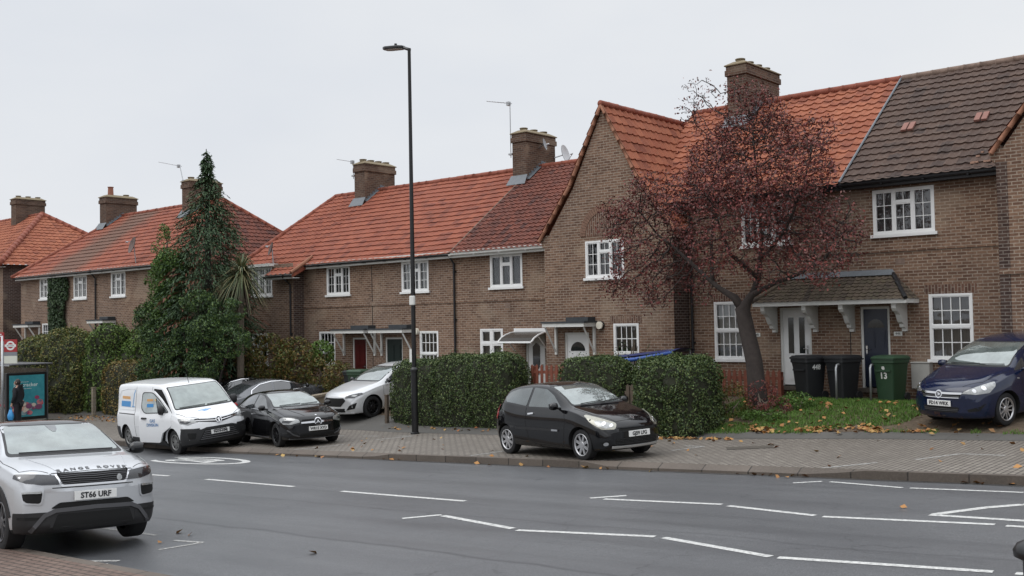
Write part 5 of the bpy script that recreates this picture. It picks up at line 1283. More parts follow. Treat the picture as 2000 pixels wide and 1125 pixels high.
    def mirror(s, x, z, mat, sz=(.13, .2, .15), y=None, sides=(1, -1)):
        for sg in sides:
            p, n = s.cast('L' if sg > 0 else 'R', x, z); y_ = abs(p.y); m = MB()
            R_ = []
            for i in range(9):
                t = i/8; k = sqrt(max(0, 1-(2*t-1)**2))**.5; cy = y_+.05+sz[1]*t; R_.append([(x+.02-sz[0]*.5*k*cos(a)*(1 if cos(a) < 0 else .75), sg*cy, z+.05+sz[2]*.5*k*sin(a)) for a in frange(0, 2*pi, 14)])
            m.grid(R_ if sg < 0 else [r[::-1] for r in R_]); m.tube([(x+.02, sg*(y_-.04), z-.01), (x+.02, sg*(y_+.09), z+.02)], .028, 8)
            o = m.build('wing_mirror', mat, s.h, smooth=True)
            g = MB(); g.box(x-.02-sz[0]*.36, x-.0-sz[0]*.36, sg*(y_+.09), sg*(y_+.03+sz[1]*.9), z-.0, z+.1); g.build('mirror_glass', M['screen_dark'], o)
    def handles(s, spots, mat, w=.19):
        for x, z in spots:
            for v in ('R', 'L'): s.patch('door_handle', v, [(x, z), (x+w, z+.012), (x+w, z+.042), (x, z+.03)], mat, off=.028, res=.06, rnd=.012)
    def plate(s, text, z, view='F', y=0, white=True, yoff=0):
        sg = 1 if view == 'F' else -1; p, n = s.cast(view, y, z); x = p.x+sg*.02
        m = MB(); m.box(x-.02*sg if sg > 0 else x, x if sg > 0 else x+.02, y-.26, y+.26, z-.056, z+.056); o = m.build('number_plate', M['plate_white'], s.h, bevel=.003)
        m4 = basis((0, sg, 0), (0, 0, 1), (x+.003*sg, y, z-.002)); t = textmesh(text, .098, M['plate_ink'], 'plate_characters', o, .0015, .0028, m4, sx=.93); return o
def seamset(c, lines, mat=None):
    for pts in lines:
        for v in ('R', 'L'): c.line('panel_gap', v, pts, .009, mat or M['underside'], c.body, .0025)
def wipers(c, ys, z0, L=.55):
    m = MB()
    for (ya, yb, dz) in ys:
        P = []
        for i in range(7):
            t = i/6; p, n = c.cast('F', ya+(yb-ya)*t, z0+dz*t); P.append(p+n*.025)
        m.tube(P, .009, 5)
    m.build('wiper', M['trimblack'], c.h)
# ------------------------------------------------------------------ the vehicles in the street
def cabin(c, screen, sides, rear=None, glass='side_glass', ws='screen', rg='screen_dark'):
    c.patch('windscreen_surround', 'F', screen[0], M['trimblack'], off=.003, rnd=.05); c.patch('windscreen', 'F', screen[1], M[ws], off=.008, rnd=.05)
    for p in sides: c.both('side_window', p, M[glass], off=.005, rnd=.035)
    if rear: c.patch('rear_window', 'B', rear, M[rg], off=.006, rnd=.05)
def inset(poly, k): 
    cx = sum(p[0] for p in poly)/len(poly); cy = sum(p[1] for p in poly)/len(poly); return [(cx+(x-cx)*k, cy+(y-cy)*k) for x, y in poly]
def mirrored(half): return half+[(-y, z) for y, z in half[::-1]]
def emblem(c, y, z, r, mat, name='badge', n=18, off=.012, ring=False):
    p = [(y+r*cos(t), z+r*sin(t)) for t in frange(0, 2*pi, n)[:-1]]; return c.patch(name, 'F', p, mat, off=off, res=.03)
M['p_black'] = paint('black_car_paint', (.004, .004, .005), .05, 0., .25, .5)
M['p_black2'] = paint('dark_car_paint', (.005, .005, .006), .06, 0., .25, .5)
M['p_silver'] = paint('silver_car_paint', (.53, .545, .565), .28, .4, .8)
M['p_white'] = paint('white_van_paint', (.78, .79, .80), .3, 0., .7)
M['p_navy'] = paint('navy_car_paint', (.005, .011, .038), .08, .0, .4)
M['p_grey'] = paint('grey_coupe_paint', (.12, .124, .134), .25, .4, .6)
M['p_pale'] = paint('pale_silver_paint', (.64, .65, .66), .3, .25, .9)

M['black_glass'] = carglass('black_side_glass', (.02, .022, .025), .1)
# --- black three-door hatchback on the pavement
SP = dict(dark=.215, W=1.70, R=.305, axles=(1.2875, -1.2875), bow=(.30, .2), curves=dict(
    top=[(2.10, .55), (2.075, .65), (2.0, .735), (1.85, .82), (1.6, .90), (1.2, .985), (.98, 1.03), (.6, 1.235), (.2, 1.415), (-.1, 1.475), (-.4, 1.49), (-.9, 1.465), (-1.4, 1.385), (-1.55, 1.31), (-1.75, 1.05), (-1.85, .93), (-1.93, .80), (-1.94, .62)],
    bot=[(2.10, .31), (2.02, .21), (1.6, .18), (-1.4, .2), (-1.85, .27), (-1.94, .42)],
    wid=[(2.10, .66), (2.0, .76), (1.7, .82), (1.29, .845), (0, .84), (-1.29, .85), (-1.6, .82), (-1.85, .76), (-1.94, .70)],
    belt=[(2.1, .53), (2.0, .68), (1.6, .845), (1.2, .93), (.9, .965), (0, .98), (-.8, 1.02), (-1.4, 1.09), (-1.7, 1.0), (-1.85, .88), (-1.94, .58)],
    roof=[(2.1, .5), (1.6, .62), (1.0, .67), (.6, .63), (.2, .58), (-.3, .565), (-1.2, .545), (-1.55, .56), (-1.94, .58)]))
c = Car('hatchback_car', 'black three door hatchback parked alone on the block pavement', (-13.21, -7.87, .012), -.26, SP, M['p_black'], slope=(.045, .0)); CL_ = c
cabin(c, (mirrored([(-.66, 1.035), (-.55, 1.425)])[::1], mirrored([(-.62, 1.055), (-.53, 1.405)])),
      [[(.68, 1.005), (.32, 1.24), (.02, 1.365), (-.42, 1.40), (-.42, 1.02)], [(-.5, 1.03), (-.5, 1.40), (-1.0, 1.37), (-1.28, 1.3), (-1.38, 1.2), (-1.22, 1.11)]], mirrored([(-.55, 1.07), (-.5, 1.33)]))
seamset(c, [[(.82, .97), (.86, .75), (.8, .42), (.74, .25)], [(-.48, 1.0), (-.5, .7), (-.42, .4), (-.2, .26), (.74, .25)]])
c.handles([(-.38, .86)], M['chrome']); c.mirror(.62, 1.0, M['p_black'])
c.both('side_moulding', [(.66, .545), (-.86, .56), (-.86, .60), (.66, .59)], M['trimblack'], off=.012); c.both('side_badge', [(.62, .55), (.42, .552), (.42, .588), (.62, .585)], M['chrome'], off=.017)
c.oblique('headlamp', [(2.0, .50, .60), (1.92, .40, .68), (1.86, .52, .765), (1.72, .62, .83), (1.42, .73, .90), (1.40, .77, .875), (1.62, .79, .75), (1.86, .72, .62)], (.8, .5, .5), M['lamp_yellow'], rnd=.05)
c.oblique('lamp_bowl', [(1.93, .47, .63), (1.9, .5, .70), (1.74, .66, .77), (1.66, .74, .77), (1.72, .72, .66), (1.86, .62, .60)], (.8, .5, .5), M['lamp_clear'], off=.010, rnd=.03)
for sg in (1, -1):
    for (x, y, z, r) in ((1.80, .62, .70, .062), (1.90, .52, .66, .05)):
        pts = [(x, y+r*.9*cos(t), z+r*.8*sin(t)) for t in frange(0, 2*pi, 12)[:-1]]; c.oblique('reflector', pts, (.8, .5, .5), M['chrome'], sides=(sg,), off=.012, res=.03)
c.patch('upper_grille', 'F', mirrored([(-.44, .555), (-.42, .62)]), M['underside'], off=.006, rnd=.03); c.patch('grille_lip', 'F', mirrored([(-.46, .615), (-.44, .635)]), M['p_black'], off=.018)
c.patch('lower_grille', 'F', mirrored([(-.5, .30), (-.52, .43)]), M['underside'], off=.006, rnd=.03)
for k in range(4): c.line('grille_bar', 'F', [(-.5, .33+.028*k), (.5, .33+.028*k)], .008, M['trimblack'], off=.014)
c.patch('bumper_strip', 'F', mirrored([(-.56, .245), (-.57, .283)]), plain('pale_bumper_strip', (.55, .55, .54), .35, .2), off=.014)
for sg in (1, -1):
    p = [(sg*.66+.06*cos(t), .335+.06*sin(t)) for t in frange(0, 2*pi, 14)[:-1]]; q = c.patch('fog_recess', 'F', p, M['underside'], off=.004, res=.03); p = [(sg*.66+.035*cos(t), .335+.035*sin(t)) for t in frange(0, 2*pi, 14)[:-1]]; c.patch('fog_lamp', 'F', p, M['chrome'], off=.012, res=.03)
c.oblique('tail_lamp', [(-1.6, .72, 1.06), (-1.78, .66, .98), (-1.86, .66, .78), (-1.66, .78, .74), (-1.52, .78, .86)], (-.6, .8, .15), M['lamp_red'], rnd=.04)
c.patch('bonnet_badge', 'T', [(1.98, 0), (1.92, .045), (1.86, 0), (1.92, -.045)], M['chrome'], off=.014, res=.03)
c.line('bonnet_gap', 'T', [(1.93, -.42), (1.98, 0), (1.93, .42)], .008, M['underside'], c.body, .002)
for sg in (1, -1): c.line('bonnet_gap', 'T', [(1.93, .42*sg), (1.5, .64*sg), (1.02, .70*sg)], .008, M['underside'], c.body, .002)
wipers(c, [(-.45, .15, .03), (.05, .6, .03)], 1.05)
c.plate('GJ59 LFG', .50); c.plate('GJ59 LFG', .78, 'B'); c.wheels('alloy', 8, 'twin')

# --- silver compact off-roader nearest the camera
SP = dict(dark=.29, W=1.90, R=.365, rim=.7, axles=(1.33, -1.33), bow=(.30, .2), arch=1.12, mid=.6, curves=dict(
    top=[(2.22, .74), (2.205, .88), (2.15, .975), (2.02, 1.035), (1.6, 1.115), (1.1, 1.175), (.7, 1.36), (.3, 1.55), (.05, 1.61), (-.3, 1.635), (-1.0, 1.61), (-1.7, 1.53), (-1.85, 1.42), (-2.0, 1.15), (-2.12, 1.02), (-2.15, .75)],
    bot=[(2.22, .30), (2.15, .24), (1.8, .22), (-1.6, .24), (-2.0, .33), (-2.15, .45)],
    wid=[(2.22, .80), (2.1, .88), (1.8, .93), (1.33, .95), (0, .925), (-1.33, .955), (-1.8, .91), (-2.15, .80)],
    belt=[(2.22, .72), (2.12, .92), (1.6, 1.045), (1.1, 1.11), (0, 1.13), (-1, 1.18), (-1.6, 1.23), (-2.0, 1.1), (-2.15, .7)],
    roof=[(2.2, .66), (1.6, .74), (1.1, .76), (.7, .72), (.3, .665), (-.5, .65), (-1.6, .62), (-2.15, .62)]))
c = Car('sport_utility_car', 'silver compact off-roader cut off by the left edge of the photo', (-14.79, -18.25, 0.), -.155, SP, M['p_silver'], slope=(.045, .0))
cabin(c, (mirrored([(-.76, 1.165), (-.62, 1.575)]), mirrored([(-.72, 1.195), (-.60, 1.55)])),
      [[(.95, 1.15), (.5, 1.38), (.15, 1.50), (-.28, 1.53), (-.28, 1.18)], [(-.36, 1.18), (-.36, 1.53), (-1.0, 1.50), (-1.0, 1.22)], [(-1.08, 1.23), (-1.08, 1.49), (-1.55, 1.42), (-1.45, 1.28)]], mirrored([(-.6, 1.2), (-.55, 1.42)]))
c.patch('black_roof', 'T', [(.14, -.58), (.24, -.3), (.26, 0), (.24, .3), (.14, .58), (-1.7, .55), (-1.8, 0), (-1.7, -.55)], M['p_black2'], off=.004, res=.08, rnd=.05)
seamset(c, [[(.98, 1.1), (1.0, .75), (.9, .4)], [(-.32, 1.16), (-.34, .7), (-.3, .4)], [(-1.1, 1.2), (-1.12, .9), (-.95, .55)]])
c.handles([(-.25, 1.0), (-1.02, 1.02)], M['p_silver']); c.mirror(.86, 1.14, M['p_black2'], (.15, .22, .17))
c.both('sill_cladding', [(.92, .27), (-.92, .27), (-.92, .40), (.92, .38)], M['trimblack'], off=.012)
for x in SP['axles']:
    for v in ('R', 'L'): c.line('arch_trim', v, [(x+.44*cos(t), .38+.44*sin(t)) for t in frange(.15, pi-.15, 16)], .06, M['trimblack'], off=.014)
c.patch('lower_bumper', 'F', mirrored([(-.80, .25), (-.84, .50), (-.5, .50), (-.44, .545)]), M['trimblack'], off=.010, res=.06, rnd=.02)
for v in ('R', 'L'): c.patch('bumper_corner', v, [(1.80, .26), (2.14, .27), (2.14, .50), (1.86, .50)], M['trimblack'], off=.012)
c.patch('grille_frame', 'F', mirrored([(-.40, .80), (-.47, .955)]), M['chrome'], off=.006, rnd=.02); c.patch('grille', 'F', mirrored([(-.38, .825), (-.445, .96)]), M['underside'], off=.014, rnd=.02)
for r in range(5):
    for k in range(15):
        y = -.36+.05*k+(.025 if r % 2 else 0); z = .842+.024*r
        if abs(y) < .40: c.patch('grille_mesh', 'F', [(y-.02, z), (y, z-.009), (y+.02, z), (y, z+.009)], M['trimgrey'], off=.02, res=.1) if False else None
for k in range(6): c.line('grille_bar', 'F', [(-.41, .838+.022*k), (-.2, .845+.022*k), (0, .838+.022*k), (.2, .845+.022*k), (.41, .838+.022*k)], .008, M['trimgrey'], off=.020)
emblem(c, .30, .865, .035, M['lamp_clear'], off=.026)
c.oblique('headlamp', [(2.17, .47, .955), (2.19, .43, .835), (2.10, .62, .835), (1.98, .78, .865), (1.82, .89, .93), (1.84, .88, .985), (2.0, .76, .985)], (.9, .45, .25), M['lamp_dark'], rnd=.02)
for sg in (1, -1):
    c.oblique('lamp_surround', [(2.1, .60, .59), (2.1, .83, .61), (2.06, .86, .77), (2.1, .58, .785)], (.95, .3, 0), M['p_silver'], sides=(sg,), off=.014, rnd=.05)
    c.oblique('fog_recess', [(2.1, .62, .61), (2.1, .81, .63), (2.06, .835, .745), (2.1, .60, .755)], (.95, .3, 0), M['underside'], sides=(sg,), off=.02, rnd=.04)
    c.oblique('running_light', [(2.1, .615, .735), (2.06, .825, .73), (2.06, .83, .75), (2.1, .61, .76)], (.95, .3, 0), M['lamp_clear'], sides=(sg,), off=.028)
    c.line('bumper_blade', 'F', [(sg*.72, .28), (sg*.58, .46), (sg*.46, .515), (sg*.0, .53)], .05, M['trimgrey'], off=.026)
    c.line('lower_slot', 'F', [(sg*.62, .43), (sg*.84, .44)], .03, M['underside'], off=.02)
c.patch('centre_intake', 'F', mirrored([(-.52, .54), (-.42, .61)]), M['underside'], off=.012, rnd=.03); c.patch('lower_intake', 'F', mirrored([(-.50, .29), (-.44, .47)]), M['underside'], off=.018, rnd=.03)
c.line('bumper_crease', 'F', [(-.5, .79), (.5, .79)], .012, M['underside'], c.body, .003)
for sg in (1, -1):
    c.line('bonnet_crease', 'T', [(2.05, .44*sg), (1.6, .56*sg), (1.15, .62*sg)], .014, M['p_silver'], c.body, .006); c.line('bonnet_gap', 'T', [(2.09, .5*sg), (1.8, .80*sg), (1.3, .86*sg), (1.0, .84*sg)], .008, M['underside'], c.body, .002)
c.line('bonnet_gap', 'F', [(-.5, .968), (0, .982), (.5, .968)], .008, M['underside'], c.body, .003)
t = textmesh('R A N G E    R O V E R', .085, M['trimgrey'], 'bonnet_lettering', c.h, .001, .002, sx=1.05)
for v in t.data.vertices:
    d_ = (Vector((.6, 0, .8)), Vector((0, 1, 0)), Vector((-.8, 0, .6))); p, n = c.cast(d_, v.co.x, v.co.y+Vector((2.09, 0, 1.008)).dot(d_[2])); v.co = p+n*(.006+v.co.z)
c.patch('sensor_housing', 'F', [(-.07, 1.55), (.07, 1.55), (.05, 1.49), (.02, 1.46), (-.02, 1.46), (-.05, 1.49)], M['screen_dark'], off=.011)
wipers(c, [(-.6, .05, .0), (.0, .62, .0)], 1.188); c.plate('ST66 URF', .68); c.plate('ST66 URF', .9, 'B'); c.wheels('trimgrey', 5, 'twin', .235)

# --- white gas fitter's van with its driver's door ajar
SP = dict(dark=.33, W=1.92, R=.335, rim=.64, axles=(1.6375, -1.6375), bow=(.26, .06), arch=1.13, crown=.92, curves=dict(
    top=[(2.52, .60), (2.50, .80), (2.44, .93), (2.3, 1.03), (2.0, 1.13), (1.78, 1.20), (1.4, 1.50), (1.05, 1.77), (.85, 1.86), (.5, 1.905), (-1, 1.92), (-2.3, 1.89), (-2.40, 1.85), (-2.44, 1.5)],
    bot=[(2.52, .34), (2.45, .24), (2.1, .2), (-2.2, .25), (-2.44, .35)],
    wid=[(2.52, .80), (2.4, .89), (2.1, .94), (1.64, .957), (-2, .957), (-2.35, .94), (-2.44, .90)],
    belt=[(2.52, .56), (2.42, .84), (2.1, 1.0), (1.7, 1.08), (1, 1.1), (-2.3, 1.1), (-2.44, 1.0)],
    roof=[(2.5, .7), (1.78, .82), (1.4, .815), (1.0, .79), (.5, .785), (-2.3, .765), (-2.44, .75)]))
c = Car('delivery_van', 'white panel van with orange and blue stripes and its door ajar', (-26.62, -8.75, base(-26.62)-.05), -.136, SP, M['p_white'], 'van', slope=(.04, .055)); VAN = c
cabin(c, (mirrored([(-.83, 1.19), (-.73, 1.79)]), mirrored([(-.80, 1.215), (-.70, 1.77)])), [])
c.patch('side_window', 'L', [(1.50, 1.14), (1.18, 1.47), (.86, 1.68), (.42, 1.70), (.40, 1.14)], M['side_glass'], rnd=.04)
c.patch('door_opening', 'R', [(1.58, 1.12), (1.18, 1.50), (.86, 1.74), (.34, 1.76), (.30, .36), (1.1, .34), (1.24, .6), (1.58, .78)], M['underside'], off=.003, rnd=.04)
hinge = None; dp = []
dp.append(c.patch('front_door', 'R', [(1.60, 1.10), (1.18, 1.50), (.86, 1.745), (.34, 1.765), (.28, .36), (1.1, .34), (1.24, .6), (1.60, .78)], M['p_white'], off=.012, skirt=.03, rnd=.04, label='white van door standing ajar'))
dr = dp[0]
dp.append(c.patch('window_rubber', 'R', [(1.50, 1.13), (1.13, 1.49), (.84, 1.70), (.42, 1.715), (.36, 1.28), (.50, 1.13)], M['trimblack'], dr, off=.018, rnd=.09)); dp.append(c.patch('door_window', 'R', [(1.46, 1.15), (1.13, 1.455), (.84, 1.675), (.45, 1.69), (.395, 1.3), (.52, 1.15)], carglass('pale_door_glass', (.42, .46, .45), .35), dr, off=.023, rnd=.08))
dp.append(c.patch('window_pillar', 'R', [(1.10, 1.15), (1.00, 1.53), (.97, 1.53), (1.06, 1.15)], M['trimblack'], dr, off=.028)); dp.append(c.patch('dark_inside', 'R', [(1.44, 1.16), (1.14, 1.42), (1.03, 1.50), (1.11, 1.16)], M['screen_dark'], dr, off=.0262))
for (x0_, x1_, z0_, z1_, mt) in ((.86, .62, 1.46, 1.52, 'stripe_o'), (.88, .62, 1.30, 1.39, 'stripe_b'), (1.0, .92, 1.46, 1.52, 'stripe_o2')):
    if mt not in M: M[mt] = plain(mt+'_film', {'stripe_o': (.62, .33, .12), 'stripe_b': (.05, .25, .55), 'stripe_o2': (.6, .45, .25)}[mt], .4, var=.05)
    dp.append(c.patch('stripe_reflection', 'R', [(x0_, z0_), (x1_, z0_), (x1_, z1_), (x0_, z1_)], M[mt], dr, off=.0275))
dp.append(c.patch('door_handle', 'R', [(.62, .98), (.42, .98), (.42, 1.03), (.62, 1.02)], M['trimblack'], dr, off=.04, rnd=.015))
M['van_blue'] = plain('van_lettering', (.18, .36, .60), .5, var=0)
for s_, z in (('GAS', .93), ('DIVISION', .82)):
    t = textmesh(s_, .115, M['van_blue'], 'door_lettering', dr, .0005, .003)
    for v in t.data.vertices: p, n = c.cast('R', .86+v.co.x, z+v.co.y); v.co = p+n*.0165
    dp.append(t)
HX, HY_ = 1.58, -.93; th = radians(17)
for o in dp: o.data.transform(Matrix.Translation((HX, HY_, 0)) @ Matrix.Rotation(th, 4, 'Z') @ Matrix.Translation((-HX, -HY_, 0)))
m = MB(); o_ = Matrix.Translation((HX, HY_, 0)) @ Matrix.Rotation(th, 4, 'Z') @ Matrix.Translation((-HX, -HY_, 0))
c.mirror(1.30, 1.20, M['trimblack'], (.16, .22, .27), sides=(1,)); c.mirror(1.22, 1.16, M['trimblack'], (.16, .2, .25), sides=(-1,))
for v in ('R', 'L'):
    c.line('panel_gap', v, [(-.9, 1.80), (-.94, .8), (-.9, .4)], .012, M['underside'], c.body, .003); c.line('door_track', v, [(-.95, 1.02), (-2.1, 1.03)], .03, M['trimgrey'], off=.006); c.line('panel_gap', v, [(.24, 1.80), (.22, .8), (.22, .36)], .012, M['underside'], c.body, .003)
    c.patch('sill_trim', v, [(1.2, .22), (-1.2, .24), (-1.2, .38), (1.1, .36)], M['trimblack'], off=.014, res=.1); c.patch('rear_bumper', v, [(-2.02, .27), (-2.42, .33), (-2.42, .66), (-2.06, .64)], M['trimblack'], off=.016)
    c.line('panel_crease', v, [(-1.0, .70), (.2, .68)], .012, M['p_white'], c.body, .006)
    c.patch('orange_stripe', v, [(-1.35, 1.44), (-1.95, 1.45), (-1.95, 1.53), (-1.35, 1.52)], M['stripe_o'], off=.004); c.patch('blue_stripe', v, [(-1.30, 1.22), (-2.0, 1.23), (-2.0, 1.39), (-1.30, 1.38)], M['stripe_b'], off=.004)
    for P in ([(-1.1, 1.22), (-1.16, 1.22), (-1.08, 1.62), (-.98, 1.72), (-.96, 1.70), (-1.04, 1.58)], [(-1.0, 1.22), (-1.2, 1.22), (-1.2, 1.25), (-1.0, 1.25)]): c.patch('logo', v, P, M['van_blue'], off=.005)
    c.line('window_press', v, [(-.98, 1.15), (-2.15, 1.16), (-2.2, 1.5), (-2.05, 1.68), (-1.5, 1.74), (-1.0, 1.74)], .02, M['p_white'], c.body, .008)
c.patch('lower_bumper', 'F', mirrored([(-.86, .30), (-.91, .72), (-.66, .70), (-.5, .66), (-.36, .70)]), M['trimblack'], off=.014, res=.07, rnd=.02)
for v in ('R', 'L'): c.patch('bumper_corner', v, [(2.0, .26), (2.44, .30), (2.44, .70), (2.12, .70), (2.06, .52)], M['trimblack'], off=.012)
c.patch('lower_grille', 'F', mirrored([(-.58, .36), (-.42, .64)]), M['underside'], off=.02, rnd=.03)
for k in range(5): c.line('grille_bar', 'F', [(-.54+.03*k, .40+.05*k), (.54-.03*k, .40+.05*k)], .02, M['trimgrey'], off=.028)
c.patch('upper_grille', 'F', mirrored([(-.1, .80), (-.58, .88), (-.62, .95), (-.3, .915), (-.1, .90)]), M['underside'], off=.008, rnd=.01); c.line('grille_chrome', 'F', [(-.6, .905), (-.12, .85), (.12, .85), (.6, .905)], .02, M['chrome'], off=.018)
emblem(c, 0, .86, .085, M['chrome'], off=.02); emblem(c, 0, .86, .068, M['trimblack'], off=.024)
for P in ([(-.06, .865), (0, .90), (.06, .865), (.045, .86), (0, .885), (-.045, .86)], [(-.018, .80), (.018, .80), (.012, .895), (-.012, .895)]): c.patch('badge', 'F', P, M['chrome'], off=.028, res=.1)
c.oblique('headlamp', [(2.38, .54, .93), (2.4, .50, .86), (2.28, .78, .80), (2.1, .93, .86), (2.0, .95, 1.0), (2.2, .84, 1.0)], (.8, .55, .25), M['lamp_clear'], rnd=.03)
c.oblique('headlamp_mask', [(2.32, .70, .88), (2.28, .82, .84), (2.1, .93, .885), (2.12, .92, .94), (2.26, .8, .92)], (.8, .55, .25), M['lamp_dark'], off=.01, rnd=.02)
for sg in (1, -1): c.patch('fog_recess', 'F', [(sg*.66, .42), (sg*.80, .44), (sg*.82, .60), (sg*.62, .58)], M['underside'], off=.02, rnd=.03); c.line('bonnet_gap', 'T', [(2.36, .5*sg), (2.15, .76*sg), (1.78, .86*sg)], .01, M['underside'], c.body, .003)
t = textmesh('GAS CARE', .1, M['van_blue'], 'bonnet_lettering', c.h, .0005, .001)
for v in list(t.data.vertices): p, n = c.cast('T', 2.1-v.co.y, v.co.x); v.co = p+n*.005
bpy.data.objects.remove(t)
c.patch('bonnet_logo', 'T', [(2.02, -.36), (1.98, -.30), (1.98, .02), (2.02, .04)], M['van_blue'], off=.004); c.patch('bonnet_logo', 'T', [(2.10, -.2), (2.0, -.24), (1.96, -.1), (2.06, -.06)], M['van_blue'], off=.005)
m = MB(); m.tube([(.95, -.05, 1.82), (.80, -.05, 2.08)], .008, 5); m.build('aerial_rod', M['trimblack'], c.h)
wipers(c, [(-.7, .0, .01), (.05, .7, .01)], 1.225); c.plate('YD73 HMJ', .56); c.wheels('steelwheel', 6, 'twin', .21, .06)

# --- black premium hatchback behind the van
SPA = dict(W=1.78, R=.315, axles=(1.35, -1.35), bow=(.34, .2), curves=dict(
    top=[(2.22, .58), (2.19, .70), (2.10, .785), (1.7, .885), (1.2, .97), (.95, 1.0), (.5, 1.22), (.1, 1.36), (-.2, 1.42), (-.5, 1.433), (-1.1, 1.39), (-1.6, 1.30), (-1.75, 1.2), (-1.95, .98), (-2.04, .86), (-2.07, .6)],
    bot=[(2.22, .32), (2.14, .20), (1.6, .17), (-1.5, .19), (-2.0, .26), (-2.07, .42)],
    wid=[(2.22, .70), (2.1, .80), (1.8, .865), (1.35, .885), (0, .87), (-1.35, .89), (-1.7, .85), (-2.07, .72)],
    belt=[(2.22, .56), (2.1, .73), (1.6, .84), (1.2, .90), (.9, .93), (0, .95), (-1, 1.0), (-1.6, 1.04), (-1.9, .92), (-2.07, .58)],
    roof=[(2.2, .55), (1.6, .68), (.95, .70), (.5, .65), (.1, .59), (-.4, .575), (-1.5, .55), (-2.07, .58)]))
c = Car('hatchback_car', 'black five door hatchback behind the white van', (-23.61, -7.35, base(-23.61)+.13), -.27, SPA, M['p_black2'], slope=(.03, .0))
cabin(c, (mirrored([(-.69, 1.0), (-.58, 1.37)]), mirrored([(-.66, 1.02), (-.56, 1.35)])), [[(.75, .965), (.3, 1.2), (0, 1.31), (-.32, 1.34), (-.32, .985)], [(-.4, .985), (-.4, 1.34), (-.9, 1.31), (-1.15, 1.23), (-1.2, 1.05)]], mirrored([(-.55, 1.0), (-.5, 1.24)]), 'screen_dark')
seamset(c, [[(.85, .92), (.9, .7), (.8, .3)], [(-.36, .96), (-.38, .6), (-.35, .28)]]); c.handles([(-.3, .82), (-1.1, .85)], M['chrome']); c.mirror(.68, .97, M['p_black2'])
for v in ('R', 'L'): c.line('window_chrome', v, [(.78, .95), (0, .962), (-1.2, 1.01)], .018, M['chrome'], off=.01); c.line('sill_shine', v, [(.9, .24), (-.95, .25)], .02, M['trimgrey'], off=.012)
c.oblique('headlamp', [(2.12, .50, .72), (2.14, .46, .64), (2.02, .66, .585), (1.84, .80, .60), (1.66, .85, .72), (1.72, .82, .775), (1.95, .66, .765)], (.8, .55, .3), M['lamp_clear'], rnd=.03)
c.oblique('headlamp_mask', [(2.05, .58, .68), (1.95, .70, .62), (1.78, .82, .64), (1.8, .8, .70)], (.8, .55, .3), M['lamp_dark'], off=.01, rnd=.02)
c.patch('upper_grille', 'F', mirrored([(-.36, .53), (-.44, .61), (-.40, .70)]), M['underside'], off=.008, rnd=.02)
for sg in (1, -1): c.patch('grille_chrome', 'F', [(sg*.1, .60), (sg*.43, .60), (sg*.43, .64), (sg*.1, .65)], M['chrome'], off=.018); c.patch('bumper_intake', 'F', [(sg*.5, .30), (sg*.72, .33), (sg*.76, .44), (sg*.52, .38)], M['underside'], off=.008, rnd=.02); c.line('bumper_fin', 'F', [(sg*.48, .28), (sg*.62, .33), (sg*.74, .45)], .03, M['trimgrey'], off=.018)
emblem(c, 0, .625, .10, M['chrome'], off=.02); emblem(c, 0, .625, .083, M['trimblack'], off=.024)
for a in (pi/2, pi/2+2*pi/3, pi/2+4*pi/3): c.patch('badge', 'F', [(.085*cos(a), .625+.085*sin(a)), (.018*cos(a+1.05), .625+.018*sin(a+1.05)), (.018*cos(a-1.05), .625+.018*sin(a-1.05))], M['chrome'], off=.028, res=.2)
c.patch('bonnet_badge', 'T', [(2.08+.026*cos(t), .026*sin(t)) for t in frange(0, 2*pi, 10)[:-1]], M['chrome'], off=.008, res=.1)
c.patch('lower_grille', 'F', mirrored([(-.46, .27), (-.48, .36)]), M['underside'], off=.008, rnd=.02); c.line('splitter', 'F', [(-.7, .215), (0, .21), (.7, .215)], .025, M['trimgrey'], off=.012)
for sg in (1, -1): c.line('bonnet_crease', 'T', [(2.05, .3*sg), (1.6, .42*sg), (1.0, .5*sg)], .012, M['p_black2'], c.body, .006); c.line('bonnet_gap', 'T', [(2.05, .46*sg), (1.75, .72*sg), (1.0, .76*sg)], .008, M['underside'], c.body, .002)
wipers(c, [(-.5, .1, .02), (.1, .6, .02)], 1.03); c.plate('WR15 XYD', .46); c.wheels('alloy_black', 5, 'twin')

# --- navy people carrier on the bare front garden
SPZ = dict(W=1.80, R=.32, axles=(1.35, -1.35), bow=(.36, .12), curves=dict(
    top=[(2.25, .60), (2.22, .73), (2.12, .84), (1.7, .985), (1.3, 1.07), (1.1, 1.11), (.7, 1.34), (.3, 1.52), (0, 1.6), (-.4, 1.635), (-1.4, 1.60), (-1.95, 1.52), (-2.05, 1.4), (-2.15, 1.0), (-2.21, .7)],
    bot=[(2.25, .32), (2.17, .2), (1.6, .17), (-1.6, .2), (-2.1, .28), (-2.21, .42)],
    wid=[(2.25, .70), (2.12, .80), (1.8, .87), (1.35, .895), (0, .89), (-1.35, .895), (-1.9, .86), (-2.21, .76)],
    belt=[(2.25, .58), (2.12, .76), (1.6, .90), (1.2, .98), (.9, 1.01), (0, 1.03), (-1.6, 1.08), (-2.1, 1.0), (-2.21, .65)],
    roof=[(2.2, .56), (1.6, .68), (1.1, .73), (.7, .69), (.3, .63), (-.4, .61), (-1.9, .58), (-2.21, .6)]))
c = Car('people_carrier', 'navy blue people carrier parked on the bare front garden', (-6.30, -1.95, .70), -1.89, SPZ, M['p_navy'], slope=(.054, .071))
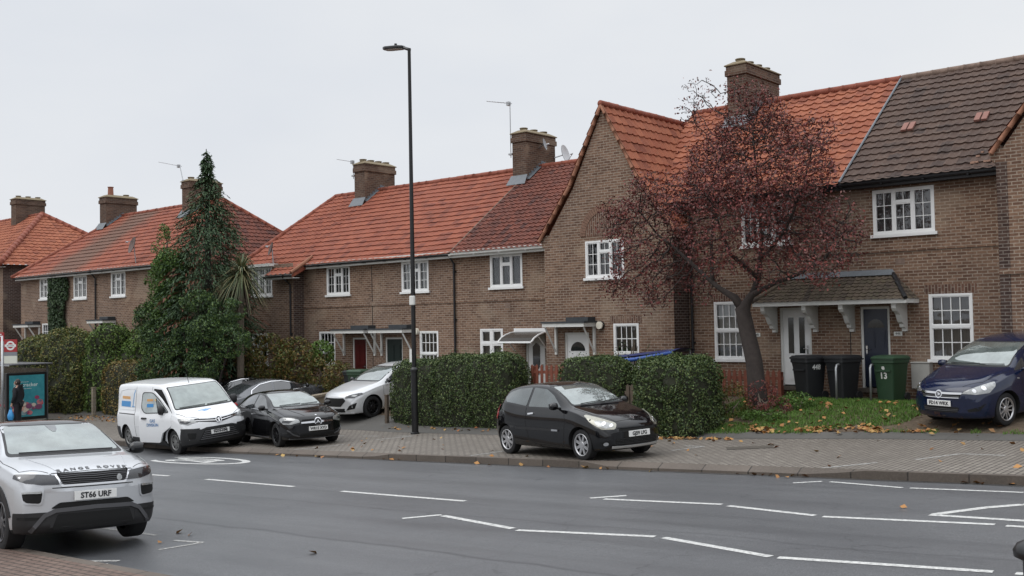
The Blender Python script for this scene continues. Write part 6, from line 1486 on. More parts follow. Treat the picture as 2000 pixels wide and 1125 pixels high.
cabin(c, (mirrored([(-.73, 1.10), (-.62, 1.525)]), mirrored([(-.70, 1.12), (-.60, 1.505)])), [[(1.02, 1.03), (.80, 1.16), (.62, 1.26), (.6, 1.05)], [(.52, 1.05), (.52, 1.30), (.15, 1.48), (-.25, 1.53), (-.25, 1.06)], [(-.33, 1.07), (-.33, 1.53), (-1.2, 1.5), (-1.2, 1.1)], [(-1.28, 1.1), (-1.28, 1.49), (-1.9, 1.42), (-1.8, 1.14)]], None, 'screen_dark')
seamset(c, [[(.86, 1.0), (.9, .7), (.8, .3)], [(-.29, 1.04), (-.3, .6), (-.28, .28)]]); c.handles([(-.2, .9)], M['p_navy']); c.mirror(.74, 1.04, M['p_navy'])
c.both('side_moulding', [(.8, .40), (-.9, .41), (-.9, .45), (.8, .44)], M['trimblack'], off=.01)
c.both('repeater', [(1.02, .88), (.96, .875), (.96, .90), (1.02, .905)], M['lamp_clear'], off=.008)
c.oblique('headlamp', [(2.14, .40, .675), (2.05, .55, .765), (1.85, .72, .865), (1.62, .80, .905), (1.66, .84, .82), (1.84, .82, .70), (2.02, .66, .665)], (.8, .5, .45), M['lamp_clear'], rnd=.04)
for (x, y, z, r) in ((1.84, .71, .765, .06), (1.98, .60, .715, .05)): c.oblique('reflector', [(x, y+r*.9*cos(t), z+r*.8*sin(t)) for t in frange(0, 2*pi, 12)[:-1]], (.8, .5, .45), M['chrome'], off=.012, res=.03)
c.patch('upper_grille', 'F', mirrored([(-.40, .60), (-.44, .69)]), M['underside'], off=.008, rnd=.03); c.patch('grille_chrome', 'F', mirrored([(-.44, .675), (-.45, .715)]), M['chrome'], off=.018, rnd=.01)
for z in (.61, .64): c.line('grille_bar', 'F', [(-.4, z), (.4, z)], .014, M['chrome' if z < .62 else 'trimgrey'], off=.016)
emblem(c, 0, .672, .075, M['chrome'], off=.024); emblem(c, 0, .672, .055, M['trimgrey'], off=.028); c.patch('badge', 'F', [(-.04, .69), (.0, .70), (.045, .675), (.02, .65), (-.03, .645), (.01, .668)], M['chrome'], off=.032, res=.2)
c.patch('lower_grille', 'F', mirrored([(-.36, .33), (-.40, .43)]), M['underside'], off=.008, rnd=.03)
for z in (.36, .39): c.line('grille_bar', 'F', [(-.37, z), (.37, z)], .01, M['trimgrey'], off=.014)
for sg in (1, -1): c.patch('fog_recess', 'F', [(sg*.52, .38), (sg*.72, .44), (sg*.78, .50), (sg*.72, .37), (sg*.56, .34)], M['underside'], off=.006, rnd=.02); c.line('bonnet_gap', 'T', [(2.08, .42*sg), (1.8, .66*sg), (1.1, .80*sg)], .008, M['underside'], c.body, .002)
wipers(c, [(-.55, .1, .01), (.1, .62, .01)], 1.125); c.plate('FD14 WKK', .50); c.wheels('alloy', 5, 'twin')

# --- pale hatchback, nose out of the drive behind the long hedge
SPF = dict(SPA, W=1.82, R=.33, curves=dict(SPA['curves'], top=[(2.22, .62), (2.19, .74), (2.08, .83), (1.7, .92), (1.2, 1.01), (.95, 1.04), (.5, 1.25), (.1, 1.40), (-.2, 1.46), (-.5, 1.475), (-1.1, 1.44), (-1.6, 1.34), (-1.75, 1.24), (-1.95, 1.02), (-2.04, .9), (-2.07, .6)]))
c = Car('hatchback_car', 'pale silver hatchback with black wheels nosing out beside the long hedge', (-24.95, -2.28, .03), -1.62, SPF, M['p_pale'], slope=(.0, .06))
cabin(c, (mirrored([(-.69, 1.04), (-.58, 1.41)]), mirrored([(-.66, 1.06), (-.56, 1.39)])), [[(.75, 1.0), (.3, 1.22), (0, 1.34), (-.32, 1.38), (-.32, 1.0)], [(-.4, 1.0), (-.4, 1.38), (-.9, 1.34), (-1.2, 1.24), (-1.2, 1.05)]], None, 'screen_dark')
seamset(c, [[(.85, .94), (.9, .7), (.8, .3)]]); c.mirror(.68, 1.0, M['p_black2'])
c.oblique('headlamp', [(2.12, .52, .76), (2.12, .50, .69), (1.95, .72, .68), (1.68, .84, .78), (1.72, .82, .83), (1.95, .66, .80)], (.8, .55, .3), M['lamp_dark'], rnd=.03); c.oblique('reflector', [(2.0, .64, .745), (1.92, .73, .715), (1.84, .77, .75), (1.92, .70, .78)], (.8, .55, .3), M['lamp_clear'], off=.012, rnd=.02)
c.patch('upper_grille', 'F', mirrored([(-.34, .44), (-.52, .62), (-.44, .70)]), M['underside'], off=.008, rnd=.03)
for sg in (1, -1): c.patch('bumper_intake', 'F', [(sg*.52, .32), (sg*.74, .36), (sg*.78, .54), (sg*.62, .46)], M['underside'], off=.008, rnd=.02)
c.patch('lower_grille', 'F', mirrored([(-.46, .27), (-.48, .38)]), M['underside'], off=.008, rnd=.02); c.line('splitter', 'F', [(-.7, .23), (0, .22), (.7, .23)], .04, M['p_pale'], off=.016); c.wheels('alloy_black', 5, 'twin')
# --- grey coupe, nose in to the house
SPC = dict(W=1.81, R=.33, axles=(1.42, -1.42), bow=(.34, .26), curves=dict(
    top=[(2.35, .56), (2.3, .68), (2.2, .76), (1.7, .88), (1.1, .97), (.8, 1.0), (.3, 1.24), (0, 1.33), (-.4, 1.395), (-.7, 1.40), (-1.2, 1.32), (-1.7, 1.15), (-1.95, 1.05), (-2.2, 1.02), (-2.3, .92), (-2.34, .65)],
    bot=[(2.35, .32), (2.2, .2), (1.6, .17), (-1.6, .19), (-2.2, .26), (-2.34, .42)],
    wid=[(2.35, .68), (2.2, .80), (1.9, .875), (1.42, .895), (0, .88), (-1.42, .905), (-1.9, .86), (-2.34, .70)],
    belt=[(2.35, .54), (2.2, .70), (1.6, .83), (1.1, .90), (0, .95), (-1.0, 1.0), (-1.6, 1.0), (-2.2, .95), (-2.34, .60)],
    roof=[(2.3, .5), (1.6, .66), (.8, .69), (.3, .62), (0, .58), (-.7, .55), (-1.5, .56), (-1.95, .62), (-2.34, .6)]))
def coupe(name, label, loc, yaw, sp, mat, chrome):
    c = Car(name, label, loc, yaw, sp, mat)
    cabin(c, (mirrored([(-.68, 1.0), (-.57, 1.34)]), mirrored([(-.64, 1.02), (-.55, 1.32)])), [[(.72, .965), (.25, 1.16), (-.1, 1.27), (-.42, 1.31), (-.55, .985)], [(-.62, .99), (-.5, 1.31), (-.95, 1.28), (-1.3, 1.15), (-1.38, 1.05)]], None, 'black_glass')
    c.patch('rear_window', 'T', [(-1.2, -.5), (-1.75, -.54), (-1.85, 0), (-1.75, .54), (-1.2, .5), (-1.15, 0)], M['screen_dark'], off=.005, rnd=.05)
    for v in ('R', 'L'): c.line('window_chrome', v, [(.78, .955), (.25, 1.185), (-.1, 1.295), (-.5, 1.335), (-.95, 1.305), (-1.32, 1.165), (-1.43, 1.04), (-.6, .97), (.78, .945)], .024, M['chrome'], off=.012)
    seamset(c, [[(.82, .93), (.86, .7), (.75, .3)], [(-.58, .96), (-.62, .6), (-.5, .28)]]); c.handles([(-.5, .82)], mat); c.mirror(.66, .97, M['p_black2'])
    c.oblique('tail_lamp', [(-2.05, .78, .90), (-2.2, .66, .88), (-2.3, .4, .84), (-2.32, .4, .76), (-2.22, .7, .75), (-2.0, .82, .80)], (-.8, .6, .1), M['lamp_red'], rnd=.03); c.wheels('alloy', 5, 'twin'); return c
coupe('coupe_car', 'grey coupe with a chrome window line parked nose in to the house', (-29.95, -2.95, -.02), 1.5, SPC, M['p_grey'], 1)
SPS = dict(SPC, curves=dict(SPC['curves'], top=[(x, z*1.08 if z > .9 else z) for x, z in SPC['curves']['top']]))
coupe('estate_car', 'black sloping roofed car beyond the grey coupe', (-32.2, -2.6, .0), 1.5, SPC, M['p_black'], 1)
# ------------------------------------------------------------------ aerials and dishes (fixed on, lifted off separately)
def aerial(label, foot, top, tip, n=8, r=.018):
    h = thing('tv_aerial', label, 'aerial', foot, group='television aerials on the chimneys'); WORLD[h.name] = Matrix.Translation(-Vector(foot))
    m = MB(); foot, top, tip = Vector(foot), Vector(top), Vector(tip); m.tube([foot, top], r, 6)
    m.box(foot.x-.08, foot.x+.08, foot.y-.05, foot.y+.05, foot.z+.1, foot.z+.16); put(m, 'mast', M['metal'], h)
    d = tip-top; b = MB(); b.tube([top-d*.08, tip], r*.7, 5); side = d.cross(Vector((0, 0, 1))).normalized()
    for k in range(n): p = top+d*(k+.5)/n; w = .16-.07*k/n; b.tube([p-side*w, p+side*w], r*.4, 4)
    c = top+d*.06; b.box(c.x-.06, c.x+.06, c.y-.06, c.y+.06, c.z-.09, c.z+.05); put(b, 'boom', M['metal'], h)
    return h
aerial('tall television aerial on the chimney beside the gabled house', (-24.47, 3.4, 8.75), (-24.47, 3.4, 10.75), (-25.6, 3.4, 11.0))
aerial('short television aerial on the chimney above the red front door', (-33.2, 3.4, 8.9), (-33.2, 3.4, 9.62), (-34.25, 3.4, 9.85), 6)
aerial('bent television aerial on the chimney behind the conifer', (-42.75, 1.3, 9.5), (-43.05, 1.3, 10.35), (-44.9, 1.3, 10.75), 7)
def dish(label, c, d, r, mat, foot):
    h = thing('satellite_dish', label, 'satellite dish', foot, group='satellite dishes on roofs and chimneys'); WORLD[h.name] = Matrix.Translation(-Vector(foot))
    c = Vector(c); d = Vector(d).normalized(); a = d.orthogonal().normalized(); b = d.cross(a); m = MB(); P = []
    for i in range(6):
        q = r*i/5; P.append([c+a*q*cos(t)+b*q*1.08*sin(t)+d*(.22*q*q/r) for t in frange(0, 2*pi, 20)])
    m.grid(P); m.grid([[p-d*.012 for p in row[::-1]] for row in P]); put(m, 'reflector', mat, h, smooth=True)
    m = MB(); m.tube([c-d*.02, Vector(foot)], .022, 6); e = c+d*r*.95-b*r*.2; m.tube([c+b*-r*.9, e], .012, 5); m.tube([e, e-d*.1], .03, 8); put(m, 'arm', M['metal'], h)
M['dish_grey'] = plain('grey_dish', (.34, .35, .36), .5, var=.1); M['dish_white'] = plain('white_dish', (.62, .63, .64), .45, var=.1); M['dish_rust'] = plain('rusty_dish', (.13, .09, .08), .8, var=.4)
dish('small grey satellite dish on the face of the chimney by the tall aerial', (-23.48, 4.1, 9.2), (.85, .35, .2), .2, M['dish_grey'], (-23.74, 4.15, 9.1))
dish('large white satellite dish behind the chimney by the tall aerial', (-23.45, 5.25, 8.95), (.9, .22, .2), .34, M['dish_white'], (-23.75, 5.05, 8.85))
dish('rusty satellite dish on a pole low on the red roof', (-34.0, -.2, 5.85), (-.4, -.85, .3), .27, M['dish_rust'], (-33.95, -.12, 4.6))
dish('dark satellite dish on the red roof beside the conifer', (-41.0, -2.2, 6.35), (-.2, -.9, .3), .36, M['dish_rust'], (-41.0, -2.1, 5.6))
# ------------------------------------------------------------------ street furniture
def place(name, label, cat, x, y, rz=0, z=None, group=None): return thing(name, label, cat, (x, y, G(x, y) if z is None else z), rz, group)
h = place('street_lamp', 'tall black street lamp with a flat lantern on the pavement', 'street lamp', -20.92, -5.03)
m = MB(); m.lathe([(.13, -.05), (.13, .04), (.092, .06), (.092, 1.72), (.11, 1.74), (.11, 1.80), (.062, 1.86), (.062, 4.5), (.052, 8), (.046, 10.72), (.05, 10.74), (.05, 10.8), (0, 10.82)], n=16); put(m, 'post', M['black_iron'], h, smooth=True).data.set_sharp_from_angle(angle=radians(35))
m = MB(); m.tube([(.03, 0, 10.76), (-.22, 0, 10.86), (-.3, 0, 10.88)], .045, 8); put(m, 'arm', M['black_iron'], h)
m = MB(); P = [(-.22, .07), (-.35, .15), (-.85, .16), (-1.0, .10), (-1.0, -.10), (-.85, -.16), (-.35, -.15), (-.22, -.07)]
z = lambda x: 10.84+(-x-.22)*.12
m.prism([(x, y, z(x)) for x, y in P][::-1], (0, 0, .085)); lt = put(m, 'lantern', M['black_iron'], h, bevel=.02)
m = MB(); m.prism([(x*.94-.03, y*.8, z(x*.94-.03)-.012) for x, y in P], (0, 0, .01)); put(m, 'lens', M['asbestos'], lt)
m = MB(); m.tube([(-.55, 0, z(-.55)+.08), (-.55, 0, z(-.55)+.16)], .04, 8); put(m, 'photocell', M['black_iron'], lt)
m = MB(); m.box(-.02, .16, -.14, -.06, 3.58, 3.84); put(m, 'sensor_box', M['white_old'], h, bevel=.02)
m = MB(); m.prism([(-.075, -.096, 2.0), (.02, -.1, 2.0), (.02, -.1, 2.36), (-.075, -.096, 2.36)], (0, -.006, 0)); nt_ = put(m, 'notice', M['white_old'], h)
m = MB(); m.tube([(0, 0, 4.6), (0, 0, 4.64)], .07, 12); m.tube([(0, 0, 3.9), (0, 0, 3.93)], .07, 12); put(m, 'strap', M['black_iron'], h)

def wheelie_bin(label, x, y, mat, rz=0, num=None, num2=None, group='wheelie bins in the front gardens'):
    h = place('wheelie_bin', label, 'wheelie bin', x, y, rz, group=group); m = MB()
    B0, B1 = (.21, .25), (.275, .33); rows = []
    for t in (0, .06, .8, .9, .92, 1):
        k = t if t < .9 else 1; a, b = B0[0]+(B1[0]-B0[0])*k+(.02 if t >= .92 else 0), B0[1]+(B1[1]-B0[1])*k+(.02 if t >= .92 else 0); zz = .03+.95*t; r = .05
        rows.append([(sx*(a-r)+r*cos(q), sy*(b-r)+r*sin(q), zz) for sx, sy, q0 in ((1, 1, 0), (-1, 1, pi/2), (-1, -1, pi), (1, -1, 1.5*pi)) for q in frange(q0, q0+pi/2, 3)])
    rows = [r+[r[0]] for r in rows]; m.grid(rows); m.face(rows[0][:-1][::-1]); m.face(rows[-1][:-1])
    m.box(-.2, .2, -.345, -.325, .70, .74); put(m, 'body', mat, h, smooth=True).data.set_sharp_from_angle(angle=radians(30))
    m = MB(); L = []
    for (a, y0, y1, zz) in ((.31, -.37, .36, .985), (.31, -.37, .36, 1.02), (.27, -.32, .33, 1.06), (.2, -.25, .25, 1.075)):
        L.append([(sx*(a-.05)+.05*cos(q), (y1-.05 if sy > 0 else y0+.05)+.05*sin(q), zz) for sx, sy, q0 in ((1, 1, 0), (-1, 1, pi/2), (-1, -1, pi), (1, -1, 1.5*pi)) for q in frange(q0, q0+pi/2, 3)])
    L = [r+[r[0]] for r in L]; m.grid(L); m.face(L[-1][:-1]); m.face(L[0][:-1][::-1]); put(m, 'lid', mat, h, smooth=True).data.set_sharp_from_angle(angle=radians(35))
    m = MB(); m.tube([(-.26, .34, .97), (-.26, .42, .97), (.26, .42, .97), (.26, .34, .97)], .018, 6); put(m, 'handle', mat, h)
    for sx in (-1, 1): m = MB(); m.lathe([(.0, -.025), (.1, -.025), (.1, .025), (0, .025)], (sx*.24, .27, .1), 18, 'x'); put(m, 'wheel', M['rubber'], h)
    if num: textmesh(num, .17, M['white_old'], 'painted_number', h, .001, .004, basis((0, 1, 0), (.08, 0, 1), (.268, .0, .78)))
    if num2:
        for s_, z_ in num2: textmesh(s_, .2 if len(s_) > 1 else .16, M['white_old'], 'painted_number', h, .001, .006, basis((1, 0, 0), (0, -.09, 1), (0, -.312+(.75-z_)*.09, z_)))
    return h
M['bin_black'] = plain('black_bin_plastic', (.016, .017, .019), .5, var=.25); M['bin_green'] = plain('green_bin_plastic', (.022, .055, .026), .5, var=.2)
wheelie_bin('black wheelie bin painted 448 in front of the white door', -11.15, -1.0, M['bin_black'], radians(-24), '448')
b2 = wheelie_bin('black wheelie bin behind the grey handrail between the doors', -10.35, -.85, M['bin_black'], radians(-20))
g1 = wheelie_bin('green wheelie bin painted 13 in front of the navy door', -9.15, -.95, M['bin_green'], radians(-12), None, [('13', .60), ('e', .80)])
wheelie_bin('green wheelie bin beside the low wall near the red door', -26.5, -2.2, M['bin_green'], radians(12)); wheelie_bin('black lidded wheelie bin near the red front door', -27.3, -1.7, M['bin_black'], radians(-8))
for (lab, u, ve) in (('grey metal handrail in front of the second black bin', -10.28, -1.42), ('grey metal handrail beside the green bin', -9.48, -1.35)):
    h = place('handrail', lab, 'handrail', u, ve, group='handrails by the front doors'); m = MB(); m.tube([(0, 0, -.1), (0, 0, .78), (0, .04, .84), (0, .1, .86), (0, -ve-.01, .84)], .028, 8); put(m, 'rail', M['metal'], h, smooth=True); m = MB(); m.tube([(0, -ve-.02, .84), (0, -ve-.005, .84)], .05, 10); put(m, 'wall_flange', M['metal'], h)
# bollard on the near pavement
h = place('bollard', 'black bollard at the lower right corner of the photo', 'bollard', -1.38, -19.6)
m = MB(); m.lathe([(.10, -.05), (.10, .12), (.085, .14), (.085, .80), (.10, .82), (.10, .86), (.075, .88), (.075, 1.0)], n=20); put(m, 'shaft', M['black_iron'], h, smooth=True).data.set_sharp_from_angle(angle=radians(30))
m = MB(); m.lathe([(.075, 1.0), (.115, 1.02), (.118, 1.05), (.10, 1.08), (.05, 1.105), (0, 1.11)], n=20); put(m, 'cap', M['black_iron'], h, smooth=True)
# fences, posts and the low wall
M['stained'] = plain('red_stained_timber', (.20, .06, .035), .75, var=.35, scale=12); M['oldwood'] = plain('weathered_timber', (.10, .075, .055), .9, var=.4, scale=12); M['wallstone'] = brick('pale_block_wall', (.30, .26, .20), (.22, .185, .14), (.33, .3, .26), .3, .14)
def picket(label, u0, u1, v, ztop, mat, pitch=.165, w=.085, hgt=1.0):
    h = house_thing('picket_fence', label, 'fence', ((u0+u1)/2, v, G((u0+u1)/2, v))); n = int((u1-u0)/pitch)
    for k in range(n+1):
        u = u0+(u1-u0)*k/n; m = MB(); m.prism([(u-w/2, v, ztop-hgt), (u+w/2, v, ztop-hgt), (u+w/2, v, ztop-.05), (u, v, ztop), (u-w/2, v, ztop-.05)], (0, .02, 0)); put(m, 'picket', mat, h)
    for z_ in (ztop-.25, ztop-hgt+.2): m = MB(); m.box(u0-.1, u1+.1, v+.02, v+.05, z_, z_+.08); put(m, 'rail', mat, h)
    for u in (u0, u1): m = MB(); m.box(u-.05, u+.05, v+.05, v+.14, G(u, v)-.2, ztop-.05); put(m, 'post', mat, h)
picket('red stained picket fence between the long hedge and the square hedge', -18.35, -17.15, -3.0, 1.58, M['stained'])
picket('red stained picket fence behind the purple tree', -14.35, -12.0, -.9, 1.42, M['stained'], .15, .09)
picket('weathered grey picket fence between the square and the rounded hedge', -14.35, -13.85, -4.2, 1.2, M['oldwood'], .12, .09, 1.05)
for lab, u, v, z0, w, mat in (('pale concrete gatepost at the end of the rusty hedge', -39.75, -4.65, .45, .14, 'wallstone'), ('weathered post at the left end of the long hedge', -23.2, -4.0, .62, .10, 'oldwood')):
    h = house_thing('gatepost', lab, 'post', (u, v, G(u, v))); m = MB(); m.box(u-w/2, u+w/2, v-w/2, v+w/2, G(u, v)-.3, z0); put(m, 'shaft', M[mat], h, bevel=.012); m = MB(); m.prism([(u-w*.55, v-w*.55, z0), (u+w*.55, v-w*.55, z0), (u+w*.55, v+w*.55, z0), (u-w*.55, v+w*.55, z0)], (0, 0, .04)); put(m, 'cap', M[mat], h)
h = house_thing('garden_wall', 'low pale block wall between the grey coupe and the pale hatchback', 'wall', (-26.9, -2.4, G(-26.9, -2.4))); m = MB()
P0 = [(-4.4, .40), (-.3, .74)]
m.prism([(-27.05, -4.4, -1), (-27.05, -.3, -1), (-27.05, -.3, .70), (-27.05, -4.4, .38)], (.22, 0, 0)); put(m, 'wall', M['wallstone'], h); m = MB(); m.prism([(-27.1, -4.45, .382), (-27.1, -.3, .702), (-27.1, -.3, .78), (-27.1, -4.45, .46)], (.32, 0, 0)); put(m, 'coping', M['wallstone'], h)
# blue sheet canopy in the garden of the gabled house
M['blue_dark'] = plain('blue_canvas', (.025, .035, .14), .6, var=.15); M['blue_bright'] = plain('bright_blue_hem', (.04, .10, .36), .5, var=.1)
h = house_thing('garden_canopy', 'blue fabric garden canopy showing above the clipped hedges', 'canopy', (-14.8, -2.5, .2)); m = MB(); P = []
for i in range(13):
    t = i/12; u = -15.75+1.95*t; P.append([(u, -3.0+1.1*k/6, 1.76+.2*t+.07*sin(pi*k/6)) for k in range(7)])
m.grid(P); m.grid([[(x, y-.0, z_-.012) for x, y, z_ in r[::-1]] for r in P]); put(m, 'sheet', M['blue_dark'], h, smooth=True)
m = MB(); m.tube([(-15.72, -3.04, 1.56), (-15.55, -3.04, 1.63), (-15.3, -3.04, 1.70), (-14.9, -3.04, 1.75), (-13.8, -3.04, 1.93)], [.05, .06, .065, .05, .04], 8); put(m, 'hem', M['blue_bright'], h, smooth=True)
for (u, v) in ((-15.65, -2.95), (-13.9, -2.95), (-15.65, -2.0), (-13.9, -2.0)): m = MB(); m.tube([(u, v, G(u, v)-.1), (u, v, 1.72+(u+15.65)*.15)], .02, 6); put(m, 'leg', M['metal'], h)

# ------------------------------------------------------------------ the bus stop
M['tfl_red'] = plain('bus_stop_red', (.36, .03, .035), .4, var=.05); M['stop_white'] = plain('stop_sign_white', (.75, .75, .73), .4, var=0); M['stop_grey'] = plain('stop_sign_grey', (.22, .23, .25), .5, var=0)
SPX, SPV = -39.15, -8.45; gz_ = base(SPX)
h = house_thing('bus_stop', 'bus stop pole with its red roundel flag at the left edge', 'bus stop', (SPX, SPV, gz_))
m = MB(); m.tube([(SPX, SPV, gz_-.1), (SPX, SPV, 2.62)], .05, 10); put(m, 'pole', M['metal'], h, smooth=True)
ax = Vector((.80, .60, 0)); nx = Vector((.60, -.80, 0))                       # the flag faces across the traffic
def sgn(mb, a0, a1, z0, z1, d0, d1): o = Vector((SPX, SPV, 0)); mb.prism([o+ax*a+nx*d0+Vector((0, 0, z_)) for a, z_ in ((a0, z0), (a1, z0), (a1, z1), (a0, z1))], nx*(d1-d0)); return mb
f = put(sgn(MB(), .07, .56, 2.02, 2.48, -.02, .02), 'flag', M['tfl_red'], h)
put(sgn(MB(), .07, .56, 1.88, 2.015, -.02, .02), 'name_panel', M['stop_grey'], h); put(sgn(MB(), .07, .56, 1.60, 1.875, -.02, .02), 'route_panel', plain('route_tile', (.66, .67, .58), .5, var=.06), h)
fl = put(sgn(MB(), -.22, .06, 2.42, 2.75, -.025, .025), 'letter_panel', M['tfl_red'], h)
o = Vector((SPX, SPV, 0)); textmesh('F', .26, M['stop_white'], 'stop_letter', fl, .002, .006, basis(ax, (0, 0, 1), o+ax*-.08+nx*.028+Vector((0, 0, 2.585))))
c0 = o+ax*.315+nx*.022+Vector((0, 0, 2.25)); m = MB()
for r0, r1 in ((.17, .105),):
    A_ = [c0+ax*r0*cos(t)+Vector((0, 0, r0*sin(t))) for t in frange(0, 2*pi, 28)]; B__ = [c0+ax*r1*cos(t)+Vector((0, 0, r1*sin(t))) for t in frange(0, 2*pi, 28)]; m.grid([B__, A_]); m.grid([[p-nx*.0+Vector((0, 0, 0)) for p in A_], [p-nx*.02 for p in A_]])
put(m, 'roundel', M['stop_white'], f)
m = MB(); m.prism([c0+nx*.003+ax*a+Vector((0, 0, z_)) for a, z_ in ((-.215, -.045), (.215, -.045), (.215, .045), (-.215, .045))], nx*.004); rb = put(m, 'bar', M['stop_white'], f)
textmesh('BUS STOP', .06, M['stop_grey'], 'stop_words', rb, .001, .001, basis(ax, (0, 0, 1), c0+nx*.009))
for k in range(4): textmesh(['36', '181', '202', 'N136'][k], .075, M['stop_grey'], 'route_number', f, .001, .001, basis(ax, (0, 0, 1), o+ax*(.18+.26*(k % 2))+nx*.022+Vector((0, 0, 1.79-.12*(k//2))))) if False else None
# shelter
SU = -40.55; gs = base(SU)
h = house_thing('bus_shelter', 'bus shelter with a flat roof and a teal poster panel', 'bus shelter', (SU-2, -6.8, gs))
m = MB(); m.box(SU-4.4, SU+.2, -7.6, -6.0, 1.46, 1.52); put(m, 'roof', M['trimgrey'], h, bevel=.02)
m = MB(); m.box(SU-4.4, SU+.37, -7.77, -7.75, 1.45, 1.5); put(m, 'roof_edge', M['metal'], h)
for (u, v) in ((SU-.05, -6.12), (SU-2, -6.12), (SU-4.2, -6.12)): m = MB(); m.tube([(u, v, gs-.1), (u, v, 1.42)], .04, 8); put(m, 'post', M['trimgrey'], h)
m = MB(); m.box(SU-4.2, SU-.1, -6.16, -6.15, gs+.3, 1.3); put(m, 'rear_glass', M['glass'], h)
m = MB(); m.box(SU-3.8, SU-1, -6.6, -6.3, gs+.48, gs+.53); put(m, 'bench', M['tfl_red'], h)
m = MB(); y0, y1, z0, z1 = -7.75, -6.2, gs+.12, 1.18
m.box(SU-.09, SU+.09, y0, y1, z0, z1); pn = put(m, 'poster_case', M['black_iron'], h, bevel=.02)
M['teal'] = (lambda m: (m.col(m.mix(m.ramp(m.noise(m.obj(), 2.2, 4, .6), (.35, 0.), (.7, 1.)), (.035, .22, .27), (.07, .33, .37))), m.set(Roughness=.25, Coat_Weight=.6), m.m)[-1])(MT('teal_poster'))
X = SU+.093; m = MB(); m.prism([(X, y0+.1, z0+.12), (X, y1-.1, z0+.12), (X, y1-.1, z1-.1), (X, y0+.1, z1-.1)], (.004, 0, 0)); po = put(m, 'poster', M['teal'], pn)
cy = (y0+y1)/2; textmesh('Nutcracker', .2, plain('poster_letter', (.62, .72, .70), .4, var=0), 'poster_title', po, .001, .002, basis((0, 1, 0), (0, 0, 1), (X+.006, cy-.05, z1-.48)))
for s_, y_, z_, sz in (('ballet season', cy-.1, z1-.36, .06), ('at the theatre', cy, z1-.62, .06)): textmesh(s_, sz, M['stop_white'], 'poster_words', po, .001, 0, basis((0, 1, 0), (0, 0, 1), (X+.006, y_, z_)))
rp = random.Random(8); pal = [(.42, .07, .09), (.5, .16, .18), (.30, .05, .12), (.55, .30, .24), (.22, .33, .36), (.12, .18, .24), (.58, .5, .42), (.2, .07, .14)]
for k, c_ in enumerate(pal):                                                   # a plain jumble of coloured shapes stands for the artwork
    mt_ = plain('poster_ink', c_, .3, var=.25, scale=9)
    for q in range(7):
        m = MB()
        yy = cy+rp.uniform(-.52, .55); zz = z0+.2+abs(rp.gauss(0, .3))+max(0, (yy-cy))*.55; r = rp.uniform(.05, .13)
        if zz+r > z1-.75 or yy+r > y1-.12 or yy-r < y0+.12: continue
        m.face([(X+.0045+.0004*(k*7+q), yy+r*cos(t), zz+r*.8*sin(t)) for t in frange(0, 2*pi, 16)[:-1]]); put(m, 'poster_shape', mt_, po)

# ------------------------------------------------------------------ the person waiting at the stop, seen from behind
def skin_chain(name, verts, edges, radii, mat, parent, sub=2, root=0):
    me = bpy.data.meshes.new(name); me.from_pydata(verts, edges, []); o = bpy.data.objects.new(name, me); COL.objects.link(o)
    o.modifiers.new('s', 'SKIN'); sk = me.skin_vertices[0].data
    for i, r in enumerate(radii): sk[i].radius = r if hasattr(r, '__len__') else (r, r); sk[i].use_root = (i == root)
    s_ = o.modifiers.new('u', 'SUBSURF'); s_.levels = s_.render_levels = sub
    m2 = mesh_from(o); bpy.data.objects.remove(o); m2.materials.clear(); m2.materials.append(mat); m2.shade_smooth(); m2.name = name
    o = bpy.data.objects.new(name, m2); COL.objects.link(o); o.parent = parent; return o
M['skin'] = plain('skin', (.42, .25, .18), .5, var=.1); M['coat'] = plain('black_coat', (.010, .011, .014), .85, var=.4, scale=8); M['trouser'] = plain('dark_trouser', (.02, .02, .024), .85, var=.3); M['hair'] = plain('dark_hair', (.02, .016, .013), .6, var=.4, scale=30)
px, py = -38.55, -8.15
p = place('person', 'person in a black hooded coat waiting at the bus stop', 'person', px, py, radians(125))
BV = [(0, 0, .95), (0, 0, 1.12), (0, 0, 1.32), (0, 0, 1.44), (0, .01, 1.50), (0, .03, 1.60), (.09, 0, .90), (.10, .02, .50), (.10, 0, .09), (.10, .14, .04), (-.09, 0, .90), (-.10, .02, .50), (-.10, 0, .09), (-.10, .14, .04), (.19, 0, 1.40), (.25, -.02, 1.12), (.24, .10, .88), (.235, .12, .80), (-.19, 0, 1.40), (-.25, -.02, 1.12), (-.24, .10, .88), (-.235, .12, .80)]
BE = [(0, 1), (1, 2), (2, 3), (3, 4), (4, 5), (0, 6), (6, 7), (7, 8), (8, 9), (0, 10), (10, 11), (11, 12), (12, 13), (3, 14), (14, 15), (15, 16), (16, 17), (3, 18), (18, 19), (19, 20), (20, 21)]
BR = [(.15, .11), (.14, .10), (.16, .11), (.12, .09), .055, (.072, .088), .085, .058, .042, .04, .085, .058, .042, .04, .06, .045, .032, .03, .06, .045, .032, .03]
body = skin_chain('body', BV, BE, BR, M['skin'], p)
m = MB()
for k in range(9):
    r_ = [(.105, .06), (.112, .0)]
hd = MB(); R_ = []
for i in range(13):
    ph = -pi/2+pi*i/12; R_.append([(.078*cos(ph)*cos(t), .03+.098*cos(ph)*sin(t)+(.012 if sin(t) > .9 and abs(ph) < .3 else 0), 1.635+.118*sin(ph)) for t in frange(0, 2*pi, 20)])
hd.grid(R_); hd.tube([(0, .12, 1.66), (0, .15, 1.62), (0, .13, 1.60)], [.008, .018, .012], 6)
for sx in (-1, 1): hd.tube([(sx*.076, .02, 1.67), (sx*.09, .015, 1.64), (sx*.076, .025, 1.60)], [.012, .018, .01], 6)
put(hd, 'head', M['skin'], p, smooth=True)
fm = MB()
for sx in (-1, 1): fm.tube([(sx*.03, .118, 1.655), (sx*.03, .128, 1.655)], .011, 8)
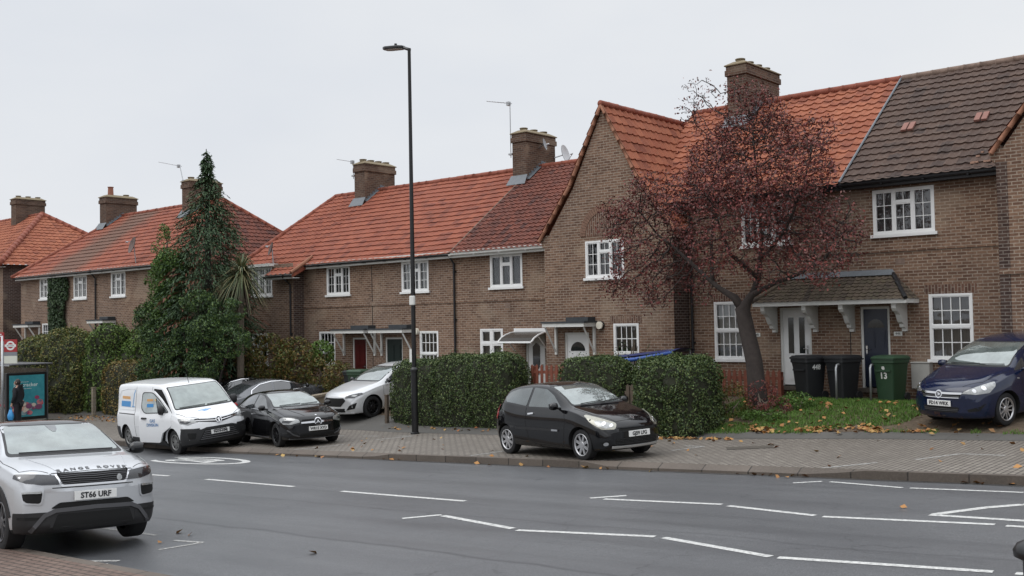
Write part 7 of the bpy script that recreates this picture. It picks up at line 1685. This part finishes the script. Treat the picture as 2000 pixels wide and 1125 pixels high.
fm.box(-.025, .025, .112, .125, 1.578, 1.588); put(fm, 'face_features', M['hair'], p)
hr_ = MB(); R_ = []
for i in range(11):
    ph = -.25*pi+.75*pi*i/10; R_.append([(.09*cos(ph)*cos(t), .015+.106*cos(ph)*sin(t), 1.645+.125*sin(ph)) for t in frange(.80*pi, 2.2*pi, 18)])
hr_.grid(R_); R_ = [[(.089*cos(ph)*cos(t), .015+.105*cos(ph)*sin(t), 1.66+.118*sin(ph)) for t in frange(0, 2*pi, 18)] for ph in frange(.2*pi, .5*pi, 5)]; hr_.grid(R_); put(hr_, 'hair', M['hair'], p, smooth=True)
skin_chain('coat', [(0, 0, .78), (0, 0, .95), (0, 0, 1.15), (0, 0, 1.34), (0, -.01, 1.45), (0, -.02, 1.51), (.20, 0, 1.41), (.27, -.02, 1.12), (.25, .09, .90), (-.20, 0, 1.41), (-.27, -.02, 1.12), (-.25, .09, .90)], [(0, 1), (1, 2), (2, 3), (3, 4), (4, 5), (3, 6), (6, 7), (7, 8), (3, 9), (9, 10), (10, 11)], [(.215, .155), (.205, .15), (.19, .14), (.205, .145), (.15, .12), (.10, .09), .085, .072, .055, .085, .072, .055], M['coat'], p)
hb = MB(); R_ = [[(.15*cos(t)*(1-.25*i/5), -.06-.045*i/5+.08*sin(t)*(1-.3*i/5), 1.42+.03*i+.02*cos(2*t)) for t in frange(0, 2*pi, 16)] for i in range(6)]; hb.grid(R_); put(hb, 'hood', M['coat'], p, smooth=True)
skin_chain('trousers', [(0, 0, .92), (.10, 0, .86), (.105, .02, .50), (.105, 0, .10), (-.10, 0, .86), (-.105, .02, .50), (-.105, 0, .10)], [(0, 1), (1, 2), (2, 3), (0, 4), (4, 5), (5, 6)], [(.15, .12), .10, .075, .065, .10, .075, .065], M['trouser'], p)
for sx in (-1, 1):
    s_ = MB(); s_.tube([(sx*.105, -.07, .05), (sx*.105, .02, .055), (sx*.105, .12, .045), (sx*.105, .19, .035)], [.04, .05, .046, .025], 10); put(s_, 'shoe', M['trimblack'], p, smooth=True)
    hn = MB(); b0 = Vector((sx*.24, .10, .86)); hn.tube([b0, b0+Vector((0, .01, -.05)), b0+Vector((0, .02, -.09))], [.028, .038, .03], 8)
    for q in range(4): f0 = b0+Vector((-sx*.0+(q-1.5)*.005, .0+(q-1.5)*.017+.02, -.085)); l = (.06, .07, .066, .05)[q]; hn.tube([f0, f0+Vector((-sx*.008, .004, -l*.5)), f0+Vector((-sx*.03, .004, -l*.9)), f0+Vector((-sx*.045, .0, -l*.75))], [.009, .009, .008, .006], 6)
    hn.tube([b0+Vector((-sx*.01, .04, -.03)), b0+Vector((-sx*.02, .065, -.06)), b0+Vector((-sx*.03, .06, -.085))], [.011, .01, .007], 6); put(hn, 'hand', M['skin'], p, smooth=True)
cs, sn = cos(radians(125)), sin(radians(125)); lx, ly = -.27, .13; bx, by = px+lx*cs-ly*sn, py+lx*sn+ly*cs
h = thing('carrier_bag', 'bright blue carrier bag held by the person at the bus stop', 'bag', (bx, by, G(px, py)+.30)); m = MB(); R_ = []
for i, (a, b_) in enumerate(((.14, .06), (.17, .09), (.165, .085), (.14, .05), (.10, .02))): R_.append([(a*cos(t), b_*sin(t)*(1+.2*sin(3*t)), .095*i) for t in frange(0, 2*pi, 18)])
m.grid(R_); m.face([p_ for p_ in R_[0][:-1]][::-1]); put(m, 'sack', plain('blue_carrier', (.04, .26, .55), .35, var=.25, scale=14), h, smooth=True)
m = MB(); m.tube([(-.07, 0, .37), (-.02, 0, .47), (.02, 0, .47), (.07, 0, .37)], .008, 6); put(m, 'handle', plain('blue_handle', (.04, .26, .55), .4, var=0), h)
